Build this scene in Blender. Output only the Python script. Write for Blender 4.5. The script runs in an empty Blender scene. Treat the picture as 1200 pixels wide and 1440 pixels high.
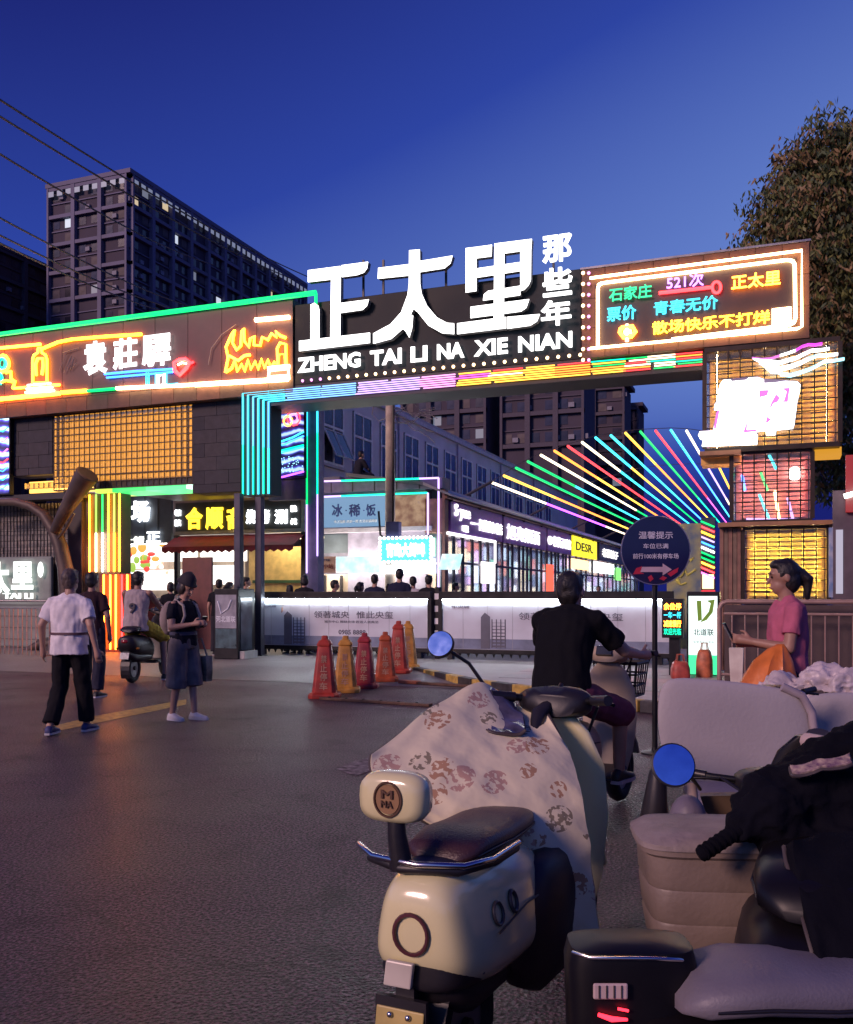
import bpy, math, random
from mathutils import Vector, Matrix
random.seed(7)
sc = bpy.context.scene
COL = sc.collection
R = math.radians
sin, cos, pi = math.sin, math.cos, math.pi
V = Vector

# ---------------------------------------------------------------- camera
FOC, HX, HY, CZ = 1300.0, 600.0, 836.0, 1.4      # focal length and horizon in photo pixels, eye height in metres
TH = math.atan(500 / 1300)                        # the street runs 21 degrees to the right of the view axis
DX, DY, RX, RY = -sin(TH), cos(TH), cos(TH), sin(TH)
cam = bpy.data.cameras.new('camera')
cam_o = bpy.data.objects.new('camera', cam)
COL.objects.link(cam_o)
cam.sensor_fit = 'HORIZONTAL'
cam.sensor_width = 36
cam.lens = 36 * FOC / 1200
cam.shift_y = (HY - 720) / 1200
cam.clip_start = 0.05
cam.clip_end = 5000
cam_o.location = (0, 0, CZ)
cam_o.rotation_euler = (pi / 2, 0, TH)
sc.camera = cam_o

# ---------------------------------------------------------------- sky, fill light, exposure
SUN = V((0.42, 0.80, -0.40)).normalized()          # travel direction of the sun lamp, a fill standing in for street lamps
world = bpy.data.worlds.new('World')
sc.world = world
world.use_nodes = True
nt = world.node_tree
sky = nt.nodes.new('ShaderNodeTexSky')
sky.sky_type = 'NISHITA'
sky.sun_disc = False
sky.sun_elevation = R(-1.5)
sky.sun_rotation = math.atan2(-SUN.x, -SUN.y)
sky.ozone_density = 6
sky.dust_density = 0.3
bw = nt.nodes.new('ShaderNodeRGBToBW')
nt.links.new(sky.outputs[0], bw.inputs[0])
mrs = nt.nodes.new('ShaderNodeMapRange')
mrs.inputs[1].default_value, mrs.inputs[2].default_value = 0.026, 0.0415
nt.links.new(bw.outputs[0], mrs.inputs[0])
ramp = nt.nodes.new('ShaderNodeValToRGB')             # blue-hour tint of the sky's own brightness
ramp.color_ramp.elements[0].color = (0.09, 0.13, 1.38, 1)
ramp.color_ramp.elements[1].color = (1.05, 1.80, 5.1, 1)
e_ = ramp.color_ramp.elements.new(0.5)
e_.color = (0.24, 0.52, 3.2, 1)
nt.links.new(mrs.outputs[0], ramp.inputs[0])
bg = nt.nodes['Background']
nt.links.new(ramp.outputs[0], bg.inputs[0])
bg.inputs[1].default_value = 0.07
sun = bpy.data.lights.new('street_fill_sun', 'SUN')
sun.energy = 1.45
sun.angle = R(14)
sun.color = (1.0, 0.63, 0.57)
sun_o = bpy.data.objects.new('street_fill_sun', sun)
COL.objects.link(sun_o)
sun_o.rotation_euler = SUN.to_track_quat('-Z', 'Y').to_euler()
sc.view_settings.view_transform = 'Standard'
sc.view_settings.look = 'None'
sc.view_settings.exposure = 0.68
sc.view_settings.gamma = 1
sc.render.engine = 'CYCLES'
cy = sc.cycles
cy.use_denoising = True
cy.max_bounces = 6
cy.diffuse_bounces = 3
cy.glossy_bounces = 4
cy.transmission_bounces = 4
cy.sample_clamp_indirect = 4
cy.caustics_reflective = False
cy.caustics_refractive = False
cy.use_light_tree = True

# ---------------------------------------------------------------- helpers: where a thing stands
def ray(px):
    k = (px - HX) / FOC
    return DX + k * RX, DY + k * RY
def PY(px, py, Y):                 # the point seen at px,py on the upright plane y = Y
    a, b = ray(px); D = Y / b
    return V((a * D, Y, CZ - (py - HY) * D / FOC))
def PX(px, py, X):                 # ... on the upright plane x = X
    a, b = ray(px); D = X / a
    return V((X, b * D, CZ - (py - HY) * D / FOC))
def PD(px, py, D):                 # ... at a distance D along the view axis
    a, b = ray(px)
    return V((a * D, b * D, CZ - (py - HY) * D / FOC))
def PG(px, py, z=0.0):             # ... on level ground of height z
    return PD(px, py, FOC * (CZ - z) / (py - HY))
def gz(y):                         # height of the ground: asphalt, then a ramp up to the forecourt
    return 0.0 if y < 13.0 else (0.1 if y > 14.6 else 0.1 * (y - 13.0) / 1.6)

# ---------------------------------------------------------------- helpers: materials
MATS = {}
def nodes(name):
    m = bpy.data.materials.new(name); m.use_nodes = True
    return m, m.node_tree.nodes, m.node_tree.links, m.node_tree.nodes['Principled BSDF']
def mat(name, col=(.5, .5, .5), rough=.6, metal=0.0, var=.18, scale=5.0, bump=0.0, bscale=60.0, coat=0.0, spec=.5, col2=None, trans=0.0):
    if name in MATS: return MATS[name]
    m, n, l, p = nodes(name)
    tc = n.new('ShaderNodeTexCoord')
    no = n.new('ShaderNodeTexNoise'); no.inputs['Scale'].default_value = scale; no.inputs['Detail'].default_value = 5
    l.new(tc.outputs['Object'], no.inputs['Vector'])
    cr = n.new('ShaderNodeValToRGB')
    c2 = col2 if col2 else tuple(min(1, c * (1 + var)) for c in col)
    cr.color_ramp.elements[0].position = .32; cr.color_ramp.elements[1].position = .68
    cr.color_ramp.elements[0].color = (*[c * (1 - var) for c in col], 1) if not col2 else (*col, 1)
    cr.color_ramp.elements[1].color = (*c2, 1)
    l.new(no.outputs['Fac'], cr.inputs[0]); l.new(cr.outputs[0], p.inputs['Base Color'])
    mr = n.new('ShaderNodeMapRange'); mr.inputs[3].default_value = max(.02, rough - .1); mr.inputs[4].default_value = min(1, rough + .1)
    l.new(no.outputs['Fac'], mr.inputs[0]); l.new(mr.outputs[0], p.inputs['Roughness'])
    p.inputs['Metallic'].default_value = metal
    p.inputs['Specular IOR Level'].default_value = spec
    p.inputs['Coat Weight'].default_value = coat
    p.inputs['Coat Roughness'].default_value = .12
    p.inputs['Transmission Weight'].default_value = trans
    if bump:
        nb = n.new('ShaderNodeTexNoise'); nb.inputs['Scale'].default_value = bscale; nb.inputs['Detail'].default_value = 4
        l.new(tc.outputs['Object'], nb.inputs['Vector'])
        b = n.new('ShaderNodeBump'); b.inputs['Strength'].default_value = bump; b.inputs['Distance'].default_value = .01
        l.new(nb.outputs['Fac'], b.inputs['Height']); l.new(b.outputs[0], p.inputs['Normal'])
    MATS[name] = m
    return m
def em(col, s, name=None):           # something that gives off light: a tube, a lit letter, a screen
    key = name or 'lit_%d_%d_%d_%d' % (*[int(c * 99) for c in col], int(s * 100))
    if key in MATS: return MATS[key]
    m, n, l, p = nodes(key)
    p.inputs['Base Color'].default_value = (.02, .02, .02, 1)
    p.inputs['Emission Color'].default_value = (*col, 1)
    p.inputs['Emission Strength'].default_value = s
    p.inputs['Roughness'].default_value = .4
    MATS[key] = m
    return m
def brickmat(name, c1, c2, mortar, w, h, rough=.8, axis='x', bump=.6, msize=.012):
    if name in MATS: return MATS[name]
    m, n, l, p = nodes(name)
    tc = n.new('ShaderNodeTexCoord'); sp = n.new('ShaderNodeSeparateXYZ'); cb = n.new('ShaderNodeCombineXYZ')
    l.new(tc.outputs['Object'], sp.inputs[0]); l.new(sp.outputs['X' if axis == 'x' else 'Y'], cb.inputs[0]); l.new(sp.outputs['Z'], cb.inputs[1])
    br = n.new('ShaderNodeTexBrick'); l.new(cb.outputs[0], br.inputs['Vector'])
    br.inputs['Scale'].default_value = 1; br.inputs['Brick Width'].default_value = w; br.inputs['Row Height'].default_value = h
    br.inputs['Mortar Size'].default_value = msize
    br.inputs['Color1'].default_value = (*c1, 1); br.inputs['Color2'].default_value = (*c2, 1); br.inputs['Mortar'].default_value = (*mortar, 1)
    no = n.new('ShaderNodeTexNoise'); no.inputs['Scale'].default_value = 9
    l.new(tc.outputs['Object'], no.inputs['Vector'])
    mxx = n.new('ShaderNodeMix'); mxx.data_type = 'RGBA'; mxx.blend_type = 'MULTIPLY'; mxx.inputs[0].default_value = .7
    l.new(br.outputs['Color'], mxx.inputs[6]); l.new(no.outputs['Color'], mxx.inputs[7])
    hs = n.new('ShaderNodeHueSaturation'); hs.inputs['Saturation'].default_value = .9; hs.inputs['Value'].default_value = 1.7
    l.new(mxx.outputs[2], hs.inputs['Color'])
    l.new(hs.outputs[0], p.inputs['Base Color']); p.inputs['Roughness'].default_value = rough
    b = n.new('ShaderNodeBump'); b.invert = True; b.inputs['Strength'].default_value = bump; b.inputs['Distance'].default_value = .02
    l.new(br.outputs['Fac'], b.inputs['Height']); l.new(b.outputs[0], p.inputs['Normal'])
    MATS[name] = m
    return m

# ---------------------------------------------------------------- helpers: meshes
def wloc(o):
    p = V((0, 0, 0))
    while o is not None:
        p = p + o.location; o = o.parent
    return p
def link(name, me, parent=None):
    o = bpy.data.objects.new(name, me); COL.objects.link(o)
    if parent is not None: o.parent = parent
    return o
def tag(o, label=None, cat=None, group=None, kind=None):
    if label: o['label'] = label
    if cat: o['category'] = cat
    if group: o['group'] = group
    if kind: o['kind'] = kind
    return o
def thing(name, label, cat, loc=(0, 0, 0), rz=0.0, group=None):
    o = bpy.data.objects.new(name, None); COL.objects.link(o)
    o.location = loc; o.rotation_euler = (0, 0, rz); o.empty_display_size = .2
    return tag(o, label, cat, group)
class MB:
    def __init__(s): s.v = []; s.f = []
    def add(s, vs, fs):
        k = len(s.v); s.v += [tuple(p) for p in vs]; s.f += [tuple(i + k for i in q) for q in fs]; return s
    def box(s, a, b):
        x0, x1 = sorted((a[0], b[0])); y0, y1 = sorted((a[1], b[1])); z0, z1 = sorted((a[2], b[2]))
        return s.add([(x0, y0, z0), (x1, y0, z0), (x1, y1, z0), (x0, y1, z0), (x0, y0, z1), (x1, y0, z1), (x1, y1, z1), (x0, y1, z1)],
                     [(0, 3, 2, 1), (4, 5, 6, 7), (0, 1, 5, 4), (1, 2, 6, 5), (2, 3, 7, 6), (3, 0, 4, 7)])
    def obox(s, c, hx, hy, hz):       # centre and three half-axis vectors
        c, hx, hy, hz = V(c), V(hx), V(hy), V(hz)
        return s.add([c + i * hx + j * hy + k * hz for k in (-1, 1) for (i, j) in ((-1, -1), (1, -1), (1, 1), (-1, 1))],
                     [(0, 3, 2, 1), (4, 5, 6, 7), (0, 1, 5, 4), (1, 2, 6, 5), (2, 3, 7, 6), (3, 0, 4, 7)])
    def prism(s, poly, off):
        n = len(poly); off = V(off); a = [V(p) for p in poly]; b = [p + off for p in a]
        return s.add(a + b, [tuple(range(n)), tuple(range(2 * n - 1, n - 1, -1))] + [(i, i + n, (i + 1) % n + n, (i + 1) % n) for i in range(n)])
    def loft(s, rings, caps=True):
        n = len(rings[0]); vs = [p for r in rings for p in r]; fs = []
        for i in range(len(rings) - 1):
            for j in range(n):
                fs.append((i * n + j, i * n + (j + 1) % n, (i + 1) * n + (j + 1) % n, (i + 1) * n + j))
        if caps:
            fs.append(tuple(range(n - 1, -1, -1))); k = (len(rings) - 1) * n; fs.append(tuple(range(k, k + n)))
        return s.add(vs, fs)
    def tube(s, pts, r, n=8, caps=True, closed=False):
        pts = [V(p) for p in pts]; m = len(pts)
        rr = r if isinstance(r, (list, tuple)) else [r] * m
        rings = []; up = None
        for i, p in enumerate(pts):
            t = (pts[(i + 1) % m] - pts[i - 1]) if closed else (pts[min(i + 1, m - 1)] - pts[max(i - 1, 0)])
            t.normalize()
            if up is None:
                up = V((0, 0, 1)) if abs(t.z) < .9 else V((0, 1, 0))
            a = t.cross(up)
            if a.length < 1e-5: a = t.cross(V((1, 0, 0)))
            a.normalize(); b = a.cross(t); up = b
            rings.append([p + rr[i] * (cos(2 * pi * j / n) * a + sin(2 * pi * j / n) * b) for j in range(n)])
        if closed: rings.append(rings[0]); caps = False
        return s.loft(rings, caps)
    def ell(s, c, r, n=14, m=9, rot=None):
        c = V(c); rings = []
        for i in range(m + 1):
            a = pi * i / m; q = max(sin(a), .001); ring = []
            for j in range(n):
                b = 2 * pi * j / n
                p = V((r[0] * q * cos(b), r[1] * q * sin(b), r[2] * cos(a)))
                if rot is not None: p = rot @ p
                ring.append(c + p)
            rings.append(ring)
        rings.reverse()
        return s.loft(rings)
    def cap(s, p0, p1, r0, r1, n=12):      # a tapered limb with round ends
        p0, p1 = V(p0), V(p1); t = (p1 - p0)
        if t.length < 1e-6: return s.ell(p0, (r0, r0, r0))
        t.normalize(); P = []; Q = []
        for k in range(5):
            a = pi / 2 * k / 4
            P.append(p0 - t * r0 * cos(a)); Q.append(max(r0 * sin(a), .0008))
        for k in range(5):
            a = pi / 2 * k / 4
            P.append(p1 + t * r1 * sin(a)); Q.append(max(r1 * cos(a), .0008))
        return s.tube(P, Q, n)
    def lathe(s, c, prof, n=20):
        c = V(c)
        return s.loft([[c + V((r * cos(2 * pi * j / n), r * sin(2 * pi * j / n), z)) for j in range(n)] for r, z in prof])
    def mesh(s, name, m, smooth=None, off=None):
        me = bpy.data.meshes.new(name)
        if off is not None: s.v = [(x - off.x, y - off.y, z - off.z) for x, y, z in s.v]
        me.from_pydata(s.v, [], s.f)
        if m is not None: me.materials.append(m)
        if smooth:
            me.polygons.foreach_set('use_smooth', [True] * len(me.polygons))
            me.set_sharp_from_angle(angle=R(smooth))
        me.update()
        return me
    def build(s, name, m, parent=None, smooth=None, local=False, bevel=0.0, sub=0):
        off = None if local or parent is None else wloc(parent)
        o = link(name, s.mesh(name, m, smooth, off), parent)
        if bevel:
            b = o.modifiers.new('edge', 'BEVEL'); b.width = bevel; b.segments = 2; b.limit_method = 'ANGLE'; b.angle_limit = R(40)
        if sub:
            u = o.modifiers.new('round', 'SUBSURF'); u.levels = sub; u.render_levels = sub
        return o
def solo(o, label, cat, group=None): return tag(o, label, cat, group)
def struct(o): return tag(o, kind='structure')

TXT = {}
def glyphs(body, bold=.02):
    k = (body, bold)
    if k not in TXT:
        c = bpy.data.curves.new('lettering', 'FONT'); c.body = body; c.size = 1; c.resolution_u = 2
        c.bevel_depth = bold; c.bevel_resolution = 0; c.extrude = .02
        o = bpy.data.objects.new('lettering', c); COL.objects.link(o)
        dg = bpy.context.evaluated_depsgraph_get(); me = o.evaluated_get(dg).to_mesh()
        TXT[k] = ([tuple(v.co) for v in me.vertices], [tuple(p.vertices) for p in me.polygons])
        bpy.data.objects.remove(o); bpy.data.curves.remove(c)
    return TXT[k]
def text_on(body, o, ux, uy, m, parent, name='lettering', bold=.02, depth=.03, local=False):
    """Letters filling the parallelogram o, o+ux, o+uy, standing proud of it by depth."""
    vs, fs = glyphs(body, bold)
    x0 = min(v[0] for v in vs); x1 = max(v[0] for v in vs); y0 = min(v[1] for v in vs); y1 = max(v[1] for v in vs)
    zz = max(abs(v[2]) for v in vs)
    o, ux, uy = V(o), V(ux), V(uy); nn = ux.cross(uy).normalized()
    mb = MB().add([o + ux * ((a - x0) / (x1 - x0)) + uy * ((b - y0) / (y1 - y0)) + nn * (depth * (c / zz + 1) / 2) for a, b, c in vs], fs)
    return mb.build(name, m, parent, local=local)
def text_y(body, px0, px1, pyt, pyb, Y, m, parent, **k):     # on a plane facing the camera, heights read at the left end
    a, b, c = PY(px0, pyb, Y), PY(px1, pyb, Y), PY(px0, pyt, Y)
    return text_on(body, a, (b.x - a.x, 0, 0), (0, 0, c.z - a.z), m, parent, **k)
def rect_y(mb, px0, pyt, px1, pyb, Y, th, ref=0):            # a slab with its face at y = Y; heights read at the left (ref 0) or right end
    q = px0 if ref == 0 else px1
    a, b = PY(px0, pyb, Y), PY(px1, pyb, Y)
    zt, zb = PY(q, pyt, Y).z, PY(q, pyb, Y).z
    return mb.box((a.x, Y, zb), (b.x, Y + th, zt))
def line_y(mb, pts, Y, r, n=6, closed=False):
    return mb.tube([PY(x, y, Y) for x, y in pts], r, n, closed=closed)
def round_pts(pts, rad, k=4):                                 # rounds the inner corners of a pixel polyline
    out = [pts[0]]
    for a, b, c in zip(pts, pts[1:], pts[2:]):
        a, b, c = V((*a, 0)), V((*b, 0)), V((*c, 0))
        p = b + (a - b).normalized() * rad; q = b + (c - b).normalized() * rad
        for i in range(k + 1):
            t = i / k; w = p * (1 - t) ** 2 + b * 2 * t * (1 - t) + q * t * t
            out.append((w.x, w.y))
    return out + [pts[-1]]
def dup(root, loc=None, rz=None, label=None):
    r = root.copy(); COL.objects.link(r)
    if loc is not None: r.location = loc
    if rz is not None: r.rotation_euler = (0, 0, rz)
    if label: r['label'] = label
    for ch in list(root.children):
        c = ch.copy(); COL.objects.link(c); c.parent = r
        for g in list(ch.children):
            d = g.copy(); COL.objects.link(d); d.parent = c
    return r
def pieces(name, me, spots, parent):                          # alike pieces sharing one mesh
    off = wloc(parent); out = []
    for p in spots:
        o = link(name, me, parent); o.location = V(p) - off; out.append(o)
    return out

# colours of the lit tubes
WHITE = em((1, .93, .86), 9, 'lit_white')
WARMW = em((1, .62, .30), 10, 'neon_warm_white')
ORANGE = em((1, .22, .015), 14, 'neon_orange')
YELLOW = em((1, .36, .015), 9, 'neon_yellow')
RED = em((1, .025, .03), 6, 'neon_red')
GREEN = em((.0, .72, .15), 1.6, 'neon_green')
CYAN = em((.03, .55, .75), 2.6, 'neon_cyan')
BLUE = em((.03, .20, 1), 4, 'neon_blue')
VIOLET = em((.35, .06, 1), 4, 'neon_violet')
PINK = em((1, .12, .7), 3.5, 'neon_pink')
LILAC = em((.62, .40, 1), 1.5, 'neon_lilac')
TEAL = em((.0, .75, .40), 1.8, 'neon_teal')
dark_panel = mat('dark_panel', (.022, .020, .026), .55, var=.3, scale=2)
black_metal = mat('black_metal', (.018, .018, .02), .4, .6, var=.3)
grey_metal = mat('grey_metal', (.32, .32, .34), .42, .8, var=.12)
# ================================================================ ground
def ground_material(name, base, base2, grain, rough, bump, patch=.5, cracks=False):
    m, n, l, p = nodes(name)
    tc = n.new('ShaderNodeTexCoord')
    a = n.new('ShaderNodeTexNoise'); a.inputs['Scale'].default_value = .55; a.inputs['Detail'].default_value = 6
    b = n.new('ShaderNodeTexNoise'); b.inputs['Scale'].default_value = grain; b.inputs['Detail'].default_value = 5; b.inputs['Roughness'].default_value = .65
    vo = n.new('ShaderNodeTexVoronoi'); vo.inputs['Scale'].default_value = grain * .9
    for q in (a, b, vo): l.new(tc.outputs['Object'], q.inputs['Vector'])
    r1 = n.new('ShaderNodeValToRGB'); r1.color_ramp.elements[0].position = .46 if cracks else .3; r1.color_ramp.elements[1].position = .62 if cracks else .72; p.inputs['Specular IOR Level'].default_value = .42 if cracks else .4
    r1.color_ramp.elements[0].color = (*base, 1); r1.color_ramp.elements[1].color = (*base2, 1)
    l.new(b.outputs['Fac'], r1.inputs[0])
    mu = n.new('ShaderNodeMix'); mu.data_type = 'RGBA'; mu.blend_type = 'MULTIPLY'; mu.inputs[0].default_value = patch
    r2 = n.new('ShaderNodeValToRGB'); r2.color_ramp.elements[0].position = .35; r2.color_ramp.elements[1].position = .65
    r2.color_ramp.elements[0].color = (.45, .45, .45, 1); r2.color_ramp.elements[1].color = (1, 1, 1, 1)
    l.new(a.outputs['Fac'], r2.inputs[0]); l.new(r1.outputs[0], mu.inputs[6]); l.new(r2.outputs[0], mu.inputs[7])
    l.new(mu.outputs[2], p.inputs['Base Color'])
    mr = n.new('ShaderNodeMapRange'); mr.inputs[1].default_value = .3; mr.inputs[2].default_value = .7
    mr.inputs[3].default_value = rough - .12; mr.inputs[4].default_value = rough + .14
    l.new(a.outputs['Fac'], mr.inputs[0]); l.new(mr.outputs[0], p.inputs['Roughness'])
    ad = n.new('ShaderNodeMath'); ad.operation = 'ADD'; l.new(b.outputs['Fac'], ad.inputs[0]); l.new(vo.outputs['Distance'], ad.inputs[1])
    if cracks:
        wp = n.new('ShaderNodeTexNoise'); wp.inputs['Scale'].default_value = 1.3; wp.inputs['Detail'].default_value = 6; l.new(tc.outputs['Object'], wp.inputs['Vector'])
        va = n.new('ShaderNodeVectorMath'); va.operation = 'MULTIPLY_ADD'; va.inputs[1].default_value = (1.2, 1.2, 0); l.new(wp.outputs['Color'], va.inputs[0]); l.new(tc.outputs['Object'], va.inputs[2])
        ve = n.new('ShaderNodeTexVoronoi'); ve.feature = 'DISTANCE_TO_EDGE'; ve.inputs['Scale'].default_value = .42; l.new(va.outputs[0], ve.inputs['Vector'])
        ck = n.new('ShaderNodeMapRange'); ck.inputs[1].default_value = 0; ck.inputs[2].default_value = .006; ck.inputs[3].default_value = .35; ck.inputs[4].default_value = 1; l.new(ve.outputs['Distance'], ck.inputs[0])
        st = n.new('ShaderNodeTexNoise'); st.inputs['Scale'].default_value = 2.2; st.inputs['Detail'].default_value = 4; l.new(tc.outputs['Object'], st.inputs['Vector'])
        sr = n.new('ShaderNodeMapRange'); sr.inputs[1].default_value = .58; sr.inputs[2].default_value = .72; sr.inputs[3].default_value = 1; sr.inputs[4].default_value = .5; l.new(st.outputs['Fac'], sr.inputs[0])
        mm = n.new('ShaderNodeMath'); mm.operation = 'MULTIPLY'; l.new(ck.outputs[0], mm.inputs[0]); l.new(sr.outputs[0], mm.inputs[1])
        m2 = n.new('ShaderNodeMix'); m2.data_type = 'RGBA'; m2.blend_type = 'MULTIPLY'; m2.inputs[0].default_value = 1
        l.new(mu.outputs[2], m2.inputs[6]); l.new(mm.outputs[0], m2.inputs[7]); l.new(m2.outputs[2], p.inputs['Base Color'])
    bp = n.new('ShaderNodeBump'); bp.inputs['Strength'].default_value = bump; bp.inputs['Distance'].default_value = .03 if cracks else .02
    l.new(ad.outputs[0], bp.inputs['Height']); l.new(bp.outputs[0], p.inputs['Normal'])
    return m
asphalt = ground_material('asphalt', (.007, .004, .008), (.29, .135, .215), 66, .44, 1.0, .55, True)
concrete = ground_material('forecourt_concrete', (.15, .13, .135), (.24, .215, .22), 30, .5, .25, .35)
g = MB().add([(-600, -60, 0), (600, -60, 0), (600, 900, 0), (-600, 900, 0)], [(0, 1, 2, 3)])
struct(g.build('ground', asphalt))
g = MB()
for x0, x1 in ((-45, 14),):
    ys = [(12.98, .004), (14.6, .1), (90, .1)]
    g.add([(x, y, z) for y, z in ys for x in (x0, x1)], [(0, 1, 3, 2), (2, 3, 5, 4)])
struct(g.build('forecourt', concrete))
def on_ground(pts, z, name, m):
    q = [PG(x, y) for x, y in pts]
    return struct(MB().add([(p.x, p.y, z) for p in q], [tuple(range(len(q)))]).build(name, m))
paint_y = mat('worn_yellow_paint', (.42, .26, .05), .5, var=.5, scale=14, col2=(.16, .11, .06))
paint_w = mat('worn_white_paint', (.03, .022, .027), .8, scale=16, col2=(.30, .25, .27), spec=.2)
on_ground([(77, 1021), (130, 1008), (262, 984), (262, 991), (180, 1008), (84, 1028)], .004, 'road_marking', paint_y)
on_ground([(470, 1081), (500, 1071), (527, 1064), (560, 1062), (560, 1074), (525, 1083), (500, 1092)], .004, 'road_marking', paint_w)
rust = mat('rusty_steel', (.10, .055, .04), .6, .5, var=.4, scale=12)
# steel kerb plate with bolts lying on the asphalt beside the pylons
t = thing('steel_floor_plate', 'dark steel strip bolted flat to the road in front of the pylons', 'floor plate', (0, 0, 0))
a, b = PG(452, 984), PG(606, 994); u = (b - a).normalized(); w = V((-u.y, u.x, 0))
MB().obox((a + b) / 2 + V((0, 0, .02)), u * (b - a).length / 2, w * .05, (0, 0, .018)).build('strip', rust, t, bevel=.005)
for k in range(6):
    c = a.lerp(b, .08 + .16 * k)
    MB().lathe(c + V((0, 0, .038)), [(.022, 0), (.022, .008), (.008, .013)], 8).build('bolt', black_metal, t)
t = thing('steel_floor_plate', 'steel strip laid on the road behind the pylons, with an orange end', 'floor plate', (0, 0, 0))
a, b = PG(590, 964), PG(690, 970); u = (b - a).normalized(); w = V((-u.y, u.x, 0)); zz = gz(a.y)
MB().obox((a + b) / 2 + V((0, 0, zz + .025)), u * (b - a).length / 2, w * .05, (0, 0, .02)).build('strip', rust, t, bevel=.005)
MB().obox(a - u * .18 + V((0, 0, zz + .03)), u * .17, w * .07, (0, 0, .025)).build('end_block', mat('orange_rubber', (.5, .13, .05), .6), t, bevel=.01)

# raised island with painted kerb stones to the right of the pylons
isl = [(-6.2, 15.2), (-4.25, 13.1), (-1.55, 11.2), (0.2, 10.6), (4.5, 10.4), (4.5, 16.2), (-6.2, 16.2)]
g = MB(); g.prism([(x, y, .0) for x, y in isl], (0, 0, .135))
paving = struct(g.build('pavement', mat('island_paving', (.34, .32, .32), .6, var=.15, scale=1.5, bump=.2)))
kc = [mat('kerb_yellow', (.45, .30, .07), .6, var=.35, scale=12), mat('kerb_black', (.035, .032, .034), .6, var=.4, scale=12), mat('kerb_stone', (.34, .33, .32), .7, scale=4)]
kn = 0
for i in range(4):
    a, b = V((*isl[i], 0)), V((*isl[i + 1], 0)); L = (b - a).length; u = (b - a) / L; w = V((-u.y, u.x, 0)); n = max(1, round(L / .5))
    for k in range(n):
        c = a + u * (L * (k + .5) / n) + V((0, 0, .073))
        MB().obox(c - w * .02, u * (L / n / 2 - .006), w * .07, (0, 0, .073)).build('kerb_stone', kc[kn % 2] if i < 3 else kc[2], paving, bevel=.012)
        kn += 1
# paving slabs on the island, each a flat stone
for i in range(9):
    for j in range(7):
        x = -3.6 + i * .85; y = 12.0 + j * .6
        inside = True
        for k in range(4):
            a, b = V((*isl[k], 0)), V((*isl[k + 1], 0))
            if (b - a).cross(V((x, y, 0)) - a).z < .62 * (b - a).length: inside = False
        if inside:
            MB().box((x - .42, y - .295, .13), (x + .42, y + .295, .141 + random.random() * .003)).build('slab', mat('slab_stone_%d' % ((i + j) % 3), ((.32, .36, .40)[(i + j) % 3], .31, .31), .6, var=.1), paving)

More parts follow.
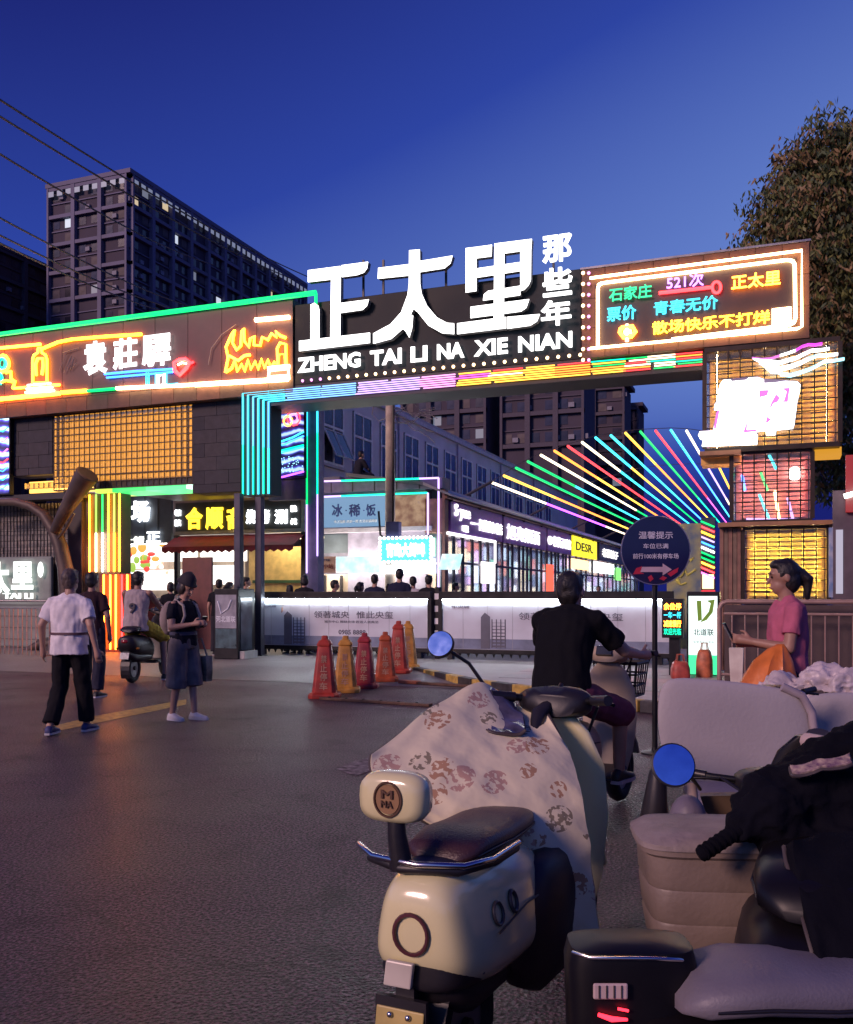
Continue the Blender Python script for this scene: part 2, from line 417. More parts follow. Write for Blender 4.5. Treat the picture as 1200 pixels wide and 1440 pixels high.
# ================================================================ barriers across the entrance
BY = 17.5
def barrier(label, px0, px1, txt):
    a, b = PY(px0, 836, BY), PY(px1, 836, BY)
    t = thing('boom_barrier', label, 'barrier', (a.x, BY, .1), group='advertising barriers across the entrance')
    zt = 1.46
    board = mat('barrier_board', (.50, .52, .57), .45, var=.10, scale=1.5)
    MB().box((a.x, BY - .05, zt - .15), (b.x, BY + .05, zt)).build('top_rail', black_metal, t, bevel=.01)
    MB().box((a.x, BY - .04, .22), (b.x, BY + .04, .31)).build('bottom_rail', black_metal, t, bevel=.01)
    MB().box((a.x + .05, BY - .01, .31), (b.x - .05, BY + .01, zt - .15)).build('board', board, t)
    for x in (a.x + .03, b.x - .03): MB().box((x - .04, BY - .045, .311), (x + .04, BY + .045, zt - .151)).build('end_post', black_metal, t)
    MB().box((a.x + .08, BY - .046, zt - .178), (b.x - .08, BY - .024, zt - .152)).build('light_strip', em((.82, .93, 1), 45.0, 'lit_barrier_strip'), t)
    n = 26
    for k in range(n):
        x = a.x + (b.x - a.x) * (k + .5) / n
        MB().add([(x - .03, BY - .02, .219), (x + .03, BY - .02, .219), (x + .03, BY + .02, .219), (x - .03, BY + .02, .219), (x, BY, .14)],
                 [(3, 2, 1, 0), (0, 1, 4), (1, 2, 4), (2, 3, 4), (3, 0, 4)]).build('tooth', black_metal, t)
    # sheet seams of the board
    for k in range(1, 9):
        x = a.x + (b.x - a.x) * k / 9
        MB().box((x - .004, BY - .014, .32), (x + .004, BY - .0105, zt - .18)).build('seam', mat('seam_grey', (.3, .31, .34), .5), t)
    W = b.x - a.x; y = BY - .012; ink = mat('print_ink', (.10, .10, .13), .6, var=.1)
    blue = mat('print_skyline', (.16, .19, .27), .6, var=.3, scale=3)
    MB().box((a.x + .075, BY - .0115, .315), (b.x - .075, BY - .0102, .52)).build('printed_band', blue, t)
    # printed tower block with rows of windows
    cx = a.x + W * .24
    MB().prism([(cx - .22, y, .33), (cx - .22, y, .95), (cx - .14, y, 1.04), (cx - .03, y, .96), (cx - .03, y, .33)], (0, -.006, 0)).build('printed_tower', ink, t)
    for j in range(8):
        MB().box((cx, y - .006, .36 + j * .068), (cx + .28, y, .395 + j * .064)).build('printed_floor', ink, t)
    for s in (0, .09, .18, .27): MB().box((cx + s, y - .008, .345), (cx + s + .02, y - .001, .91)).build('printed_pier', ink, t)
    x = a.x + W * .36
    for s in txt:
        text_on(s, (x, y, .90), (W * .2, 0, 0), (0, 0, .15), ink, t, bold=.008, depth=.006)
        x += W * .24
    text_on('城市中心 稀缺央境 匠造人居典范', (a.x + W * .42, y, .80), (W * .3, 0, 0), (0, 0, .055), ink, t, bold=.004, depth=.004)
    text_on('0985 8888', (a.x + W * .5, y, .56), (W * .15, 0, 0), (0, 0, .10), ink, t, bold=.02, depth=.006)
    text_on('中央城', (a.x + W * .06, y, 1.12), (W * .08, 0, 0), (0, 0, .06), ink, t, bold=.004, depth=.004)
    MB().box((a.x + .2, BY - .08, .10), (a.x + .3, BY + .08, .219)).build('foot', black_metal, t)
    MB().box((b.x - .3, BY - .08, .10), (b.x - .2, BY + .08, .219)).build('foot', black_metal, t)
    return t
barrier('grey advertising barrier panel left of the cyclist, behind the row of pylons', 356, 607, ['领著城央', '惟此央玺'])
barrier('grey advertising barrier panel half hidden behind the cyclist in black', 618, 948, ['领著城央', '惟此央玺'])

def kiosk(name, label, px0, px1, pyt, pyb, Y, depth, lit):
    a, b = PY(px0, 836, Y), PY(px1, 836, Y); zt = PY(px0, pyt, Y).z; z0 = gz(Y)
    t = thing(name, label, 'advert box', ((a.x + b.x) / 2, Y, z0))
    MB().box((a.x, Y, z0), (b.x, Y + depth, zt)).build('case', black_metal, t, bevel=.015)
    return t, a.x, b.x, z0, zt
t, x0, x1, z0, zt = kiosk('advert_box', 'black advert box with a dim poster beside the left barrier', 301, 335, 828, 937, 15.9, .62, False)
glass = mat('poster_grey', (.30, .30, .33), .3, var=.3, scale=4)
MB().box((x0 + .04, 15.892, z0 + .62), (x1 - .04, 15.899, zt - .12)).build('poster', glass, t)
MB().box((x0 + .04, 15.893, z0 + .22), (x1 - .04, 15.899, z0 + .61)).build('lower_poster', mat('poster_teal', (.05, .10, .11), .3, var=.5, scale=6), t)
lg = mat('poster_print', (.75, .78, .8), .5)
MB().tube([(x0 + .1, 15.885, zt - .25), (x0 + .18, 15.885, zt - .5), (x0 + .34, 15.885, zt - .4), (x0 + .42, 15.885, zt - .22)], .018, 6).build('leaf_logo', lg, t)
text_on('河北道联', (x0 + .06, 15.892, z0 + .74), (x1 - x0 - .12, 0, 0), (0, 0, .13), lg, t, bold=.02, depth=.006)
MB().box((x1 - .05, 15.95, z0 + .001), (x1 + .12, 16.45, z0 + .16)).build('plinth', mat('kerb_stone'), t, bevel=.01)
MB().box((x1 + .001, 15.98, z0 + .18), (x1 + .012, 16.40, zt - .15)).build('side_glass', mat('dark_glass', (.05, .06, .08), .12, var=.4, scale=3), t)

# lit advert box and small lit sign right of the round sign
t, x0, x1, z0, zt = kiosk('advert_box', 'glowing white and green advert box with a leaf logo', 966, 1012, 832, 937, 14.9, .35, True)
MB().box((x0 + .03, 14.892, z0 + .36), (x1 - .03, 14.899, zt - .07)).build('lit_face', em((.80, .95, .92), 1.1, 'lit_advert_face'), t)
MB().box((x0 + .03, 14.893, z0 + .06), (x1 - .03, 14.899, z0 + .359)).build('lit_base', em((.05, .75, .3), 1.0, 'lit_advert_green'), t)
lf = mat('logo_green', (.22, .50, .04), .5)
c0 = V((x0 + .2, 14.885, zt - .34)); W = (x1 - x0)
MB().prism([c0 + V((-.03, 0, -.12)), c0 + V((-.05, 0, .2)), c0 + V((.02, 0, .2)), c0 + V((.03, 0, -.10))], (0, -.004, 0)).build('logo_stem', lf, t)
MB().prism([c0 + V((0, -.001, -.14)), c0 + V((.1, -.001, -.10)), c0 + V((.19, -.001, .02)), c0 + V((.22, -.001, .22)), c0 + V((.1, -.001, .2)), c0 + V((.16, -.001, .16)), c0 + V((.13, -.001, .03)), c0 + V((.06, -.001, -.06))], (0, -.004, 0)).build('logo_leaf', lf, t)
text_on('北道联', (x0 + .1, 14.891, z0 + .66), (W - .18, 0, 0), (0, 0, .11), mat('logo_ink', (.03, .10, .09), .5), t, bold=.02, depth=.004)
text_on('智慧停车运营商', (x0 + .1, 14.891, z0 + .54), (W - .18, 0, 0), (0, 0, .04), mat('logo_ink'), t, bold=.006, depth=.003)
a, b = PY(931, 836, 14.7), PY(961, 836, 14.7)
t = thing('fee_display', 'small led fee display with orange and green characters on a dark post', 'display', ((a.x + b.x) / 2, 14.7, .1))
zt, zb = PY(931, 842, 14.7).z, PY(931, 897, 14.7).z
MB().box((a.x, 14.7, zb), (b.x, 14.95, zt)).build('case', black_metal, t, bevel=.01)
MB().box(((a.x + b.x) / 2 - .06, 14.78, .1), ((a.x + b.x) / 2 + .1, 14.92, zb - .001)).build('post', black_metal, t)
h = zt - zb
for s, c, q in (('余位停', ORANGE, .72), ('一车一杆', CYAN, .50), ('减速慢行', ORANGE, .28), ('欢迎光临', TEAL, .08)):
    text_on(s, (a.x + .03, 14.697, zb + h * q), (b.x - a.x - .06, 0, 0), (0, 0, h * .17), c, t, bold=.01, depth=.006)
# barrier drive cabinet between the two barriers, with drop rods
p = PY(612, 836, 17.45)
t = thing('barrier_post', 'slim dark post with white stripes between the two barriers', 'post', (p.x, 17.45, .1))
MB().box((p.x - .05, 17.56, .1), (p.x + .05, 17.68, 1.55)).build('post', black_metal, t, bevel=.01)
for k in range(5): MB().box((p.x - .052, 17.552, .3 + k * .25), (p.x + .052, 17.559, .42 + k * .25)).build('stripe', mat('stripe_white', (.7, .7, .72), .4), t)

# ================================================================ rubber pylons with four sides
def pylon(label, px, py, hpx, m, col):
    p = PG(px, py); p = V((p.x, p.y, gz(p.y)))
    D = -sin(TH) * p.x + cos(TH) * p.y
    h = hpx * D / FOC
    t = thing('traffic_pylon', label, 'pylon', p, rz=random.uniform(.15, .45), group='square pylons on the road')
    def ring(s, z, c=.28):
        k = s * (1 - c); return [(s, -k, z), (s, k, z), (k, s, z), (-k, s, z), (-s, k, z), (-s, -k, z), (-k, -s, z), (k, -s, z)]
    MB().loft([ring(.21, 0), ring(.21, .05), ring(.185, .075), ring(.165, .08)]).build('base', m, t, local=True, bevel=.008)
    MB().loft([ring(.160, .078), ring(.152, .16), ring(.092, h - .14), ring(.086, h - .13), ring(.10, h - .125), ring(.10, h - .10), ring(.07, h - .05), ring(.045, h - .04), ring(.042, h), ring(.03, h + .012)]).build('body', m, t, smooth=30, local=True, bevel=.006)
    for k in range(4):
        c, s = cos(k * pi / 2), sin(k * pi / 2)
        for i, ch in enumerate('禁止停车'):
            z0 = h * (.70 - .145 * i); z1 = z0 - h * .125
            def q(z, x):
                r = .152 + (.092 - .152) * (z - .16) / (h - .30) + .004
                return V((r * s + x * c, -r * c + x * s, z))
            ww = .055 - .005 * (3 - i)
            o = q(z1, -ww); text_on(ch, o, q(z1, ww) - o, q(z0, -ww) - o, mat('faded_print', (.40, .22, .14), .6, var=.3), t, bold=.02, depth=.004, local=True)
    return t
pr = mat('pylon_red', (.30, .028, .014), .45, var=.35, scale=7, bump=.25, bscale=30)
po = mat('pylon_orange', (.33, .065, .018), .45, var=.35, scale=7, bump=.25, bscale=30)
py_ = mat('pylon_yellow', (.40, .19, .03), .45, var=.35, scale=7, bump=.25, bscale=30)
pm = mat('pylon_crimson', (.25, .018, .025), .45, var=.35, scale=7, bump=.25, bscale=30)
pylon('red square pylon at the near end of the row, closest to the walkers', 457, 981, 86, pr, 'red')
pylon('yellow square pylon second in the row, next to the nearest red one', 486, 973, 78, py_, 'yellow')
pylon('crimson square pylon third in the row, right of the yellow one', 513, 967, 76, pm, 'red')
pylon('orange-red square pylon standing alone after the gap, fourth in the row', 542, 960, 68, po, 'orange')
pylon('tall red square pylon with a knob top, fifth in the row', 561, 953, 72, pr, 'red')
pylon('yellow square pylon at the far end of the row', 574, 948, 66, py_, 'yellow')
# ================================================================ the gate: beam, signs, neon
GY = 17.0
# --- left neon board ------------------------------------------------
xl, xr = PY(-70, 500, GY).x, PY(412, 500, GY).x
zt, zb = PY(0, 474, GY).z, PY(0, 568, GY).z
t = thing('neon_board', 'long dark neon board with glowing bottle, lettering and train, green tube on top', 'sign', ((xl + xr) / 2, GY, zb))
MB().box((xl, GY + .02, zb), (xr, GY + 1.1, zt)).build('box', dark_panel, t)
n = 11; bp = [mat('board_panel_%d' % i, ((.15, .125, .14)[i], .062, .058), .55, var=.25, scale=1.5) for i in range(3)]
for k in range(n):
    a, b = xl + (xr - xl) * k / n, xl + (xr - xl) * (k + 1) / n
    MB().box((a + .006, GY, zb), (b - .006, GY + .018, zt - .01)).build('panel', bp[k % 3], t)
zs = PY(0, 580, GY).z
for k in range(16):
    a, b = xl + (xr - xl) * k / 16, xl + (xr - xl) * (k + 1) / 16
    MB().box((a + .005, GY + .01, zs - .13), (b - .005, GY + .5, zb - .004)).build('brick', mat('sill_brick_%d' % (k % 2), ((.16, .13)[k % 2], .085, .065), .8, bump=.4), t)
xg = PY(446, 415, GY).x
MB().tube([(xl, GY - .05, zt + .05), (xg, GY - .05, zt + .05)], .055, 8).build('neon_tube', GREEN, t)
MB().tube([(xg, GY - .05, zt + .04), (xg, GY - .05, zt - .28)], .03, 8).build('neon_tube', GREEN, t)
NY = GY - .055
def neon(parent, pts, m, r=.028, Y=NY, rad=0, name='neon_tube', closed=False):
    if rad: pts = round_pts(pts, rad)
    return line_y(MB(), pts, Y, r, 6, closed).build(name, m, parent)
neon(t, [(-60, 567), (84, 553)], ORANGE, .05)
neon(t, [(86, 552), (122, 549.5)], YELLOW, .045)
neon(t, [(122, 549.8), (163, 546.5)], GREEN, .035)
neon(t, [(164, 546), (272, 541)], WARMW, .04)
neon(t, [(274, 541), (405, 533)], WARMW, .05)
neon(t, [(-60, 495), (57, 484)], ORANGE, .035)
neon(t, [(60, 490), (82, 481), (102, 477), (150, 473), (199, 470)], YELLOW, .035)
neon(t, [(359, 450), (407, 446)], WARMW, .045)
# bottle
neon(t, [(46, 548), (46, 505), (48, 499), (53, 496), (54, 489), (58, 489), (59, 496), (64, 499), (66, 505), (66, 546)], YELLOW, .03)
neon(t, [(51, 528), (50, 512), (53, 504), (60, 504), (61, 514), (59, 527)], YELLOW, .035)
neon(t, [(46, 539), (66, 538)], ORANGE, .03)
for q in (0, 5, 10): neon(t, [(36 + q * .3, 552 - q), (76 - q * .5, 549 - q)], em((.85, .95, 1), 2.5, 'neon_cool_white') if q > 3 else WARMW, .03)
neon(t, [(20, 546), (84, 541)], ORANGE, .03)
# seated figure at the far left
neon(t, [(4 + 9 * cos(q * pi / 6), 511 + 12 * sin(q * pi / 6)) for q in range(12)], YELLOW, .03, closed=True)
neon(t, [(3 + 5 * cos(q * pi / 6), 511 + 7 * sin(q * pi / 6)) for q in range(12)], TEAL, .04, closed=True)
neon(t, [(8, 524), (15, 522), (16, 533), (21, 536), (18, 547)], YELLOW, .035)
neon(t, [(0, 538), (8, 535), (17, 537)], YELLOW, .03)
neon(t, [(0, 524), (3, 531), (0, 541)], TEAL, .035)
# lettering and tracks
text_y('袁', 118, 152, 482, 529, NY, em((1, .98, 1), 1.7, 'neon_letter_white'), t, bold=.04, depth=.05)
text_y('莊', 160, 194, 478, 521, NY, em((1, .98, 1), 1.7, 'neon_letter_white'), t, bold=.032, depth=.05)
text_y('驛', 201, 241, 473, 517, NY, em((1, .98, 1), 1.7, 'neon_letter_white'), t, bold=.022, depth=.05)
neon(t, [(147, 526), (190, 522), (243, 519)], BLUE, .025); neon(t, [(150, 531), (243, 523)], BLUE, .022)
for x in (206, 209, 219, 234): neon(t, [(x, 524), (x, 543)], CYAN, .018)
neon(t, [(222, 528), (231, 527), (231, 541), (222, 542)], em((.85, .95, 1), 2.5, 'neon_cool_white'), .045, closed=True)
neon(t, [(205, 545), (250, 540)], CYAN, .03)
neon(t, [(246, 521), (245, 510), (252, 506), (261, 505), (267, 509), (262, 518), (253, 527), (246, 521)], RED, .045)
neon(t, [(250, 513), (256, 510), (262, 511)], WARMW, .02)
neon(t, [(268, 511), (272, 509)], RED, .025)
off_tube = mat('unlit_tube', (.30, .27, .28), .3)
neon(t, [(83, 522), (92, 500), (97, 494), (88, 496), (111, 489)], off_tube, .008); neon(t, [(90, 524), (101, 500), (95, 522)], off_tube, .008); neon(t, [(104, 503), (99, 520), (108, 510)], off_tube, .008)
neon(t, [(293, 513), (297, 490), (312, 470), (332, 456)], off_tube, .008)
# train and skyline
neon(t, [(317, 524), (321, 503), (318, 488), (326, 470), (330, 464), (327, 482), (333, 492), (339, 486), (340, 466), (343, 462), (344, 480), (350, 488), (352, 476), (358, 473), (357, 485), (366, 486), (369, 474), (377, 478), (382, 469), (389, 474), (388, 466), (394, 472), (402, 475)], YELLOW, .03)
neon(t, [(318, 523), (326, 518), (330, 506), (334, 522), (340, 512), (344, 522), (349, 506), (353, 519), (359, 508), (363, 519), (368, 505), (372, 517), (377, 506), (381, 516), (386, 509), (391, 514), (392, 498), (401, 498), (402, 512)], YELLOW, .03)
neon(t, [(391, 513), (390, 490), (394, 482), (402, 484), (403, 514)], YELLOW, .03)
neon(t, [(322, 500), (335, 507), (344, 500), (352, 499)], ORANGE, .03)
neon(t, [(378, 519), (406, 516), (406, 530), (378, 532)], WARMW, .06, closed=True)

# --- centre sign -----------------------------------------------------
xa, xb = PY(413, 500, GY).x, PY(817, 500, GY).x
zc0, zc1 = PY(413, 541, GY).z, PY(413, 428, GY).z
t = thing('gate_sign', 'huge white glowing characters and pinyin on a dark board over the entrance', 'sign', ((xa + xb) / 2, GY, zc0))
MB().box((xa, GY + .05, zc0), (xb, GY + .9, zc1)).build('board', mat('sign_board', (.006, .010, .014), .5, var=.3, scale=1, spec=.2), t, bevel=.01)
def Z(pts): return [(400 + x / 2.6667, 300 + y / 2.6667) for x, y in pts]
strokes = [
 [(88, 213), (210, 197), (210, 243), (88, 257)], [(215, 194), (313, 181), (309, 205), (297, 221), (272, 230), (215, 238)],
 [(175, 244), (210, 243.5), (208, 480), (172, 484)], [(209, 336), (316, 322), (309, 345), (292, 361), (209, 373)],
 [(98, 342), (112, 335), (126, 345), (130, 362), (130, 488), (98, 492)], [(55, 478), (320, 447), (320, 485), (55, 516)],
 [(352, 204), (467, 190), (467, 232), (350, 244)], [(509, 178), (630, 158), (622, 186), (600, 205), (509, 219)],
 [(468, 138), (507, 135), (508, 262), (467, 262)],
 [(467, 262.5), (462, 305), (438, 370), (398, 415), (333, 450), (333, 488), (400, 470), (448, 428), (482, 360), (496, 318), (508, 262.5)],
 [(508, 263), (514, 300), (534, 345), (572, 390), (610, 410), (636, 412), (636, 452), (590, 448), (540, 420), (500, 370), (483, 357)],
 [(440, 428), (462, 405), (474, 380), (482, 382), (478, 430), (468, 465), (455, 442)],
 [(680, 130), (720, 125), (720, 290), (680, 296)], [(721, 125), (778, 117), (776, 160), (721, 167)],
 [(721, 206), (884, 182), (884, 215), (721, 240)],
 [(788, 113), (825, 108), (822, 425), (785, 430)], [(826, 108), (928, 95), (925, 135), (826, 149)],
 [(885, 136), (925, 135.5), (924, 248), (916, 268), (900, 285), (885, 290)], [(745, 326), (748, 304), (764, 290), (884, 271), (884, 306)],
 [(698, 350), (918, 321), (907, 353), (887, 367), (698, 392)], [(648, 412), (830, 388), (830, 430), (648, 452)],
 [(835, 388), (958, 377), (947, 404), (922, 420), (835, 432)]]
LW = em((1, .985, .97), 2.0, 'lit_sign_white')
for s in strokes:
    q_ = MB().prism([PY(x, y, GY - .12) for x, y in Z(s)], (0, .02, 0)).build('letter_stroke', LW, t)
    MB().prism([PY(x, y, GY - .12) + V((0, .021, 0)) for x, y in Z(s)], (0, .13, 0)).build('letter_return', mat('letter_return', (.12, .12, .13), .5), q_)
for ch, q in (('那', (972, 1080, 92, 192)), ('些', (972, 1082, 214, 318)), ('年', (966, 1078, 334, 428))):
    text_y(ch, 400 + q[0] / 2.667, 400 + q[1] / 2.667, 300 + q[2] / 2.667, 300 + q[3] / 2.667, GY - .1, LW, t, bold=.018, depth=.1)
for w, a, b in (('ZHENG', 53, 288), ('TAI', 325, 442), ('LI', 477, 538), ('NA', 576, 677), ('XIE', 714, 840), ('NIAN', 880, 1081)):
    yb = 600 - (a - 55) * .0935; hh = 56 + (a - 55) * .004
    text_y(w, 400 + a / 2.667, 400 + b / 2.667, 300 + (yb - hh) / 2.667, 300 + yb / 2.667, GY - .02, LW, t, bold=.03, depth=.07)
for x in (297, 372, 607, 1010):
    p, q = PY(400 + x / 2.667, 400, GY + .3), zc1
    MB().box((p.x - .02, GY + .28, q), (p.x + .02, GY + .32, p.z + .5)).build('strut', black_metal, t)
# bulbs
zbulb = PY(426, 535, GY).z
x0, x1 = PY(425, 535, GY).x, PY(816, 508, GY).x
bulb = MB().ell((0, 0, 0), (.033, .033, .033), 8, 5).mesh('bulb', em((1, .62, .32), 4.0, 'lit_bulb'), 60)
pink_bulb = MB().ell((0, 0, 0), (.03, .03, .03), 8, 5).mesh('bulb', em((.9, .3, .8), 2.0, 'lit_bulb_pink'), 60)
pieces('bulb', pink_bulb, [(x0 + (x1 - x0) * k / 28, GY + .02, zbulb) for k in range(0, 3)], t)
pieces('bulb', bulb, [(x0 + (x1 - x0) * k / 28, GY + .02, zbulb) for k in range(3, 29)], t)

# --- beam below: dark band with the rainbow tubes -----------------------
xe = PY(988, 500, GY).x
zbt = zc0 - .003; zbb = PY(380, 574, GY).z
t = thing('gate_beam', 'dark gate beam edged with five rainbow neon lines bending down at its end', 'beam', ((xa + xe) / 2, GY, zbb))
xq = PY(341, 553, GY).x
MB().box((xq - .02, GY + .06, zbb + .06), (xe, GY + .9, zbt)).build('beam', dark_panel, t)
xc0 = PY(340, 553, GY).x; xc1 = PY(379, 553, GY).x; zcb = PY(341, 697, GY).z
MB().box((xc0, GY + .06, zcb), (xc1, GY + .5, zbb + .055)).build('drop_panel', dark_panel, t)
BYL, BOR, BRD, BWH, BPK, BGR, BTL = (em(c_, s_, 'band_%d' % n_) for n_, (c_, s_) in enumerate((((1, .50, .05), 2.2), ((1, .25, .03), 2.2), ((1, .04, .05), 2.0), ((1, .80, .55), 2.4), ((1, .12, .7), 1.5), ((0, .72, .15), 1.2), ((0, .75, .4), 1.2))))
seg_x = [341, 400, 450, 500, 545, 590, 640, 690, 735, 780, 830, 880, 915, 950, 988]
seg_c = [CYAN, em((.15, .45, 1), 1.6, 'neon_sky'), em((.2, .45, 1), 1.6, 'neon_pale_blue'), LILAC, LILAC, em((1, .35, .85), 1.5, 'neon_pale_pink'), BPK, BYL, BYL, BOR, BYL, BRD, BWH, BRD]
rnd = random.Random(5)
for i in range(6):
    zz = PY(341, 553 + 2.9 * i, GY).z; xv = PY(341 + 7.2 * i, 553, GY).x
    for k in range(len(seg_c)):
        q0 = PY(seg_x[k] + (7.2 * i if k == 0 else rnd.uniform(-6, 6)), 540, GY).x; q1 = PY(seg_x[k + 1], 540, GY).x
        c = seg_c[k]
        if k > 5 and rnd.random() < .5: c = rnd.choice([BRD, BWH, BPK, BYL] if k < 10 else [BRD, TEAL, BWH, BGR, BOR])
        MB().tube([(q0, GY + .02, zz), (q1, GY + .02, zz)], .012, 6).build('neon_tube', c, t)
    MB().tube([(xv, GY + .02, zz), (xv, GY + .02, (zz + zcb) / 2)], .022, 6).build('neon_tube', (CYAN, em((.1, .5, 1), 1.4, 'neon_azure'))[i % 3 == 2], t)
    MB().tube([(xv, GY + .02, (zz + zcb) / 2), (xv, GY + .02, zcb + .02)], .022, 6).build('neon_tube', (TEAL, CYAN)[i % 2], t)

# --- right sign box: train ticket ----------------------------------------
SYR = 16.9
xs, xe2 = PY(818, 440, SYR).x, PY(1139, 440, SYR).x
zs1, zs0 = PY(822, 379, SYR).z, PY(822, 504, SYR).z
t = thing('ticket_sign', 'brown panelled sign box with a neon train ticket in a white frame', 'sign', ((xs + xe2) / 2, SYR, zs0))
MB().box((xs, SYR + .02, zs0), (xe2, SYR + .9, zs1)).build('box', mat('brown_core', (.07, .035, .02), .6), t)
bm = [mat('rust_panel_%d' % i, ((.095, .08, .088)[i], (.036, .03, .033)[i], .019), .55, var=.3, scale=3, bump=.15) for i in range(3)]
n = 9
for i in range(n):
    for j in range(3):
        a, b = xs + (xe2 - xs) * i / n, xs + (xe2 - xs) * (i + 1) / n; c, d = zs0 + (zs1 - zs0) * j / 3, zs0 + (zs1 - zs0) * (j + 1) / 3
        MB().box((a + .006, SYR, c + .004), (b - .006, SYR + .019, d - .004)).build('panel', bm[(i * 2 + j) % 3], t)
MB().box((xs - .02, SYR - .02, zs1), (xe2 + .02, SYR + .92, zs1 + .035)).build('top_flashing', mat('flashing', (.2, .2, .24), .4, .7), t)
q = [(838, 399), (1120, 362), (1120, 458), (838, 487)]
MB().prism([PY(x, y, SYR - .004) for x, y in q], (0, -.016, 0)).build('ticket_board', mat('ticket_board', (.045, .03, .03), .5, var=.4, scale=1.5), t)
SN = SYR - .07
def n2(pts, m, r=.03, rad=0): return neon(t, pts, m, r, SN, rad)
n2([(830, 391), (1128, 352), (1128, 459), (1122, 462), (830, 490)], WARMW, .024)
n2([(841, 488), (841, 401), (846, 398), (1110, 365), (1118, 368), (1119, 452), (1112, 457), (945, 477)], WARMW, .028, 6)
MB().prism([PY(x, y, SN) for x, y in ((1086, 434), (1113, 431), (1113, 455), (1086, 458))], (0, .05, 0)).build('lit_block', WARMW, t)
for s, m, a, b, yt, yb, bd in (('石家庄', em((.02, .8, .3), 1.3, 'neon_leaf'), 857, 917, 406, 425, .012), ('521次', em((.55, .2, 1), 2.6, 'neon_purple'), 938, 990, 389, 408, .006),
      ('正太里', ORANGE, 1029, 1098, 388, 408, .012), ('票价', CYAN, 854, 895, 433, 453, .014), ('青春无价', CYAN, 920, 1010, 425, 444, .014),
      ('散场快乐不打烊', YELLOW, 918, 1083, 453, 471, .016)):
    text_y(s, a, b, yt, yb, SN, m, t, bold=bd, depth=.035)
n2([(927, 412), (1000, 404)], RED, .03)
n2([(1008 + 6 * cos(k * pi / 6), 404 + 8 * sin(k * pi / 6)) for k in range(13)], RED, .025)
n2([(874, 461), (890, 459), (894, 466), (888, 473), (877, 474), (872, 467), (874, 461)], ORANGE, .04); n2([(878, 467), (888, 466)], WARMW, .035); n2([(882, 456), (882, 480)], WARMW, .03)
# upright rows of bulbs between the signs
for px, mm in ((821, bulb), (829, pink_bulb)):
    a, b = PY(px, 385, SYR), PY(px, 507, SYR)
    pieces('bulb', mm, [(a.x, SYR - .05, b.z + (a.z - b.z) * k / 8) for k in range(9)], t)

# --- cladding and glass block screen under the left board ---------------------
WY = 17.25
t = thing('clad_wall', 'dark brick-clad wall with an amber glass block screen under the neon board', 'wall', (PY(180, 690, WY).x, WY, PY(180, 690, WY).z))
zt = zs - .135
clad = [mat('clad_brick_%d' % i, ((.045, .036, .052)[i], (.042, .034, .046)[i], (.050, .042, .052)[i]), .8, var=.25, scale=6, bump=.5, bscale=25) for i in range(3)]
def clad_area(px0, px1, pyb, ref):
    a, b = PY(px0, pyb, WY), PY(px1, pyb, WY); zb = PY(ref, pyb, WY).z
    MB().box((a.x, WY + .02, zb), (b.x, WY + .6, zt)).build('wall_core', dark_panel, t)
    bw, bh = .62, .30; z = zt; j = 0
    while z > zb + .03:
        z0 = max(zb, z - bh); x = a.x - (j % 2) * bw / 2
        while x < b.x - .01:
            c, d = max(x, a.x), min(x + bw, b.x)
            if d - c > .03: MB().box((c + .004, WY + random.uniform(-.008, .006), z0 + .004), (d - .004, WY + .019, z - .004)).build('brick', clad[random.randrange(3)], t)
            x += bw
        z = z0; j += 1
clad_area(271, 339, 694, 271)
clad_area(12, 74, 670, 12)
a, b = PY(75, 690, WY), PY(270, 690, WY); zb = PY(75, 690, WY).z
MB().box((a.x, WY + .5, zb), (b.x, WY + .54, zt)).build('back_panel', em((1, .46, .09), .95, 'lit_screen_back'), t)
MB().box((a.x, WY + .19, zb + .02), (b.x, WY + .23, zb + .06)).build('lamp_strip', em((1, .62, .22), 42, 'lit_amber_strip'), t)
em((1, .50, .10), 1.6, 'lit_amber_back')
cols, rows = 26, 11
gb = mat('amber_glass', (.95, .74, .42), .15, var=.2, scale=12, trans=.92)
fw, fh = (b.x - a.x) / cols, (zt - zb) / rows
mortar = mat('screen_frame', (.05, .025, .012), .5)
bx = MB()
w, h = fw / 2 - .008, fh / 2 - .012
bx.loft([[(-w, .12, -h), (w, .12, -h), (w, .12, h), (-w, .12, h)], [(-w, 0, -h), (w, 0, -h), (w, 0, h), (-w, 0, h)], [(-w * .86, -.008, -h * .86), (w * .86, -.008, -h * .86), (w * .86, -.008, h * .86), (-w * .86, -.008, h * .86)], [(-w * .66, -.002, -h * .66), (w * .66, -.002, -h * .66), (w * .66, -.002, h * .66), (-w * .66, -.002, h * .66)]])
bme = bx.mesh('glass_block', gb)
pieces('glass_block', bme, [(a.x + fw * (i + .5), WY + .03, zb + fh * (j + .5)) for i in range(cols) for j in range(rows)], t)
for i in range(cols + 1): MB().box((a.x + fw * i - .007, WY + .01, zb), (a.x + fw * i + .007, WY + .16, zt)).build('bar', mortar, t)
for j in range(rows + 1): MB().box((a.x, WY + .012, zb + fh * j - .011), (b.x, WY + .158, zb + fh * j + .011)).build('bar', mortar, t)
# lower strip of blocks to the left
c = PY(28, 690, WY); zz = PY(28, 676, WY).z; zb2 = PY(28, 692, WY).z
MB().box((c.x, WY + .3, zb2), (a.x - .01, WY + .34, zz)).build('lit_back', MATS['lit_amber_back'], t)
k = int((a.x - c.x) / fw)
pieces('glass_block', bme, [(a.x - .01 - fw * (i + .5), WY + .03, (zb2 + zz) / 2) for i in range(k)], t)

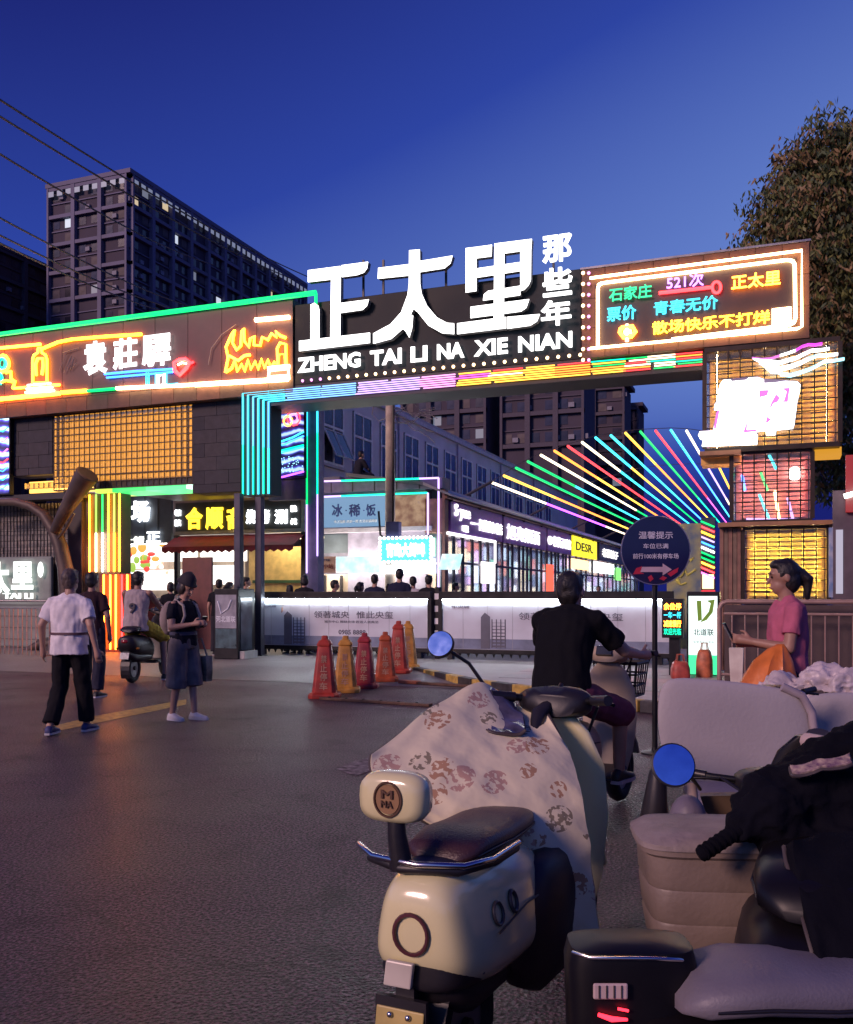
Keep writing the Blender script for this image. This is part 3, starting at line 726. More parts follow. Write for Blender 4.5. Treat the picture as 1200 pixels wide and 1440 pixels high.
# --- green lit canopy edge below and the neon pier on its left ------------------
CY2 = 17.3
zg1, zg0 = PY(140, 686, CY2).z, PY(140, 693, CY2).z
t = thing('entrance_canopy', 'canopy with a green to white glowing edge above the food stalls', 'canopy', (PY(240, 690, CY2).x, CY2, zg0))
xs_ = [PY(q, 690, CY2).x for q in (134, 158, 205, 262, 300, 336)]
for k, c in enumerate((em((.55, .85, .1), 1.0, 'lit_lime'), em((.05, .75, .15), 1.0, 'lit_green'), em((.1, .8, .25), 1.1, 'lit_green_b'), em((.6, 1, .75), 1.3, 'lit_mint'), em((.9, 1, .95), 1.6, 'lit_pale'))):
    MB().box((xs_[k], CY2, zg0), (xs_[k + 1] - .005, CY2 + .9, zg1 - .01)).build('light_panel', c, t)
MB().box((xs_[0] - .05, CY2 + .01, zg1), (xs_[-1], CY2 + 3.2, zg1 + .14)).build('slab', dark_panel, t)
t = thing('neon_pier', 'dark pier striped with upright yellow and green neon tubes', 'pier', (PY(142, 800, CY2).x, CY2 + .1, .1))
p0, p1 = PY(118, 800, CY2 + .1).x, PY(168, 800, CY2 + .1).x
MB().box((p0, CY2 + .1, .1), (p1, CY2 + .5, zg0 - .01)).build('pier', mat('pier_face', (.10, .08, .05), .5), t)
z8 = PY(142, 804, CY2).z
for k, px in enumerate((124, 133, 142, 150.5, 158.5, 166)):
    x = PY(px, 800, CY2).x; c = (YELLOW, WARMW, em((.9, 1, .8), 2.5, 'neon_pale_lime'), YELLOW, em((.6, .9, .1), 1.6, 'neon_lime'), YELLOW)[k]
    MB().tube([(x, CY2 + .05, zg0 - .03), (x, CY2 + .05, (zg0 + z8) / 2)], .022, 6).build('neon_tube', (GREEN, em((.35, .9, .1), 1.4, 'neon_grass'))[k % 2] if k in (1, 2) else c, t)
    MB().tube([(x, CY2 + .05, (zg0 + z8) / 2 - .01), (x, CY2 + .05, z8)], .022, 6).build('neon_tube', (ORANGE, WARMW, WHITE, ORANGE, YELLOW, YELLOW)[k], t)
t = thing('neon_plinth', 'low plinth with upright red and orange tubes below the neon pier', 'plinth', (PY(165, 870, 16.9).x, 16.9, .1))
p0, p1 = PY(140, 800, 16.95).x, PY(184, 800, 16.95).x
z8 -= .06
MB().box((p0, 16.95, .1), (p1, 17.2, z8)).build('block', mat('plinth_red', (.14, .03, .015), .5), t)
for px in (146, 155, 163, 171.5, 179):
    x = PY(px, 850, 16.9).x; MB().tube([(x, 16.9, .16), (x, 16.9, z8 - .02)], .02, 6).build('neon_tube', (RED, ORANGE, ORANGE)[int(px) % 3], t)
# thin posts that carry the canopy
for px, yt, yb, Y, lb in ((336, 694, 936, 16.75, 'slim dark square post rising behind the black advert box'), (365.5, 699, 912, 17.1, 'slim dark post at the left end of the first barrier')):
    p = PY(px, yt, Y)
    t = thing('canopy_post', lb, 'post', (p.x, Y, .1))
    MB().box((p.x - .075, Y - .075, .1), (p.x + .075, Y + .075, p.z)).build('shaft', mat('post_paint', (.05, .05, .075), .4, .3), t, bevel=.008)
    MB().box((p.x - .12, Y - .12, .1), (p.x + .12, Y + .12, .115)).build('foot_plate', black_metal, t)
# ================================================================ far left: screen, stone wall, sculpture, fence
def screen_mat(name, kind, scale=1.0, s=1.2):
    """A lit picture screen: bands of coloured light drawn with noise and waves."""
    if name in MATS: return MATS[name]
    m, n, l, p = nodes(name)
    tc = n.new('ShaderNodeTexCoord')
    wv = n.new('ShaderNodeTexWave'); wv.bands_direction = 'Z'; wv.inputs['Scale'].default_value = scale; wv.inputs['Distortion'].default_value = 5; wv.inputs['Detail'].default_value = 3
    l.new(tc.outputs['Object'], wv.inputs['Vector'])
    cr = n.new('ShaderNodeValToRGB'); e = cr.color_ramp.elements
    stops = {'night': [(0, (.01, .01, .06)), (.45, (.03, .04, .35)), (.62, (.2, .05, .6)), (.75, (.05, .4, .9)), (.92, (.6, .8, 1))],
             'menu': [(0, (.8, .75, .7)), (.55, (1, .95, .9)), (.70, (.9, .25, .15)), (.78, (1, .8, .45)), (.9, (1, 1, 1))],
             'food': [(0, (.05, .03, .02)), (.4, (.25, .12, .08)), (.6, (.5, .32, .2)), (.8, (.12, .08, .2)), (1, (.6, .5, .45))],
             'ice': [(0, (.25, .6, .8)), (.4, (.5, .85, .95)), (.7, (.95, 1, 1)), (1, (.1, .5, .75))]}[kind]
    e[0].position, e[0].color = stops[0][0], (*stops[0][1], 1); e[1].position, e[1].color = stops[-1][0], (*stops[-1][1], 1)
    for q, c in stops[1:-1]:
        x = e.new(q); x.color = (*c, 1)
    if kind in ('menu', 'food', 'ice'):
        no = n.new('ShaderNodeTexNoise'); no.inputs['Scale'].default_value = scale * 2.2; no.inputs['Detail'].default_value = 6
        l.new(tc.outputs['Object'], no.inputs['Vector']); l.new(no.outputs['Fac'], cr.inputs[0])
    else:
        l.new(wv.outputs['Fac'], cr.inputs[0])
    l.new(cr.outputs[0], p.inputs['Emission Color']); p.inputs['Emission Strength'].default_value = s
    p.inputs['Base Color'].default_value = (.02, .02, .02, 1)
    MATS[name] = m
    return m
t = thing('led_screen', 'tall led screen with violet and blue waves at the left edge', 'screen', (PY(-10, 695, 17.1).x, 17.1, PY(0, 696, 17.1).z))
a, b = PY(-70, 640, 17.1), PY(13, 640, 17.1); z0, z1 = PY(0, 696, 17.1).z, PY(0, 582, 17.1).z
MB().box((a.x, 17.12, z0), (b.x, 17.24, z1)).build('case', black_metal, t)
MB().box((a.x, 17.105, z0 + .03), (b.x - .03, 17.119, z1 - .03)).build('picture', screen_mat('led_waves', 'night', 1.1, 1.5), t)
for k, (y, c) in enumerate(((604, CYAN), (618, VIOLET), (634, PINK), (648, RED), (660, BLUE), (672, CYAN), (684, BLUE))):
    line_y(MB(), [(-30, y + 4), (-8, y), (4, y + 3), (11, y - 3)], 17.10, .014).build('light_wave', c, t)
# dark rail under the screen wall
t = thing('wall_beam', 'dark horizontal beam over the stone wall at left', 'beam', (PY(60, 705, 17.2).x, 17.2, PY(60, 705, 17.2).z))
a, b = PY(-70, 700, 17.2), PY(117, 700, 17.2); zz = PY(0, 697, 17.2).z
MB().box((a.x, 17.2, zz - .14), (b.x, 17.6, zz)).build('beam', dark_panel, t)
# stone wall, every stone its own piece, behind a wire screen
t = thing('stone_wall', 'pale stone block wall behind a black wire screen at left', 'wall', (PY(40, 930, 17.9).x, 17.9, .1))
a, b = PY(-70, 900, 17.9), PY(119, 900, 17.9); H = zz - .145
MB().box((a.x, 17.95, .1), (b.x, 18.2, H)).build('wall_core', mat('wall_mortar', (.12, .11, .11), .9), t)
stm = [mat('wall_stone_%d' % i, ((.30, .25, .34)[i], (.28, .23, .30)[i], (.26, .22, .27)[i]), .85, var=.25, scale=7, bump=.6, bscale=22) for i in range(3)]
z = .1; j = 0
while z < H - .05:
    h = min(.155, H - z); x = a.x - (j % 2) * .16
    while x < b.x - .02:
        c, d = max(x, a.x), min(x + .32, b.x)
        if d - c > .02: MB().box((c + .005, 17.9 + random.uniform(0, .025), z + .005), (d - .005, 17.951, z + h - .005)).build('stone', stm[random.randrange(3)], t)
        x += .32
    z += h; j += 1
t = thing('wire_screen', 'black wire screen of upright and level bars over the stone wall', 'screen', (PY(40, 930, 17.7).x, 17.7, .1))
nx = int((b.x - a.x) / .105)
for k in range(nx + 1):
    x = a.x + (b.x - a.x) * k / nx; MB().box((x - .008, 17.69, .1), (x + .008, 17.71, H - .01)).build('bar', black_metal, t)
for k in range(14):
    z = .3 + (H - .5) * k / 13; MB().box((a.x, 17.711, z - .006), (b.x, 17.723, z + .006)).build('bar', black_metal, t)
pier_x = PY(98, 800, 17.35).x, PY(117, 800, 17.35).x
t = thing('dark_pier', 'dark plain pier between the sculpture and the neon tubes', 'pier', (sum(pier_x) / 2, 17.35, .1))
MB().box((pier_x[0], 17.3, .1), (pier_x[1], 17.68, H - .02)).build('pier', mat('pier_dark', (.06, .05, .05), .7), t, bevel=.02)
# round lit logo inside the arch
t = thing('logo_board', 'low grey board with glowing white characters inside the branch arch', 'sign', (PY(10, 800, 17.4).x, 17.4, .1))
a, b = PY(-45, 800, 17.55), PY(72, 800, 17.55); z1 = PY(10, 783, 17.55).z
MB().box((a.x, 17.55, .1), (b.x, 17.66, z1)).build('board', mat('logo_board', (.20, .23, .21), .6, var=.2, scale=3), t, bevel=.05)
for k in range(4): MB().box((a.x + .01, 17.535, .3 + .28 * k), (b.x - .01, 17.549, .32 + .28 * k)).build('groove', mat('groove_grey', (.12, .13, .12), .6), t)
LG = em((.95, 1, .96), 1.3, 'lit_logo')
text_y('太', -16, 15, 790, 836, 17.47, LG, t, bold=.04, depth=.08)
text_y('里', 18, 48, 790, 829, 17.47, LG, t, bold=.04, depth=.08)
text_y('TAI LI', 6, 47, 834, 842, 17.47, LG, t, bold=.012, depth=.06)
q = PY(57, 801, 17.47); MB().ell(q, (.085, .04, .19), 12, 8).build('lit_oval', LG, t, smooth=60)
# bent log sculpture
t = thing('log_sculpture', 'bronze bent log sculpture with a sawn branch end and an arching limb', 'sculpture', (PY(80, 930, 17.0).x, 17.0, .1))
bz = mat('bronze_bark', (.085, .060, .048), .55, .25, var=.35, scale=3, bump=.4, bscale=14)
Yc = 17.0
pth = [(72, 935), (86, 905), (93, 870), (95, 835), (92, 800), (85, 768), (76, 745), (62, 724), (44, 712), (22, 706), (-5, 706), (-40, 716)]
rad = [.34, .25, .21, .19, .175, .165, .15, .125, .11, .10, .09, .08]
MB().tube([PY(x, y, Yc) for x, y in pth], rad, 14).build('limb', bz, t, smooth=60)
br = [(76, 748), (82, 736), (93, 716), (106, 694), (116, 678), (123, 667)]
MB().tube([PY(x, y, Yc - .12 - .02 * i) for i, (x, y) in enumerate(br)], [.10, .125, .155, .20, .24, .265], 16).build('sawn_branch', bz, t, smooth=50)
e0, e1 = PY(116, 678, Yc - .2), PY(123, 667, Yc - .22); dd = (e1 - e0).normalized()
MB().tube([e1 + dd * .003, e1 + dd * .02], [.25, .24], 16).build('sawn_end', mat('sawn_end', (.16, .10, .06), .6, scale=9), t, smooth=30)
MB().tube([PY(84, 905, Yc), PY(60, 905, Yc - .1), PY(30, 922, Yc - .15), PY(5, 934, Yc - .1)], [.16, .14, .10, .04], 12).build('root', bz, t, smooth=60)
MB().tube([PY(80, 760, Yc - .1), PY(92, 744, Yc - .1), PY(104, 722, Yc - .15)], [.03, .035, .03], 8).build('twig', bz, t, smooth=60)
# steel fence in front
FY = 15.5
a, b = PY(-60, 930, FY), PY(72, 930, FY)
t = thing('steel_fence', 'grey steel railing in front of the log sculpture', 'fence', ((a.x + b.x) / 2, FY, .1))
fm = mat('fence_steel', (.24, .23, .24), .4, .7)
zt = PY(30, 845, FY).z; zb = PY(30, 926, FY).z
MB().tube([(a.x, FY, zt), (b.x - .1, FY, zt), (b.x, FY, zt - .1), (b.x, FY, .1)], .022, 8).build('rail', fm, t, smooth=50)
MB().tube([(a.x, FY, zb), (b.x, FY, zb)], .018, 8).build('rail', fm, t, smooth=50)
MB().tube([(a.x, FY, zt - .16), (b.x, FY, zt - .16)], .015, 8).build('rail', fm, t, smooth=50)
n = int((b.x - a.x) / .125)
for k in range(n + 1):
    x = a.x + (b.x - a.x - .05) * k / n
    MB().box((x - .009, FY - .009, zb), (x + .009, FY + .009, zt - .16)).build('bar', fm, t)
MB().box((b.x - .02, FY - .2, .1), (b.x + .02, FY + .2, .13)).build('foot', fm, t)

# ================================================================ food stalls behind the canopy
SY = 21.0
t = thing('food_stall', 'food stall with dark character board and bright picture menus at left', 'stall', (PY(205, 930, SY).x, SY, .1))
a, b = PY(150, 700, SY), PY(241, 700, SY); z1, z0 = PY(165, 690, SY).z, PY(165, 765, SY).z
MB().box((a.x, SY, z0), (b.x, SY + .2, z1)).build('fascia', mat('fascia_slate', (.06, .075, .10), .5), t)
for k in range(1, 5):
    x = a.x + (b.x - a.x) * k / 5; MB().box((x - .01, SY - .015, z0), (x + .01, SY - .001, z1)).build('fascia_rib', mat('fascia_rib', (.035, .045, .06), .5), t)
LWC = em((.95, .98, 1), 3.0, 'lit_stall_white')
text_y('场', 186, 212, 705, 735, SY - .03, LWC, t, bold=.04, depth=.08)
text_y('广', 158, 172, 707, 726, SY - .03, LWC, t, bold=.03, depth=.08)
text_y('正', 207, 226, 748, 763, SY - .03, LWC, t, bold=.03, depth=.06)
text_y('食尚一条街', 168, 203, 755, 764, SY - .03, em((.9, .9, .8), 2, 'lit_stall_small'), t, bold=.02, depth=.05)
c, d = PY(120, 900, SY + 2), PY(345, 900, SY + 2)
MB().box((c.x, SY + 2, .1), (d.x, SY + 2.2, z1)).build('back_wall', mat('stall_wall', (.35, .28, .22), .7), t)
for i, (x0, x1, yt, yb, kind, nm, ss) in enumerate(((167, 228, 767, 800, 'menu', 'menu_a', 1.5), (229, 276, 764, 790, 'menu', 'menu_b', 3.2), (282, 346, 762, 790, 'menu', 'menu_c', 3.4), (170, 257, 802, 830, 'menu', 'menu_d', 1.5), (298, 338, 795, 822, 'menu', 'menu_e', 1.4))):
    mb = rect_y(MB(), x0, yt, x1, yb, SY + 1.6, .06)
    mb.build('menu_board', em((1, .93, .84), 1.6, 'lit_menu_' + nm) if i in (1, 2) else screen_mat('lit_' + nm, kind, 1.6, ss), t)
pic = [mat('food_red', (.6, .05, .04), .4), mat('food_orange', (.7, .25, .05), .4), mat('food_green', (.08, .25, .04), .4)]
rn = random.Random(3)
for k in range(14):
    px, py = rn.gauss(205, 13), rn.gauss(788, 9)
    p = PY(px, py, SY + 1.57); MB().ell(p, (rn.uniform(.06, .2), .02, rn.uniform(.05, .16)), 8, 6).build('food_picture', em(((.9, .06, .04), (.95, .4, .06), (.3, .5, .06))[k % 3], .8), t)
a, b = PY(160, 900, SY + .6), PY(345, 900, SY + .6)
MB().box((a.x, SY + .6, .1), (b.x, SY + 1.1, 1.25)).build('counter', mat('counter_red', (.35, .05, .03), .4, var=.4, scale=3), t, bevel=.02)
MB().box((a.x, SY + .55, 1.25), (b.x, SY + 1.15, 1.30)).build('counter_top', mat('counter_top', (.6, .58, .55), .3), t)
MB().tube([PY(165, 765, SY + .2), PY(345, 762, SY + .2)], .03, 6).build('lamp_tube', em((1, .93, .82), 8, 'lit_stall_tube'), t)
t = thing('standing_board', 'tall dark red standing board beside the person in denim culottes', 'board', (PY(277, 930, 18.6).x, 18.6, .1))
mb = rect_y(MB(), 256, 784, 298, 930, 18.6, .06); mb.build('board', mat('board_maroon', (.12, .03, .035), .5), t, bevel=.01)
# 合顺斋 stall
t = thing('noodle_stall', 'stall with yellow and white lettering on a grey-framed board and red awning', 'stall', (PY(335, 930, SY).x, SY, .1))
a, b = PY(243, 750, SY), PY(428, 750, SY); z0, z1 = PY(243, 753, SY).z, PY(243, 703, SY).z
MB().box((a.x, SY, z0), (b.x, SY + .15, z1)).build('frame', mat('sign_frame_grey', (.30, .29, .31), .4, .4), t, bevel=.015)
MB().box((a.x + .1, SY - .012, z0 + .1), (b.x - .1, SY - .002, z1 - .1)).build('board', mat('stall_board', (.035, .04, .045), .5), t)
YL = em((1, .62, .03), 2.0, 'lit_stall_yellow')
for s, x0, x1, m, bd in (('合', 262, 286, YL, .045), ('顺', 290, 315, YL, .035), ('斋', 319, 343, YL, .035), ('烧', 347, 361, LWC, .03), ('烤', 364, 380, LWC, .03), ('涮', 387, 405, LWC, .03)):
    text_y(s, x0, x1, 714 if m is YL else 717, 745 if m is YL else 737, SY - .015, m, t, bold=bd, depth=.06)
for s, x0, y in (('老店', 246.5, 717), ('清真', 246.5, 731), ('特色', 409.5, 711), ('小吃', 409.5, 729)): text_y(s, x0, x0 + 8.5, y, y + 9, SY - .015, LWC, t, bold=.03, depth=.05)
aw = mat('awning_red', (.32, .03, .05), .7, var=.25)
x0, x1 = a.x + .05, b.x - .02; zt = z0 - .02
MB().add([(x0, SY + .1, zt), (x1, SY + .1, zt), (x1, SY - .55, zt - .33), (x0, SY - .55, zt - .33), (x0, SY + .1, zt - .02), (x1, SY + .1, zt - .02), (x1, SY - .53, zt - .35), (x0, SY - .53, zt - .35)], [(0, 3, 2, 1), (4, 5, 6, 7), (0, 4, 7, 3), (1, 2, 6, 5), (3, 7, 6, 2)]).build('awning', aw, t)
for k in range(18):
    u0 = x0 + (x1 - x0) * k / 18; u1 = x0 + (x1 - x0) * (k + 1) / 18
    MB().prism([(u0, SY - .55, zt - .34), (u1, SY - .55, zt - .34), (u1, SY - .55, zt - .44), ((u0 + u1) / 2, SY - .55, zt - .50), (u0, SY - .55, zt - .44)], (0, .012, 0)).build('valance', aw, t)
mb = rect_y(MB(), 350, 770, 430, 935, SY + 1.2, .1); mb.build('back_wall', mat('yellow_wall', (.75, .55, .22), .6), t)
MB().box((PY(352, 800, SY).x, SY + .2, 2.9), (PY(428, 800, SY).x, SY + 1.1, 2.95)).build('lamp_panel', em((1, .82, .5), 4.5, 'lit_warm_panel'), t)
mb = rect_y(MB(), 355, 816, 428, 820, SY + 1.15, .03); mb.build('dado', mat('dado', (.05, .12, .06), .6), t)
MB().box((PY(352, 800, SY).x, SY + .3, .1), (PY(428, 800, SY).x, SY + .8, 1.3)).build('counter', mat('counter_wood', (.18, .07, .05), .5), t, bevel=.02)
for px in (247, 426): MB().box((PY(px, 800, SY).x - .06, SY + .01, .1), (PY(px, 800, SY).x + .06, SY + .14, z0 - .001)).build('post', dark_panel, t)

# ================================================================ pier with the led picture and neon edges
t = thing('led_pier', 'pier with a blue led picture of ribbons and neon-edged column', 'pier', (PY(410, 900, 18.3).x, 18.3, .1))
LY = 18.3
mb = rect_y(MB(), 376, 560, 430, 675, LY, .25); mb.build('screen_case', dark_panel, t)
mb = rect_y(MB(), 378, 566, 427, 671, LY - .012, .01); mb.build('picture', screen_mat('led_ribbons', 'night', 1.5, .7), t)
for pts, c in (([(378, 625), (395, 621), (412, 615), (427, 607)], CYAN), ([(378, 629), (400, 625), (427, 613)], BLUE), ([(378, 640), (398, 636), (427, 629)], CYAN), ([(378, 637), (398, 633), (427, 626)], TEAL), ([(378, 675), (400, 670), (427, 663)], VIOLET), ([(378, 584), (400, 575), (420, 569)], VIOLET)):
    line_y(MB(), pts, LY - .03, .02).build('ribbon', c, t)
for cx, cy, r, c in ((413, 588, 9, RED), (413, 588, 5, PINK), (391, 580, 4, LILAC), (391, 592, 3, PINK), (405, 592, 6, ORANGE)):
    line_y(MB(), [(cx + r * cos(k * pi / 6), cy + r * 1.1 * sin(k * pi / 6)) for k in range(12)], LY - .03, .018, closed=True).build('neon_flower', c, t)
line_y(MB(), [(386, 603), (386, 624)], LY - .03, .016).build('neon_tube', RED, t)
rn = random.Random(9)
dot = MB().ell((0, 0, 0), (.012, .012, .012), 6, 4).mesh('light_dot', em((.3, .7, 1), 2.0, 'lit_dot'))
pieces('light_dot', dot, [PY(rn.uniform(380, 426), rn.uniform(642, 664), LY - .02) for k in range(70)], t)
mb = rect_y(MB(), 378, 676, 430, 704, LY + .03, .2); mb.build('lower_panel', mat('panel_slate', (.10, .10, .15), .5), t)
mb = rect_y(MB(), 431, 556, 447, 935, LY + .1, .3); mb.build('column', mat('column_lilac', (.20, .18, .28), .5), t)
for px, y0, y1 in ((431.5, 565, 806), (446.5, 565, 782)):
    for k, c in enumerate((CYAN, TEAL, GREEN if px < 440 else TEAL, LILAC, LILAC)):
        q0 = y0 + (y1 - y0) * k / 5; q1 = y0 + (y1 - y0) * (k + 1) / 5
        line_y(MB(), [(px, q0), (px, q1)], LY + .07, .02).build('neon_tube', c, t)
# ================================================================ centre shop front: 冰稀饭
CYS = 24.0
t = thing('congee_shop', 'shop front with a pale blue signboard, framed by teal and white tubes', 'shop', (PY(530, 900, CYS).x, CYS, .1))
a, b = PY(436, 700, CYS), PY(622, 700, CYS)
roof_z = PY(622, 670, CYS).z
MB().box((a.x, CYS + .6, .1), (b.x - .25, CYS + .8, roof_z)).build('wall', mat('shop_wall', (.28, .27, .34), .7), t)
MB().box((a.x - .5, CYS + .02, PY(447, 694, CYS).z), (b.x, CYS + .62, roof_z - .01)).build('parapet', mat('parapet_lilac', (.13, .12, .2), .6), t)
for k in range(1, 6):
    x = a.x + (b.x - a.x) * k / 6; MB().box((x - .012, CYS + .005, PY(447, 694, CYS).z + .01), (x + .012, CYS + .019, roof_z - .02)).build('seam', dark_panel, t)
mb = rect_y(MB(), 447, 698, 551, 742, CYS, .1); mb.build('signboard', em((.20, .38, .62), .55, 'lit_pale_blue'), t)
ink = mat('navy_ink', (.02, .04, .18), .5)
for s, x0, x1 in (('冰', 467, 482), ('稀', 491, 507), ('饭', 515, 529)): text_y(s, x0, x1, 709, 727, CYS - .01, ink, t, bold=.03, depth=.02)
for x in (486, 511): text_y('·', x, x + 2, 717, 719, CYS - .01, ink, t, bold=.03, depth=.02)
text_y('手工现熬 清凉一夏 古法冰镇稀饭', 470, 531, 732, 736, CYS - .01, mat('white_ink', (.7, .75, .8), .5), t, bold=.01, depth=.02)
mb = rect_y(MB(), 556, 697, 600, 741, CYS, .1); mb.build('picture_board', screen_mat('lit_food_board', 'food', 1.6, .55), t)
mb = rect_y(MB(), 445, 744, 607, 750, CYS - .06, .2); mb.build('ledge', mat('ledge_grey', (.42, .40, .46), .5), t)
mb = rect_y(MB(), 452, 752, 503, 778, CYS + .4, .05); mb.build('shutter', mat('shutter', (.13, .16, .18), .4, scale=3), t)
for k in range(6): rect_y(MB(), 506 + 5 * k, 752, 509 + 5 * k, 780, CYS + .42, .05).build('pipe', mat('pipe_lilac', (.25, .23, .34), .5), t)
c = PY(521.5, 765, CYS + .33); MB().loft([[V((c.x + r * cos(q * pi / 12), y, c.z + r * sin(q * pi / 12))) for q in range(24)] for r, y in ((.13, c.y + .06), (.13, c.y), (.10, c.y - .01))]).build('fan_vent', mat('vent_blue', (.06, .07, .16), .5), t, smooth=40)
for pts, c in (([(447, 677), (480, 676)], LILAC), ([(480, 676), (520, 675)], TEAL), ([(520, 675), (556, 674)], TEAL), ([(556, 674), (590, 673)], TEAL), ([(590, 673), (617, 672)], LILAC), ([(617, 672), (617, 830)], LILAC),
               ([(447, 699), (480, 697.5)], LILAC), ([(480, 697.5), (545, 695)], TEAL), ([(545, 695), (601, 693)], TEAL), ([(602, 693), (602, 752)], LILAC)):
    line_y(MB(), pts, CYS - .07, .028).build('neon_tube', c, t)
# lit boards on the stall under it
rect_y(MB(), 438, 783, 472, 806, CYS - .8, .05).build('pink_board', mat('pink_board', (.55, .36, .36), .6), t)
text_y('24小时营业', 449, 464, 786, 789, CYS - .83, ink, t, bold=.01, depth=.01)
text_y('冰饮小站', 441, 469, 793, 800, CYS - .83, mat('maroon_ink', (.2, .03, .04), .5), t, bold=.02, depth=.01)
rect_y(MB(), 473, 783, 534, 806, CYS - .8, .05).build('lit_board', screen_mat('lit_ice_board', 'ice', 1.3, .85), t)
rect_y(MB(), 534.5, 795, 611, 807, CYS - .82, .07).build('lit_board', em((.92, .98, 1), 2.2, 'lit_white_board'), t)
rect_y(MB(), 535, 758, 605, 789, CYS - 1.0, .1).build('lit_board', em((.10, .62, .85), .95, 'lit_cyan_board'), t)
text_y('青岛大鲜啤', 544, 598, 764, 784, CYS - 1.02, LWC, t, bold=.04, depth=.05)
db = MB().ell((0, 0, 0), (.045, .045, .045), 8, 5).mesh('bulb', em((.9, 1, 1), 3.0, 'lit_cold_bulb'), 60)
pa, pb, pc = PY(534.5, 757, CYS - 1.02), PY(606, 757, CYS - 1.02), PY(534.5, 790.5, CYS - 1.02)
sp = [(pa.x + (pb.x - pa.x) * k / 12, pa.y, z) for k in range(13) for z in (pa.z, pc.z)] + [(x, pa.y, pa.z + (pc.z - pa.z) * k / 6) for k in range(1, 6) for x in (pa.x, pb.x)]
pieces('bulb', db, sp, t)
rect_y(MB(), 447, 808, 613, 842, CYS + .3, .1).build('interior', mat('warm_interior', (.6, .48, .36), .6, var=.4, scale=2), t)
MB().box((PY(450, 800, CYS).x, CYS - .7, 2.25), (PY(610, 800, CYS).x, CYS + .2, 2.28)).build('ceiling_lamp', em((1, .88, .76), 9, 'lit_interior_lamp'), t)
for k in range(7): rect_y(MB(), 455 + 23 * k, 809, 458 + 23 * k, 850, CYS + .2, .06).build('mullion', dark_panel, t)
t = thing('screen_on_post', 'small tilted menu screen hanging at the shop corner', 'screen', (PY(631, 790, 23.3).x, 23.3, PY(631, 803, 23.3).z))
o = PY(616, 801, 23.0); q = PY(644, 801, 23.4); h = PY(616, 779, 23.0).z - o.z
MB().prism([o, q, q + V((.1, 0, h)), o + V((.12, 0, h))], (.02, .07, 0)).build('panel', screen_mat('lit_ice_screen', 'ice', 2.2, .8), t)
MB().tube([(o + q) / 2 + V((.1, .1, h * .5)), (o + q) / 2 + V((.1, .5, h * .8))], .03, 6).build('bracket', black_metal, t)

# ================================================================ shop row along the street
SX = -8.7
Y0, Y1 = 24.0, 62.0
t = thing('shop_row', 'long shop row with purple fascia and white lettering along the lane', 'building', (SX, 30, .1))
fz0, fz1 = 3.12, 4.06
MB().box((SX - 3.0, Y0 + .1, .1), (SX - .6, Y1, 4.5)).build('wall', mat('row_wall', (.25, .23, .3), .7), t)
MB().box((SX - .58, Y0, fz0), (SX - .05, Y1, fz1)).build('fascia_core', mat('fascia_brown', (.20, .10, .08), .6), t)
MB().box((SX - .06, Y0 - .02, .1), (SX + .02, Y0 + .25, 4.3)).build('corner_pier', mat('corner_brown', (.24, .11, .08), .6), t)
# sloped eaves with rolled metal edge
MB().prism([(SX - .6, Y0 - .1, 4.52), (SX + .22, Y0 - .1, 4.16), (SX + .22, Y0 - .1, 4.10), (SX - .6, Y0 - .1, 4.44)], (0, Y1 - Y0, 0)).build('eaves', mat('eaves_metal', (.28, .28, .34), .45, .5), t)
MB().tube([(SX + .08, Y0 - .1, 4.08), (SX + .08, Y1, 4.08)], .035, 8).build('gutter_pipe', mat('gutter_copper', (.28, .13, .10), .4, .4), t, smooth=50)
for k in range(14): MB().box((SX + .0, Y0 + .4 + 2.6 * k, 4.0), (SX + .10, Y0 + .47 + 2.6 * k, 4.12)).build('gutter_bracket', black_metal, t)
MB().prism([(SX - .6, Y0 - .05, 4.53), (SX - 3.0, Y0 - .05, 4.9), (SX - 3.0, Y0 - .05, 4.8), (SX - .6, Y0 - .05, 4.45)], (0, Y1 - Y0, 0)).build('roof', mat('row_roof', (.10, .10, .13), .6), t)
purple = mat('purple_fascia', (.20, .07, .36), .45)
def px_y(px): a, b = ray(px); return SX * b / a
LS = em((1, .97, 1), 1.3, 'lit_fascia_white')
for x0, x1, col in ((632, 706, purple), (707, 768, purple), (769, 803, purple), (805, 839, None), (842, 876, mat('navy_fascia', (.03, .03, .09), .5))):
    y0, y1 = px_y(x0), px_y(x1)
    MB().box((SX - .04, y0 + .05, fz0 + .02), (SX + .03, y1 - .05, fz1 - .03)).build('fascia_panel', col or em((.95, .80, .02), .95, 'lit_yellow_panel'), t)
def text_x(body, px0, px1, z0, z1, m, **k):
    y0, y1 = px_y(px0), px_y(px1)
    return text_on(body, (SX + .035, y0, z0), (0, y1 - y0, 0), (0, 0, z1 - z0), m, t, **k)
text_x('S·yue', 637, 659, 3.52, 3.98, LS, bold=.012, depth=.05)
text_x('时悦', 648, 656, 3.22, 3.42, LS, bold=.014, depth=.05)
text_x('一', 660, 666, 3.50, 3.56, LS, bold=.012, depth=.05)
text_x('一间精酿咖啡店', 666, 704, 3.35, 3.72, LS, bold=.014, depth=.05)
text_x('旭亮烟酒', 711, 757, 3.27, 3.80, LS, bold=.014, depth=.05)
text_x('●老街面馆', 769, 801, 3.35, 3.78, LS, bold=.014, depth=.05)
text_x('DESR.', 809, 833, 3.40, 3.80, mat('black_ink', (.02, .02, .02), .5), bold=.014, depth=.03)
text_x('老茶馆子', 846, 868, 3.35, 3.8, LS, bold=.014, depth=.05)
MB().tube([(SX + .06, Y0 + .1, 3.10), (SX + .06, px_y(694), 3.10)], .05, 6).build('neon_tube', LS, t)
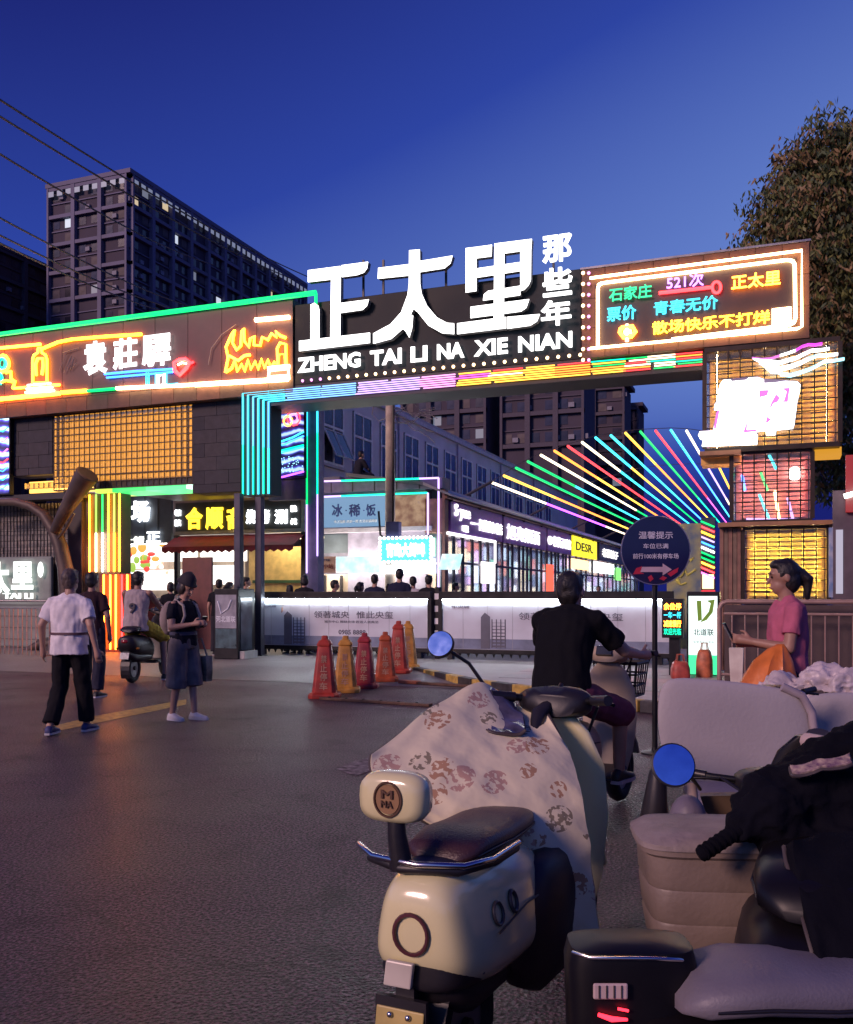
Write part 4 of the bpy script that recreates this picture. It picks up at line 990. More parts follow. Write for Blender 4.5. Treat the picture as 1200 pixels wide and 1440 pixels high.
MB().tube([(SX + .06, px_y(694), 3.10), (SX + .06, px_y(694), 2.4)], .04, 6).build('neon_tube', LS, t)
# glazed fronts: mullions, panes, and the lit interior behind
y = Y0 + .25; k = 0; rn = random.Random(4)
frame = mat('shopfront_frame', (.06, .05, .08), .4, .4)
pane_m = mat('shop_glass', (.6, .65, .7), .08, var=.05, trans=.92)
back = [em(c, s * 4.5, 'lit_shop_%d' % i) for i, (c, s) in enumerate((((.72, .80, 1), .55), ((.55, .75, .9), .45), ((.9, .55, .95), .5), ((1, .75, .5), .6), ((.4, .9, .65), .4), ((.95, .95, 1), .8), ((.8, .25, .2), .5), ((.12, .12, .22), .5), ((.2, .16, .25), .5)))]
while y < Y1 - 1:
    w = rn.choice((.55, .7, .8, .9)) * (1 if y < 40 else 2)
    MB().box((SX - .12, y - .035, .1), (SX - .02, y + .035, fz0)).build('mullion', frame, t)
    MB().box((SX - .09, y + .04, .55), (SX - .075, y + w - .04, 2.28)).build('pane', pane_m, t)
    MB().box((SX - .09, y + .04, 2.36), (SX - .075, y + w - .04, fz0 - .04)).build('pane', pane_m, t)
    MB().box((SX - .12, y + .036, 2.285), (SX - .03, y + w - .036, 2.355)).build('transom', frame, t)
    MB().box((SX - .12, y + .036, .1), (SX - .03, y + w - .036, .545)).build('plinth_panel', frame, t)
    zq = .6
    while zq < 2.9:
        hh = rn.uniform(.18, .6)
        if rn.random() < .9: MB().box((SX - .55, y + .06 + rn.uniform(0, .15), zq), (SX - .50, y + w - .06 - rn.uniform(0, .2), min(3.05, zq + hh))).build('shelf_display', back[rn.randrange(9)], t)
        zq += hh + .05
    y += w; k += 1
for x0, x1, z0, z1, m in ((676, 694, 1.75, 2.42, em((1, .93, .95), 1.6, 'lit_poster')), (768, 777, 1.5, 2.6, em((1, .12, .06), 1.0, 'lit_red_sign')), (803, 826, 2.55, 3.0, em((1, .6, .28), 1.6, 'lit_orange_box')), (835, 862, 2.5, 3.05, em((.95, 1, 1), 1.8, 'lit_white_box')), (866, 872, 2.2, 2.9, em((.2, .9, .15), 1.1, 'lit_green_cross'))):
    MB().box((SX + .01, px_y(x0), z0), (SX + .06, px_y(x1), z1)).build('lit_sign', m, t)

# ================================================================ grey two storey building behind
BX = -15.6
t = thing('grey_building', 'pale grey two storey building with tall white-framed windows behind the shops', 'building', (BX, 40, .1))
zr = 9.5
MB().box((BX - 9, 27.2, .1), (BX, 75, zr - .35)).build('wall', mat('grey_render', (.44, .44, .53), .8, var=.15, scale=.6, bump=.2), t)
MB().box((BX - 9.1, 27.1, zr - .35), (BX + .18, 75.1, zr - .18)).build('cornice', mat('cornice_grey', (.40, .39, .46), .7), t)
MB().box((BX - 9, 27.2, zr - .18), (BX + .06, 75, zr)).build('parapet', mat('parapet_grey', (.30, .29, .36), .8), t)
wf = mat('window_white', (.62, .62, .68), .5); gl = mat('window_dark_glass', (.035, .035, .06), .1, var=.4, scale=2)
def win(y0, w, z0, z1, open_=False):
    f = MB().box((BX + .005, y0 - .06, z0 - .06), (BX + .03, y0 + w + .06, z1 + .06)).build('window', mat('window_reveal', (.05, .05, .09), .6), t)
    n = 3
    for k in range(2):
        for j, (q0, q1) in enumerate(((z0, z0 + (z1 - z0) * .58), (z0 + (z1 - z0) * .62, z1))):
            MB().box((BX + .032, y0 + w * k / 2 + .05, q0 + .04), (BX + .04, y0 + w * (k + 1) / 2 - .05, q1 - .04)).build('pane', gl, f)
    g = MB()
    for k in range(3): g.box((BX + .031, y0 + w * k / 2 - .04, z0), (BX + .07, y0 + w * k / 2 + .04, z1))
    for z in (z0, z0 + (z1 - z0) * .6, z1): g.box((BX + .0315, y0, z - .04), (BX + .068, y0 + w, z + .04))
    g.build('frame', wf, f)
    MB().box((BX + .001, y0 - .15, z0 - .16), (BX + .14, y0 + w + .15, z0 - .065)).build('sill', mat('cornice_grey'), f)
    if open_:
        s = MB(); s.obox((BX + .42, y0 + .35, z0 + (z1 - z0) * .38), (.36, -.28, -.1), (.0, .0, .0), (.0, .25, .52))
        for q in (0, 1):
            c = [V((BX + .07, y0 + q * w / 2 + .05, z0 + 1.2)), V((BX + .07, y0 + (q + 1) * w / 2 - .05, z0 + 1.2)), V((BX + .55, y0 + (q + 1) * w / 2 - .05, z0 + .2)), V((BX + .55, y0 + q * w / 2 + .05, z0 + .2))]
            MB().tube(c, .035, 4, closed=True).build('open_sash', wf, f)
            MB().add(c, [(0, 1, 2, 3)]).build('open_pane', gl, f)
for k in range(14):
    y = 30.0 + 2.6 * k
    win(y, 1.62, 6.25, 8.5, k == 0)
    if k > 1: win(y, 1.62, 9.4, 11.6) if False else None
for k in range(5): MB().tube([(BX + .08, 29.2 + 7.8 * k, 4.5), (BX + .08, 29.2 + 7.8 * k, zr - .4)], .05, 8).build('downpipe', mat('pipe_lilac'), t)
for k in range(6):
    y = 32.3 + 5.2 * k; MB().box((BX + .02, y, 5.0), (BX + .4, y + .8, 5.6)).build('air_conditioner', mat('ac_white', (.5, .5, .52), .5), t, bevel=.03)
# flat dark roof between the shop fronts and the grey building
t = thing('shop_roof', 'dark low roof behind the shop fronts with a parapet', 'roof', (-12, 27, 4.5))
MB().box((BX + .2, CYS + .85, 4.2), (SX - 3.05, 60, 4.45)).build('roof_sheet', mat('row_roof'), t)
for k in range(4): MB().box((-13.8, 26 + 2.4 * k, 4.46), (-12.9, 27 + 2.4 * k, 5.1)).build('roof_box', mat('roof_unit', (.10, .10, .14), .6), t, bevel=.03)

# ================================================================ utility pole with box and cables
p = PY(549, 800, 23.40)
t = thing('utility_pole', 'concrete utility pole with a blue-grey cable box in front of the pale shop sign', 'pole', (p.x, 23.40, .1))
cp = mat('pole_concrete', (.40, .33, .29), .8, var=.2, bump=.2)
MB().tube([(p.x, 23.40, .1), (p.x, 23.40, 8.3)], [.155, .12], 14).build('shaft', cp, t, smooth=60)
q = PY(556, 750, 23.20); z1, z0 = PY(556, 734, 23.20).z, PY(556, 757, 23.20).z
MB().box((q.x - .22, 23.05, z0), (q.x + .16, 23.28, z1)).build('cable_box', mat('cable_box', (.08, .08, .2), .5), t, bevel=.02)
MB().tube([(q.x - .18, 23.10, z0 - .05), (q.x - .4, 23.10, z0 + .1), (q.x - .45, 23.10, z1 + .3)], .03, 6).build('conduit', black_metal, t)
MB().tube([(p.x + .14, 23.26, z1), (p.x + .15, 23.26, 5.2), (p.x + .13, 23.28, 8.0)], .03, 6).build('cable', black_metal, t)
rn = random.Random(2)
for k in range(9):
    z = 6.6 + rn.uniform(-.5, .6); pts = [V((p.x + .1, 23.40, z))]
    for j in range(1, 7): pts.append(V((p.x + .22 * j + rn.uniform(-.06, .06), 23.40 + rn.uniform(-.1, .1), z - .03 * j * k / 3 + rn.uniform(-.16, .16))))
    MB().tube(pts, .012, 5).build('cable', mat('cable_grey', (.12, .11, .14), .6), t)
MB().tube([(p.x, 23.40, 7.6), (p.x - .4, 23.40, 7.2), (p.x - .55, 23.40, 6.4), (p.x - .35, 23.40, 6.2), (p.x, 23.40, 6.3)], .014, 5).build('cable', mat('cable_grey'), t)
MB().box((p.x - .5, 23.22, 7.6), (p.x + .5, 23.26, 7.7)).build('crossarm', black_metal, t)

# ================================================================ neon arch over the lane
t = thing('light_arch', 'barrel arch of coloured neon lines running along the lane', 'light arch', (0, 40, .1))
st = [(693, 679), (709, 669), (726, 658), (742.5, 649), (761, 640), (780, 634), (799, 627.5), (819, 622), (838, 615.5), (859.5, 612.5), (880, 609), (901, 607), (922.5, 606), (944, 605), (966, 606), (988, 609), (1010, 613), (1032, 619), (1056, 628)]
AY, AE = 28.0, 66.0
PALEG = em((.5, 1, .75), 1.8, 'neon_mint')
cc = [(BWH, VIOLET, BWH), (BYL, BOR, BYL), (BGR, BGR, BGR), (BGR, CYAN, CYAN), (BWH, BWH, BGR), (BOR, BYL, BOR), (BRD, BRD, BRD), (BWH, CYAN, CYAN), (CYAN, BYL, BGR), (CYAN, CYAN, BLUE), (BYL, BOR, BYL), (BGR, BGR, TEAL), (BRD, BRD, BPK), (CYAN, BLUE, CYAN), (BWH, LILAC, BWH), (BRD, BYL, BRD), (BGR, BGR, CYAN), (BYL, BOR, BRD), (LILAC, CYAN, BLUE)]
arc = []
for (x, y), c3 in zip(st, cc):
    p = PY(x, y, AY); arc.append(p)
    ys = [AY, AY + 7, AY + 20, AE]
    for k in range(3):
        MB().tube([(p.x, ys[k] + (.05 if k else 0), p.z), (p.x, ys[k + 1], p.z)], .040, 6).build('neon_tube', c3[k], t)
for k in range(7):
    y = AY + 8 * k; MB().tube([(q.x, y, q.z + .07) for q in arc], .010, 6).build('rib', mat('arch_steel', (.06, .06, .08), .5, .5), t)
for q in (arc[0],):
    for k in range(7): MB().tube([(q.x, AY + 8 * k, q.z + .05), (q.x - .9, AY + 8 * k, 4.55)], .05, 6).build('strut', mat('arch_steel'), t)
xr_ = arc[-1].x
for k in range(7): MB().tube([(xr_, AY + 8 * k, arc[-1].z), (xr_ + .8, AY + 8 * k, .1)], .06, 6).build('strut', mat('arch_steel'), t)
# screen wall with painted swirls and the mirror strip at the lane's right side
t = thing('mural_panel', 'tall panel painted with pale yellow swirls beside the round sign', 'panel', (PY(965, 900, 19.0).x, 19.0, .1))
rect_y(MB(), 938, 737, 986, 912, 19.0, .1).build('panel', mat('mural', (.06, .10, .17), .5, scale=3, col2=(.32, .30, .10)), t)
rn = random.Random(6)
for k in range(4):
    cx, cy, r = rn.uniform(950, 976), rn.uniform(752, 805), rn.uniform(8, 22)
    line_y(MB(), [(min(985, max(941, cx + r * .6 * cos(q))), cy + r * sin(q)) for q in [rn.uniform(0, 2) + i * .35 for i in range(9)]], 18.985, .02).build('swirl', mat('mural_swirl', (.45, .42, .10), .5), t)
t = thing('mirror_strip', 'narrow mirror-clad stall front with glowing lines put in for reflections', 'stall', (PY(995, 900, 20.0).x, 20.0, .1))
rect_y(MB(), 986, 728, 1006, 930, 20.0, .3).build('front', mat('dark_glass'), t)
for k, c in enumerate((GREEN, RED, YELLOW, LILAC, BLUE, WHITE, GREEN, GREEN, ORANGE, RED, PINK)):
    line_y(MB(), [(986, 733 + 7.2 * k), (1005, 741 + 7.2 * k)], 19.98, .02).build('neon_tube', c, t)  # emissive lines imitate coloured reflections in the mirror cladding
rect_y(MB(), 988, 808, 1004, 828, 19.97, .02).build('lit_window', em((1, .5, .2), 3.0, 'lit_stall_window'), t)
rect_y(MB(), 986, 830, 1006, 840, 19.97, .02).build('red_panel', em((.9, .05, .08), .8, 'lit_red_panel'), t)

# ================================================================ far towers
def tower(label, x0, x1, y0, y1, ztop, floors_h, bay, wall, frame_m, faces, lit=.12, seed=1, top_band=True):
    t = thing('apartment_tower', label, 'tower', ((x0 + x1) / 2, y0, 0))
    MB().box((x0, y0, 0), (x1, y1, ztop)).build('wall', wall, t)
    rn = random.Random(seed)
    dark = mat('tower_glass', (.045, .045, .075), .15, var=.5, scale=.3)
    darks = [dark, mat('tower_glass_b', (.02, .02, .04), .2, var=.4, scale=.3), mat('tower_curtain', (.12, .10, .10), .8, var=.4, scale=.5)]
    lits = [em((.75, .82, 1), .5, 'lit_flat_cool'), em((1, .78, .5), .4, 'lit_flat_warm'), em((.6, .65, .9), .15, 'lit_flat_dim')]
    zlow = 24
    for f in faces:
        L = (x1 - x0) if f == 'front' else (y1 - y0); n = max(1, round(L / bay)); w = L / n
        nz = int((ztop - zlow) / floors_h)
        def B(u0, u1, z0, z1, d0, d1):
            return MB().box((x0 + u0, y0 - d1, z0), (x0 + u1, y0 - d0, z1)) if f == 'front' else MB().box((x1 + d0, y0 + u0, z0), (x1 + d1, y0 + u1, z1))
        for i in range(n + 1): B(max(0, w * i - .45), min(L, w * i + .45), zlow - 10, ztop + .6, .0, .9).build('column', frame_m, t)
        for j in range(nz + 1):
            z = ztop - j * floors_h
            B(0, L, z - .35, z + .35, .0, .8).build('floor_beam', frame_m, t)
            if j < nz: B(0, L, z - floors_h / 2 - .1, z - floors_h / 2 + .1, .0, .25).build('slab_edge', frame_m, t)
        me = {}
        for i in range(n):
            for j in range(nz):
                for s in (0, 1):
                    for hf in (0, 1):
                        if rn.random() < .25: continue
                        ww = w * .28; u = w * i + w * (.12 + .48 * s); z = ztop - (j + 1) * floors_h + .6 + hf * floors_h / 2; hh = floors_h / 2 - 1.1
                        k = 3 + rn.randrange(3) if rn.random() < lit else rn.choice((0, 0, 1, 1, 2))
                        key = (f, k)
                        if key not in me:
                            mb = MB().box((0, -.06, 0), (ww, 0, hh)) if f == 'front' else MB().box((0, 0, 0), (.06, ww, hh))
                            me[key] = mb.mesh('window', (darks + lits)[k])
                        if rn.random() < .3: B(u + ww + .2, u + ww + 1.2, z + .1, z + .9, .0, .5).build('air_conditioner', mat('tower_ac', (.22, .22, .26), .7), t)
                        o = link('window', me[key], t)
                        o.location = (V((x0 + u, y0 - .002, z)) if f == 'front' else V((x1 + .002, y0 + u, z))) - t.location
        if top_band:
            for i in range(n * 3):
                u = L * (i + .2) / (n * 3); B(u, u + L / n / 3 * .6, ztop - 1.5, ztop - .45, .81, .86).build('parapet_opening', em((.45, .5, .75), .25, 'dusk_sky_glow'), t)  # glowing blocks stand in for dusk sky seen through the parapet
    MB().box((x0 - .3, y0 - .95, ztop + .36), (x1 + .95, y1, ztop + 1.2)).build('parapet', frame_m, t)
    MB().box((x0 + (x1 - x0) * .2, y0 + 6, ztop + 1.2), (x0 + (x1 - x0) * .6, y0 + 14, ztop + 2.6)).build('roof_hut', wall, t)
    return t
tw = mat('tower_wall', (.060, .048, .070), .85, var=.25, scale=.08); tf = mat('tower_frame', (.16, .15, .22), .8, var=.15, scale=.2)
tw2 = mat('tower_wall_red', (.085, .052, .062), .85, var=.25, scale=.08); tf2 = mat('tower_frame_dark', (.08, .068, .09), .8)
c = PD(182, 248, 180); c0 = PY(70, 300, c.y)
tower('tall apartment tower with a pale concrete frame, corner towards the street', c0.x, c.x, c.y, 218.0, c.z, 5.6, 6.5, tw, tf, ('front', 'side'), .05, 1)
tower('dark apartment tower cut by the left edge of the picture', -190, -150, 112, 176, 72, 5.6, 8.0, tw2, tf2, ('side',), .06, 2, False)
a = PD(566, 500, 165); b = PD(700, 500, 165)
tower('dark apartment tower with balconies seen under the gate beam', a.x, b.x, a.y, a.y + 22, 44, 5.4, 5.2, tw, tf2, ('front',), .08, 3, False)
a = PD(705, 500, 160); b = PD(832, 500, 160)
tower('dark apartment tower right of the first one under the gate beam', a.x, b.x, a.y, a.y + 9, 43, 5.4, 5.2, tw, tf2, ('front',), .05, 4, False)
a = PD(836, 548, 200); b = PD(882, 548, 200)
tower('slim farther tower with a stepped top under the gate beam, next to open sky', a.x, b.x, a.y, a.y + 8, a.z, 5.4, 5.2, tw, tf2, ('front',), .05, 5, False)
a = PD(884, 575, 215); b = PD(900, 575, 215)
tower('low narrow tower beside the slim one at the edge of open sky', a.x, b.x, a.y, a.y + 8, a.z, 5.4, 5.2, tw, tf2, ('front',), .05, 6, False)

# ================================================================ overhead wires
for k, (pa, Da, pb, Db, lb) in enumerate((((-30, 121), 14, (440, 392), 34, 'topmost overhead wire sloping down from the upper left corner'), ((-30, 145), 14, (425, 398), 34, 'overhead wire just below the topmost one'),
        ((-30, 198), 14, (300, 372), 34, 'overhead wire passing the left corner of the pale tower'), ((-30, 290), 15, (300, 440), 34, 'overhead wire crossing the pale tower face at half height'),
        ((-30, 316), 15, (290, 445), 33, 'overhead wire below the one crossing the tower face'), ((-30, 327), 15, (270, 446), 33, 'lowest of the overhead wires at left'))):
    a, b = PD(*pa, Da), PD(*pb, Db)
    pts = [a.lerp(b, q / 14) - V((0, 0, .35 * (1 - (2 * q / 14 - 1) ** 2) * .6)) for q in range(15)]
    solo(MB().tube(pts, .019, 5).build('overhead_wire', mat('wire_black', (.012, .012, .02), .6)), lb, 'wire')
# ================================================================ right: lattice boxes, wall, fence, tree
RY_ = 16.4
def lattice(label, name, px0, px1, pyt, pyb, ref, cols, rows, Y, depth, lit, barc, tone, backm):
    a, b = PY(px0, pyb, Y), PY(px1, pyb, Y); z1, z0 = PY(ref, pyt, Y).z, PY(ref, pyb, Y).z
    t = thing(name, label, 'light box', ((a.x + b.x) / 2, Y, z0), group='stacked light boxes at the gate')
    W, H = b.x - a.x, z1 - z0
    fr = mat('lattice_frame', (.035, .022, .015), .4, .5)
    MB().box((a.x + .02, Y + depth - .05, z0 + .02), (b.x - .02, Y + depth, z1 - .02)).build('back_panel', backm, t)
    for x in [a.x + W * i / cols for i in (1, cols // 2, cols - 1)]: MB().box((x - .009, Y + .09, z0 + .06), (x + .009, Y + .11, z1 - .06)).build('lamp_strip', lit, t)
    for q in (0, 1):
        z = (z0, z1)[q]; MB().box((a.x, Y, z - .04), (b.x, Y + depth, z + .04)).build('frame_plate', fr, t)
    for x in (a.x, b.x): MB().box((x - .035, Y, z0 + .041), (x + .035, Y + .07, z1 - .041)).build('corner_post', fr, t)
    MB().box((b.x - .03, Y + .08, z0 + .05), (b.x, Y + depth - .06, z1 - .05)).build('side_panel', barc, t)
    for i in range(1, cols): MB().box((a.x + W * i / cols - .012, Y, z0 + .041), (a.x + W * i / cols + .012, Y + .03, z1 - .041)).build('bar', fr, t)
    for j in range(1, rows): MB().box((a.x + .036, Y + .031, z0 + H * j / rows - .009), (b.x - .036, Y + .05, z0 + H * j / rows + .009)).build('bar', fr, t)
    # glazing and the inner battens that show through it
    gm = tone
    w, h = W / cols / 2 - .018, H / rows / 2 - .014
    pm = MB().box((-w, 0, -h), (w, .012, h)).mesh('pane', gm)
    pieces('pane', pm, [(a.x + W * (i + .5) / cols, Y + .052, z0 + H * (j + .5) / rows) for i in range(cols) for j in range(rows)], t)
    for j in range(rows * 2):
        z = z0 + .08 + (H - .16) * (j + .5) / (rows * 2)
        MB().box((a.x + .1, Y + depth * .45, z - .025), (b.x - .1, Y + depth * .45 + .05, z + .025)).build('batten', barc, t)
    for i in range(cols // 2 + 1):
        x = a.x + .12 + (W - .24) * i / (cols // 2); MB().box((x - .06, Y + depth * .6, z0 + .05), (x + .06, Y + depth * .6 + .06, z1 - .05)).build('upright', barc, t)
    return t, a.x, b.x, z0, z1
amber = mat('amber_batten', (.85, .48, .10), .5)
tone_a = mat('amber_pane', (.98, .90, .72), .12, var=.08, scale=3, trans=.93)
tone_p = mat('rose_pane', (.97, .90, .88), .10, var=.08, scale=3, trans=.93)
t1 = lattice('large amber lattice light box with the white pink logo on it', 'lattice_box', 991, 1182, 493, 634, 991, 11, 9, RY_, .8, em((1, .78, .42), 80, 'lit_amber'), amber, tone_a, mat('box_back', (.05, .02, .01), .8))
t2 = lattice('rose tinted lattice light box in the middle of the stack', 'lattice_box', 1029, 1143, 637, 735, 1029, 7, 7, RY_ + .1, .7, em((1, .62, .55), 40, 'lit_rose'), mat('rose_batten', (.6, .2, .16), .5), tone_p, mat('box_back_blue', (.03, .035, .12), .8))
t3 = lattice('yellow lattice light box at the bottom of the stack behind the person in pink', 'lattice_box', 1045, 1166, 742, 846, 1045, 7, 7, RY_ + .1, .7, em((1, .85, .45), 95, 'lit_yellow'), mat('gold_batten', (.9, .60, .09), .5), tone_a, mat('box_back_gold', (.55, .25, .03), .8))
q = PY(1118, 666, RY_ + .3); MB().ell(q, (.10, .06, .12), 10, 7).build('lamp', em((1, .93, .95), 9, 'lit_lamp'), t2[0], smooth=60)
for k, (x0, y0, x1, y1, c) in enumerate(((1044, 668, 1048, 690, BLUE), (1070, 664, 1080, 690, GREEN), (1068, 695, 1082, 730, CYAN), (1090, 690, 1096, 730, WARMW), (1108, 700, 1116, 732, LILAC), (1050, 730, 1138, 731, LILAC), (1082, 640, 1092, 660, CYAN))):
    line_y(MB(), [(x0, y0), (x1, y1)], RY_ + .32, .022).build('neon_tube', c, t2[0])
# floor plates that stick out between the boxes
for (x0, x1, y0, y1, lb) in ((984, 1042, 634, 642, 'dark ledge with amber underside left of the rose light box'), (1010, 1180, 734, 742, 'wooden ledge plate between the rose and the yellow light box')):
    t = thing('ledge_plate', lb, 'ledge', (PY((x0 + x1) / 2, y1, RY_).x, RY_, PY(x0, y1, RY_).z))
    mb = rect_y(MB(), x0, y0 + 1, x1, y1 - 1, RY_ - .08, .85); mb.build('plate', mat('ledge_wood', (.30, .15, .07), .6), t)
    if x0 < 1000: rect_y(MB(), x0 + 2, y1, x1, y1 + 12, RY_ + .2, .5).build('soffit_box', amber, t)
t = thing('plain_box', 'small amber box corner sticking out right of the rose light box', 'light box', (PY(1165, 640, RY_ + .2).x, RY_ + .2, PY(1145, 640, RY_ + .2).z))
rect_y(MB(), 1146, 630, 1184, 642, RY_ + .25, .5).build('box', em((.9, .4, .03), .5, 'lit_amber_dim'), t)
# the plinth column under the yellow box
t = thing('gate_column', 'brown clad column carrying the stacked light boxes', 'column', (PY(1100, 930, RY_ + .1).x, RY_ + .1, .1))
a, b = PY(1047, 850, RY_ + .15), PY(1164, 850, RY_ + .15)
MB().box((a.x, RY_ + .15, .1), (b.x, RY_ + .75, t3[3] - .05)).build('plinth', mat('plinth_brown', (.14, .07, .045), .6), t)
a, b = PY(1012, 850, RY_ + .1), PY(1043, 850, RY_ + .1)
for k in range(5):
    x0 = a.x + (b.x - a.x) * k / 5; x1 = a.x + (b.x - a.x) * (k + 1) / 5
    MB().box((x0 + .004, RY_ + .1 + .02 * (k % 2), .1), (x1 - .004, RY_ + .5, PY(1012, 743, RY_ + .1).z)).build('plank', mat('column_wood_%d' % (k % 2), ((.22, .17)[k % 2], .11, .075), .6, var=.3), t)
# logo on the amber box
LGY = RY_ - .14
t = thing('logo_sign', 'white glowing logo with pink edges and wavy pink and cyan stripes', 'sign', (PY(1060, 625, LGY).x, LGY, PY(1000, 625, LGY).z))
def L5(pts): return [(980 + x / 5.4545, 470 + y / 5.4545) for x, y in pts]
PK = em((.9, .22, .8), .7, 'lit_logo_pink'); WL = em((1, .99, 1), 2.5, 'lit_logo_white'); CB = em((.35, .85, 1), 1.6, 'lit_logo_cyan'); MG = em((.85, .05, .8), 1.3, 'lit_logo_magenta')
blob = [(205, 350), (260, 345), (268, 360), (380, 350), (400, 332), (470, 328), (515, 345), (515, 375), (600, 370), (680, 358), (770, 362), (795, 385), (792, 430), (770, 520), (765, 570), (748, 690), (740, 715), (610, 730), (605, 765), (535, 770), (530, 735), (390, 748), (365, 760), (455, 758), (468, 775), (462, 840), (40, 855), (52, 805), (25, 800), (12, 775), (25, 745), (125, 740), (165, 570), (135, 575), (140, 535), (170, 500), (168, 430), (180, 380)]
MB().prism([PY(x, y, LGY) for x, y in L5(blob)], (0, .12, 0)).build('letter_body', WL, t)
big = [(205, 345), (260, 340), (470, 322), (520, 340), (780, 356), (800, 385), (775, 520), (752, 712), (612, 738), (600, 772), (530, 776), (528, 742), (395, 755), (470, 752), (470, 846), (35, 862), (46, 808), (8, 776), (22, 738), (120, 734), (158, 578), (126, 580), (135, 530), (164, 500), (162, 430)]
MB().prism([PY(x, y, LGY + .122) for x, y in L5(big)], (0, .02, 0)).build('letter_edge', mat('logo_edge', (.10, .07, .12), .5), t)
for pts in ([(480, 430), (555, 428), (540, 470), (480, 485)], [(560, 560), (575, 520), (610, 460), (640, 490), (620, 520), (590, 530), (575, 560)], [(655, 415), (715, 410), (700, 520), (640, 520), (670, 510), (690, 440)], [(150, 600), (180, 570), (150, 720), (132, 725)], [(362, 740), (390, 660), (385, 735), (460, 730), (460, 745), (362, 755)], [(322, 470), (335, 440), (345, 365), (338, 450)], [(530, 675), (545, 610), (548, 640), (575, 650), (545, 680)]):
    MB().prism([PY(x, y, LGY - .004) for x, y in L5(pts)], (0, -.012, 0)).build('letter_shade', PK, t)
for k in range(9): text_on('酷玩潮流街区夜市集'[k], PY(980 + (60 + 44 * k) / 5.4545, 470 + 845 / 5.4545 - .6 * k, LGY - .004), (.075, 0, 0), (0, 0, .13), mat('logo_ink_pink', (.5, .3, .5), .5), t, bold=.0, depth=.01)
def wave(pts, w0, w1, segs):
    q = L5(pts); n = len(q)
    for k in range(n - 1):
        (x0, y0), (x1, y1) = q[k], q[k + 1]; a = w0 + (w1 - w0) * k / (n - 1); b = w0 + (w1 - w0) * (k + 1) / (n - 1)
        MB().prism([PY(x0, y0 - a, LGY), PY(x1, y1 - b, LGY), PY(x1, y1 + b, LGY), PY(x0, y0 + a, LGY)], (0, .07, 0)).build('stripe', segs[min(len(segs) - 1, int(k * len(segs) / (n - 1)))], t)
wave([(425, 178), (500, 188), (570, 182), (640, 160), (700, 142), (760, 120), (810, 90), (860, 75), (910, 78), (965, 68)], 1.2, 1.5, [PK, WL, MG, MG])
wave([(480, 212), (560, 225), (640, 215), (700, 195), (760, 180), (820, 150), (880, 122), (950, 118), (1020, 106)], 2.6, 1.6, [WL])
wave([(550, 262), (640, 262), (720, 245), (800, 215), (860, 185), (930, 160), (1000, 158), (1085, 148)], 3.0, 1.6, [WL, WL, CB, WL])
wave([(640, 300), (720, 312), (790, 292), (860, 268), (920, 240), (980, 205), (1050, 200), (1135, 185)], 2.6, 1.6, [CB, CB, em((.5, .9, 1), 2, 'lit_logo_pale'), CB])
MB().prism([PY(x, y, LGY) for x, y in L5([(430, 185), (480, 212), (570, 295), (640, 300), (620, 200)])], (0, .06, 0)).build('stripe_root', WL, t)

# --- railing ---------------------------------------------------------------
FY2 = 13.6; z0 = .135
a, b = PY(1012, 930, FY2), PY(1260, 930, FY2)
t = thing('brown_railing', 'brown railing with a wide handrail behind the person in pink', 'railing', ((a.x + b.x) / 2, FY2, z0))
fm = mat('railing_paint', (.30, .19, .16), .45, .2); zt = PY(1012, 846, FY2).z
MB().tube([(a.x, FY2, z0), (a.x, FY2, zt - .1), (a.x + .03, FY2, zt - .03), (a.x + .1, FY2, zt), (b.x, FY2, zt)], .033, 8).build('handrail', fm, t, smooth=50)
MB().tube([(a.x + .06, FY2, zt - .17), (b.x, FY2, zt - .17)], .02, 8).build('rail', fm, t, smooth=50)
MB().tube([(a.x + .03, FY2, .28), (b.x, FY2, .28)], .02, 8).build('rail', fm, t, smooth=50)
n = int((b.x - a.x) / .17)
for k in range(1, n): MB().tube([(a.x + (b.x - a.x) * k / n, FY2, .28), (a.x + (b.x - a.x) * k / n, FY2, zt - .17)], .011, 6).build('bar', fm, t)
MB().box((a.x + .05, FY2 + .35, z0), (b.x, FY2 + .4, zt - .05)).build('backing_board', mat('backing_brown', (.07, .045, .045), .7), t)
# --- right hand wall with posters ------------------------------------------------
t = thing('side_wall', 'dark wall with a lit poster at the right edge', 'wall', (PY(1190, 930, 15.6).x, 15.6, .1))
rect_y(MB(), 1172, 690, 1300, 935, 15.6, .2).build('wall', mat('side_wall', (.10, .075, .09), .8), t)
rect_y(MB(), 1176, 745, 1186, 835, 15.58, .015).build('poster', em((.6, .55, .7), .5, 'lit_side_poster'), t)
rect_y(MB(), 1190, 640, 1215, 720, 15.5, .09).build('red_sign', em((.6, .03, .03), .35, 'lit_dim_red'), t)
MB().tube([PY(1188, 698, 15.4), PY(1215, 690, 15.4)], .04, 6).build('lamp_tube', WHITE, t)
rect_y(MB(), 1166, 742, 1175, 840, 15.62, .1).build('poster_edge', mat('poster_blue', (.1, .2, .4), .5, scale=6, col2=(.4, .42, .5)), t)

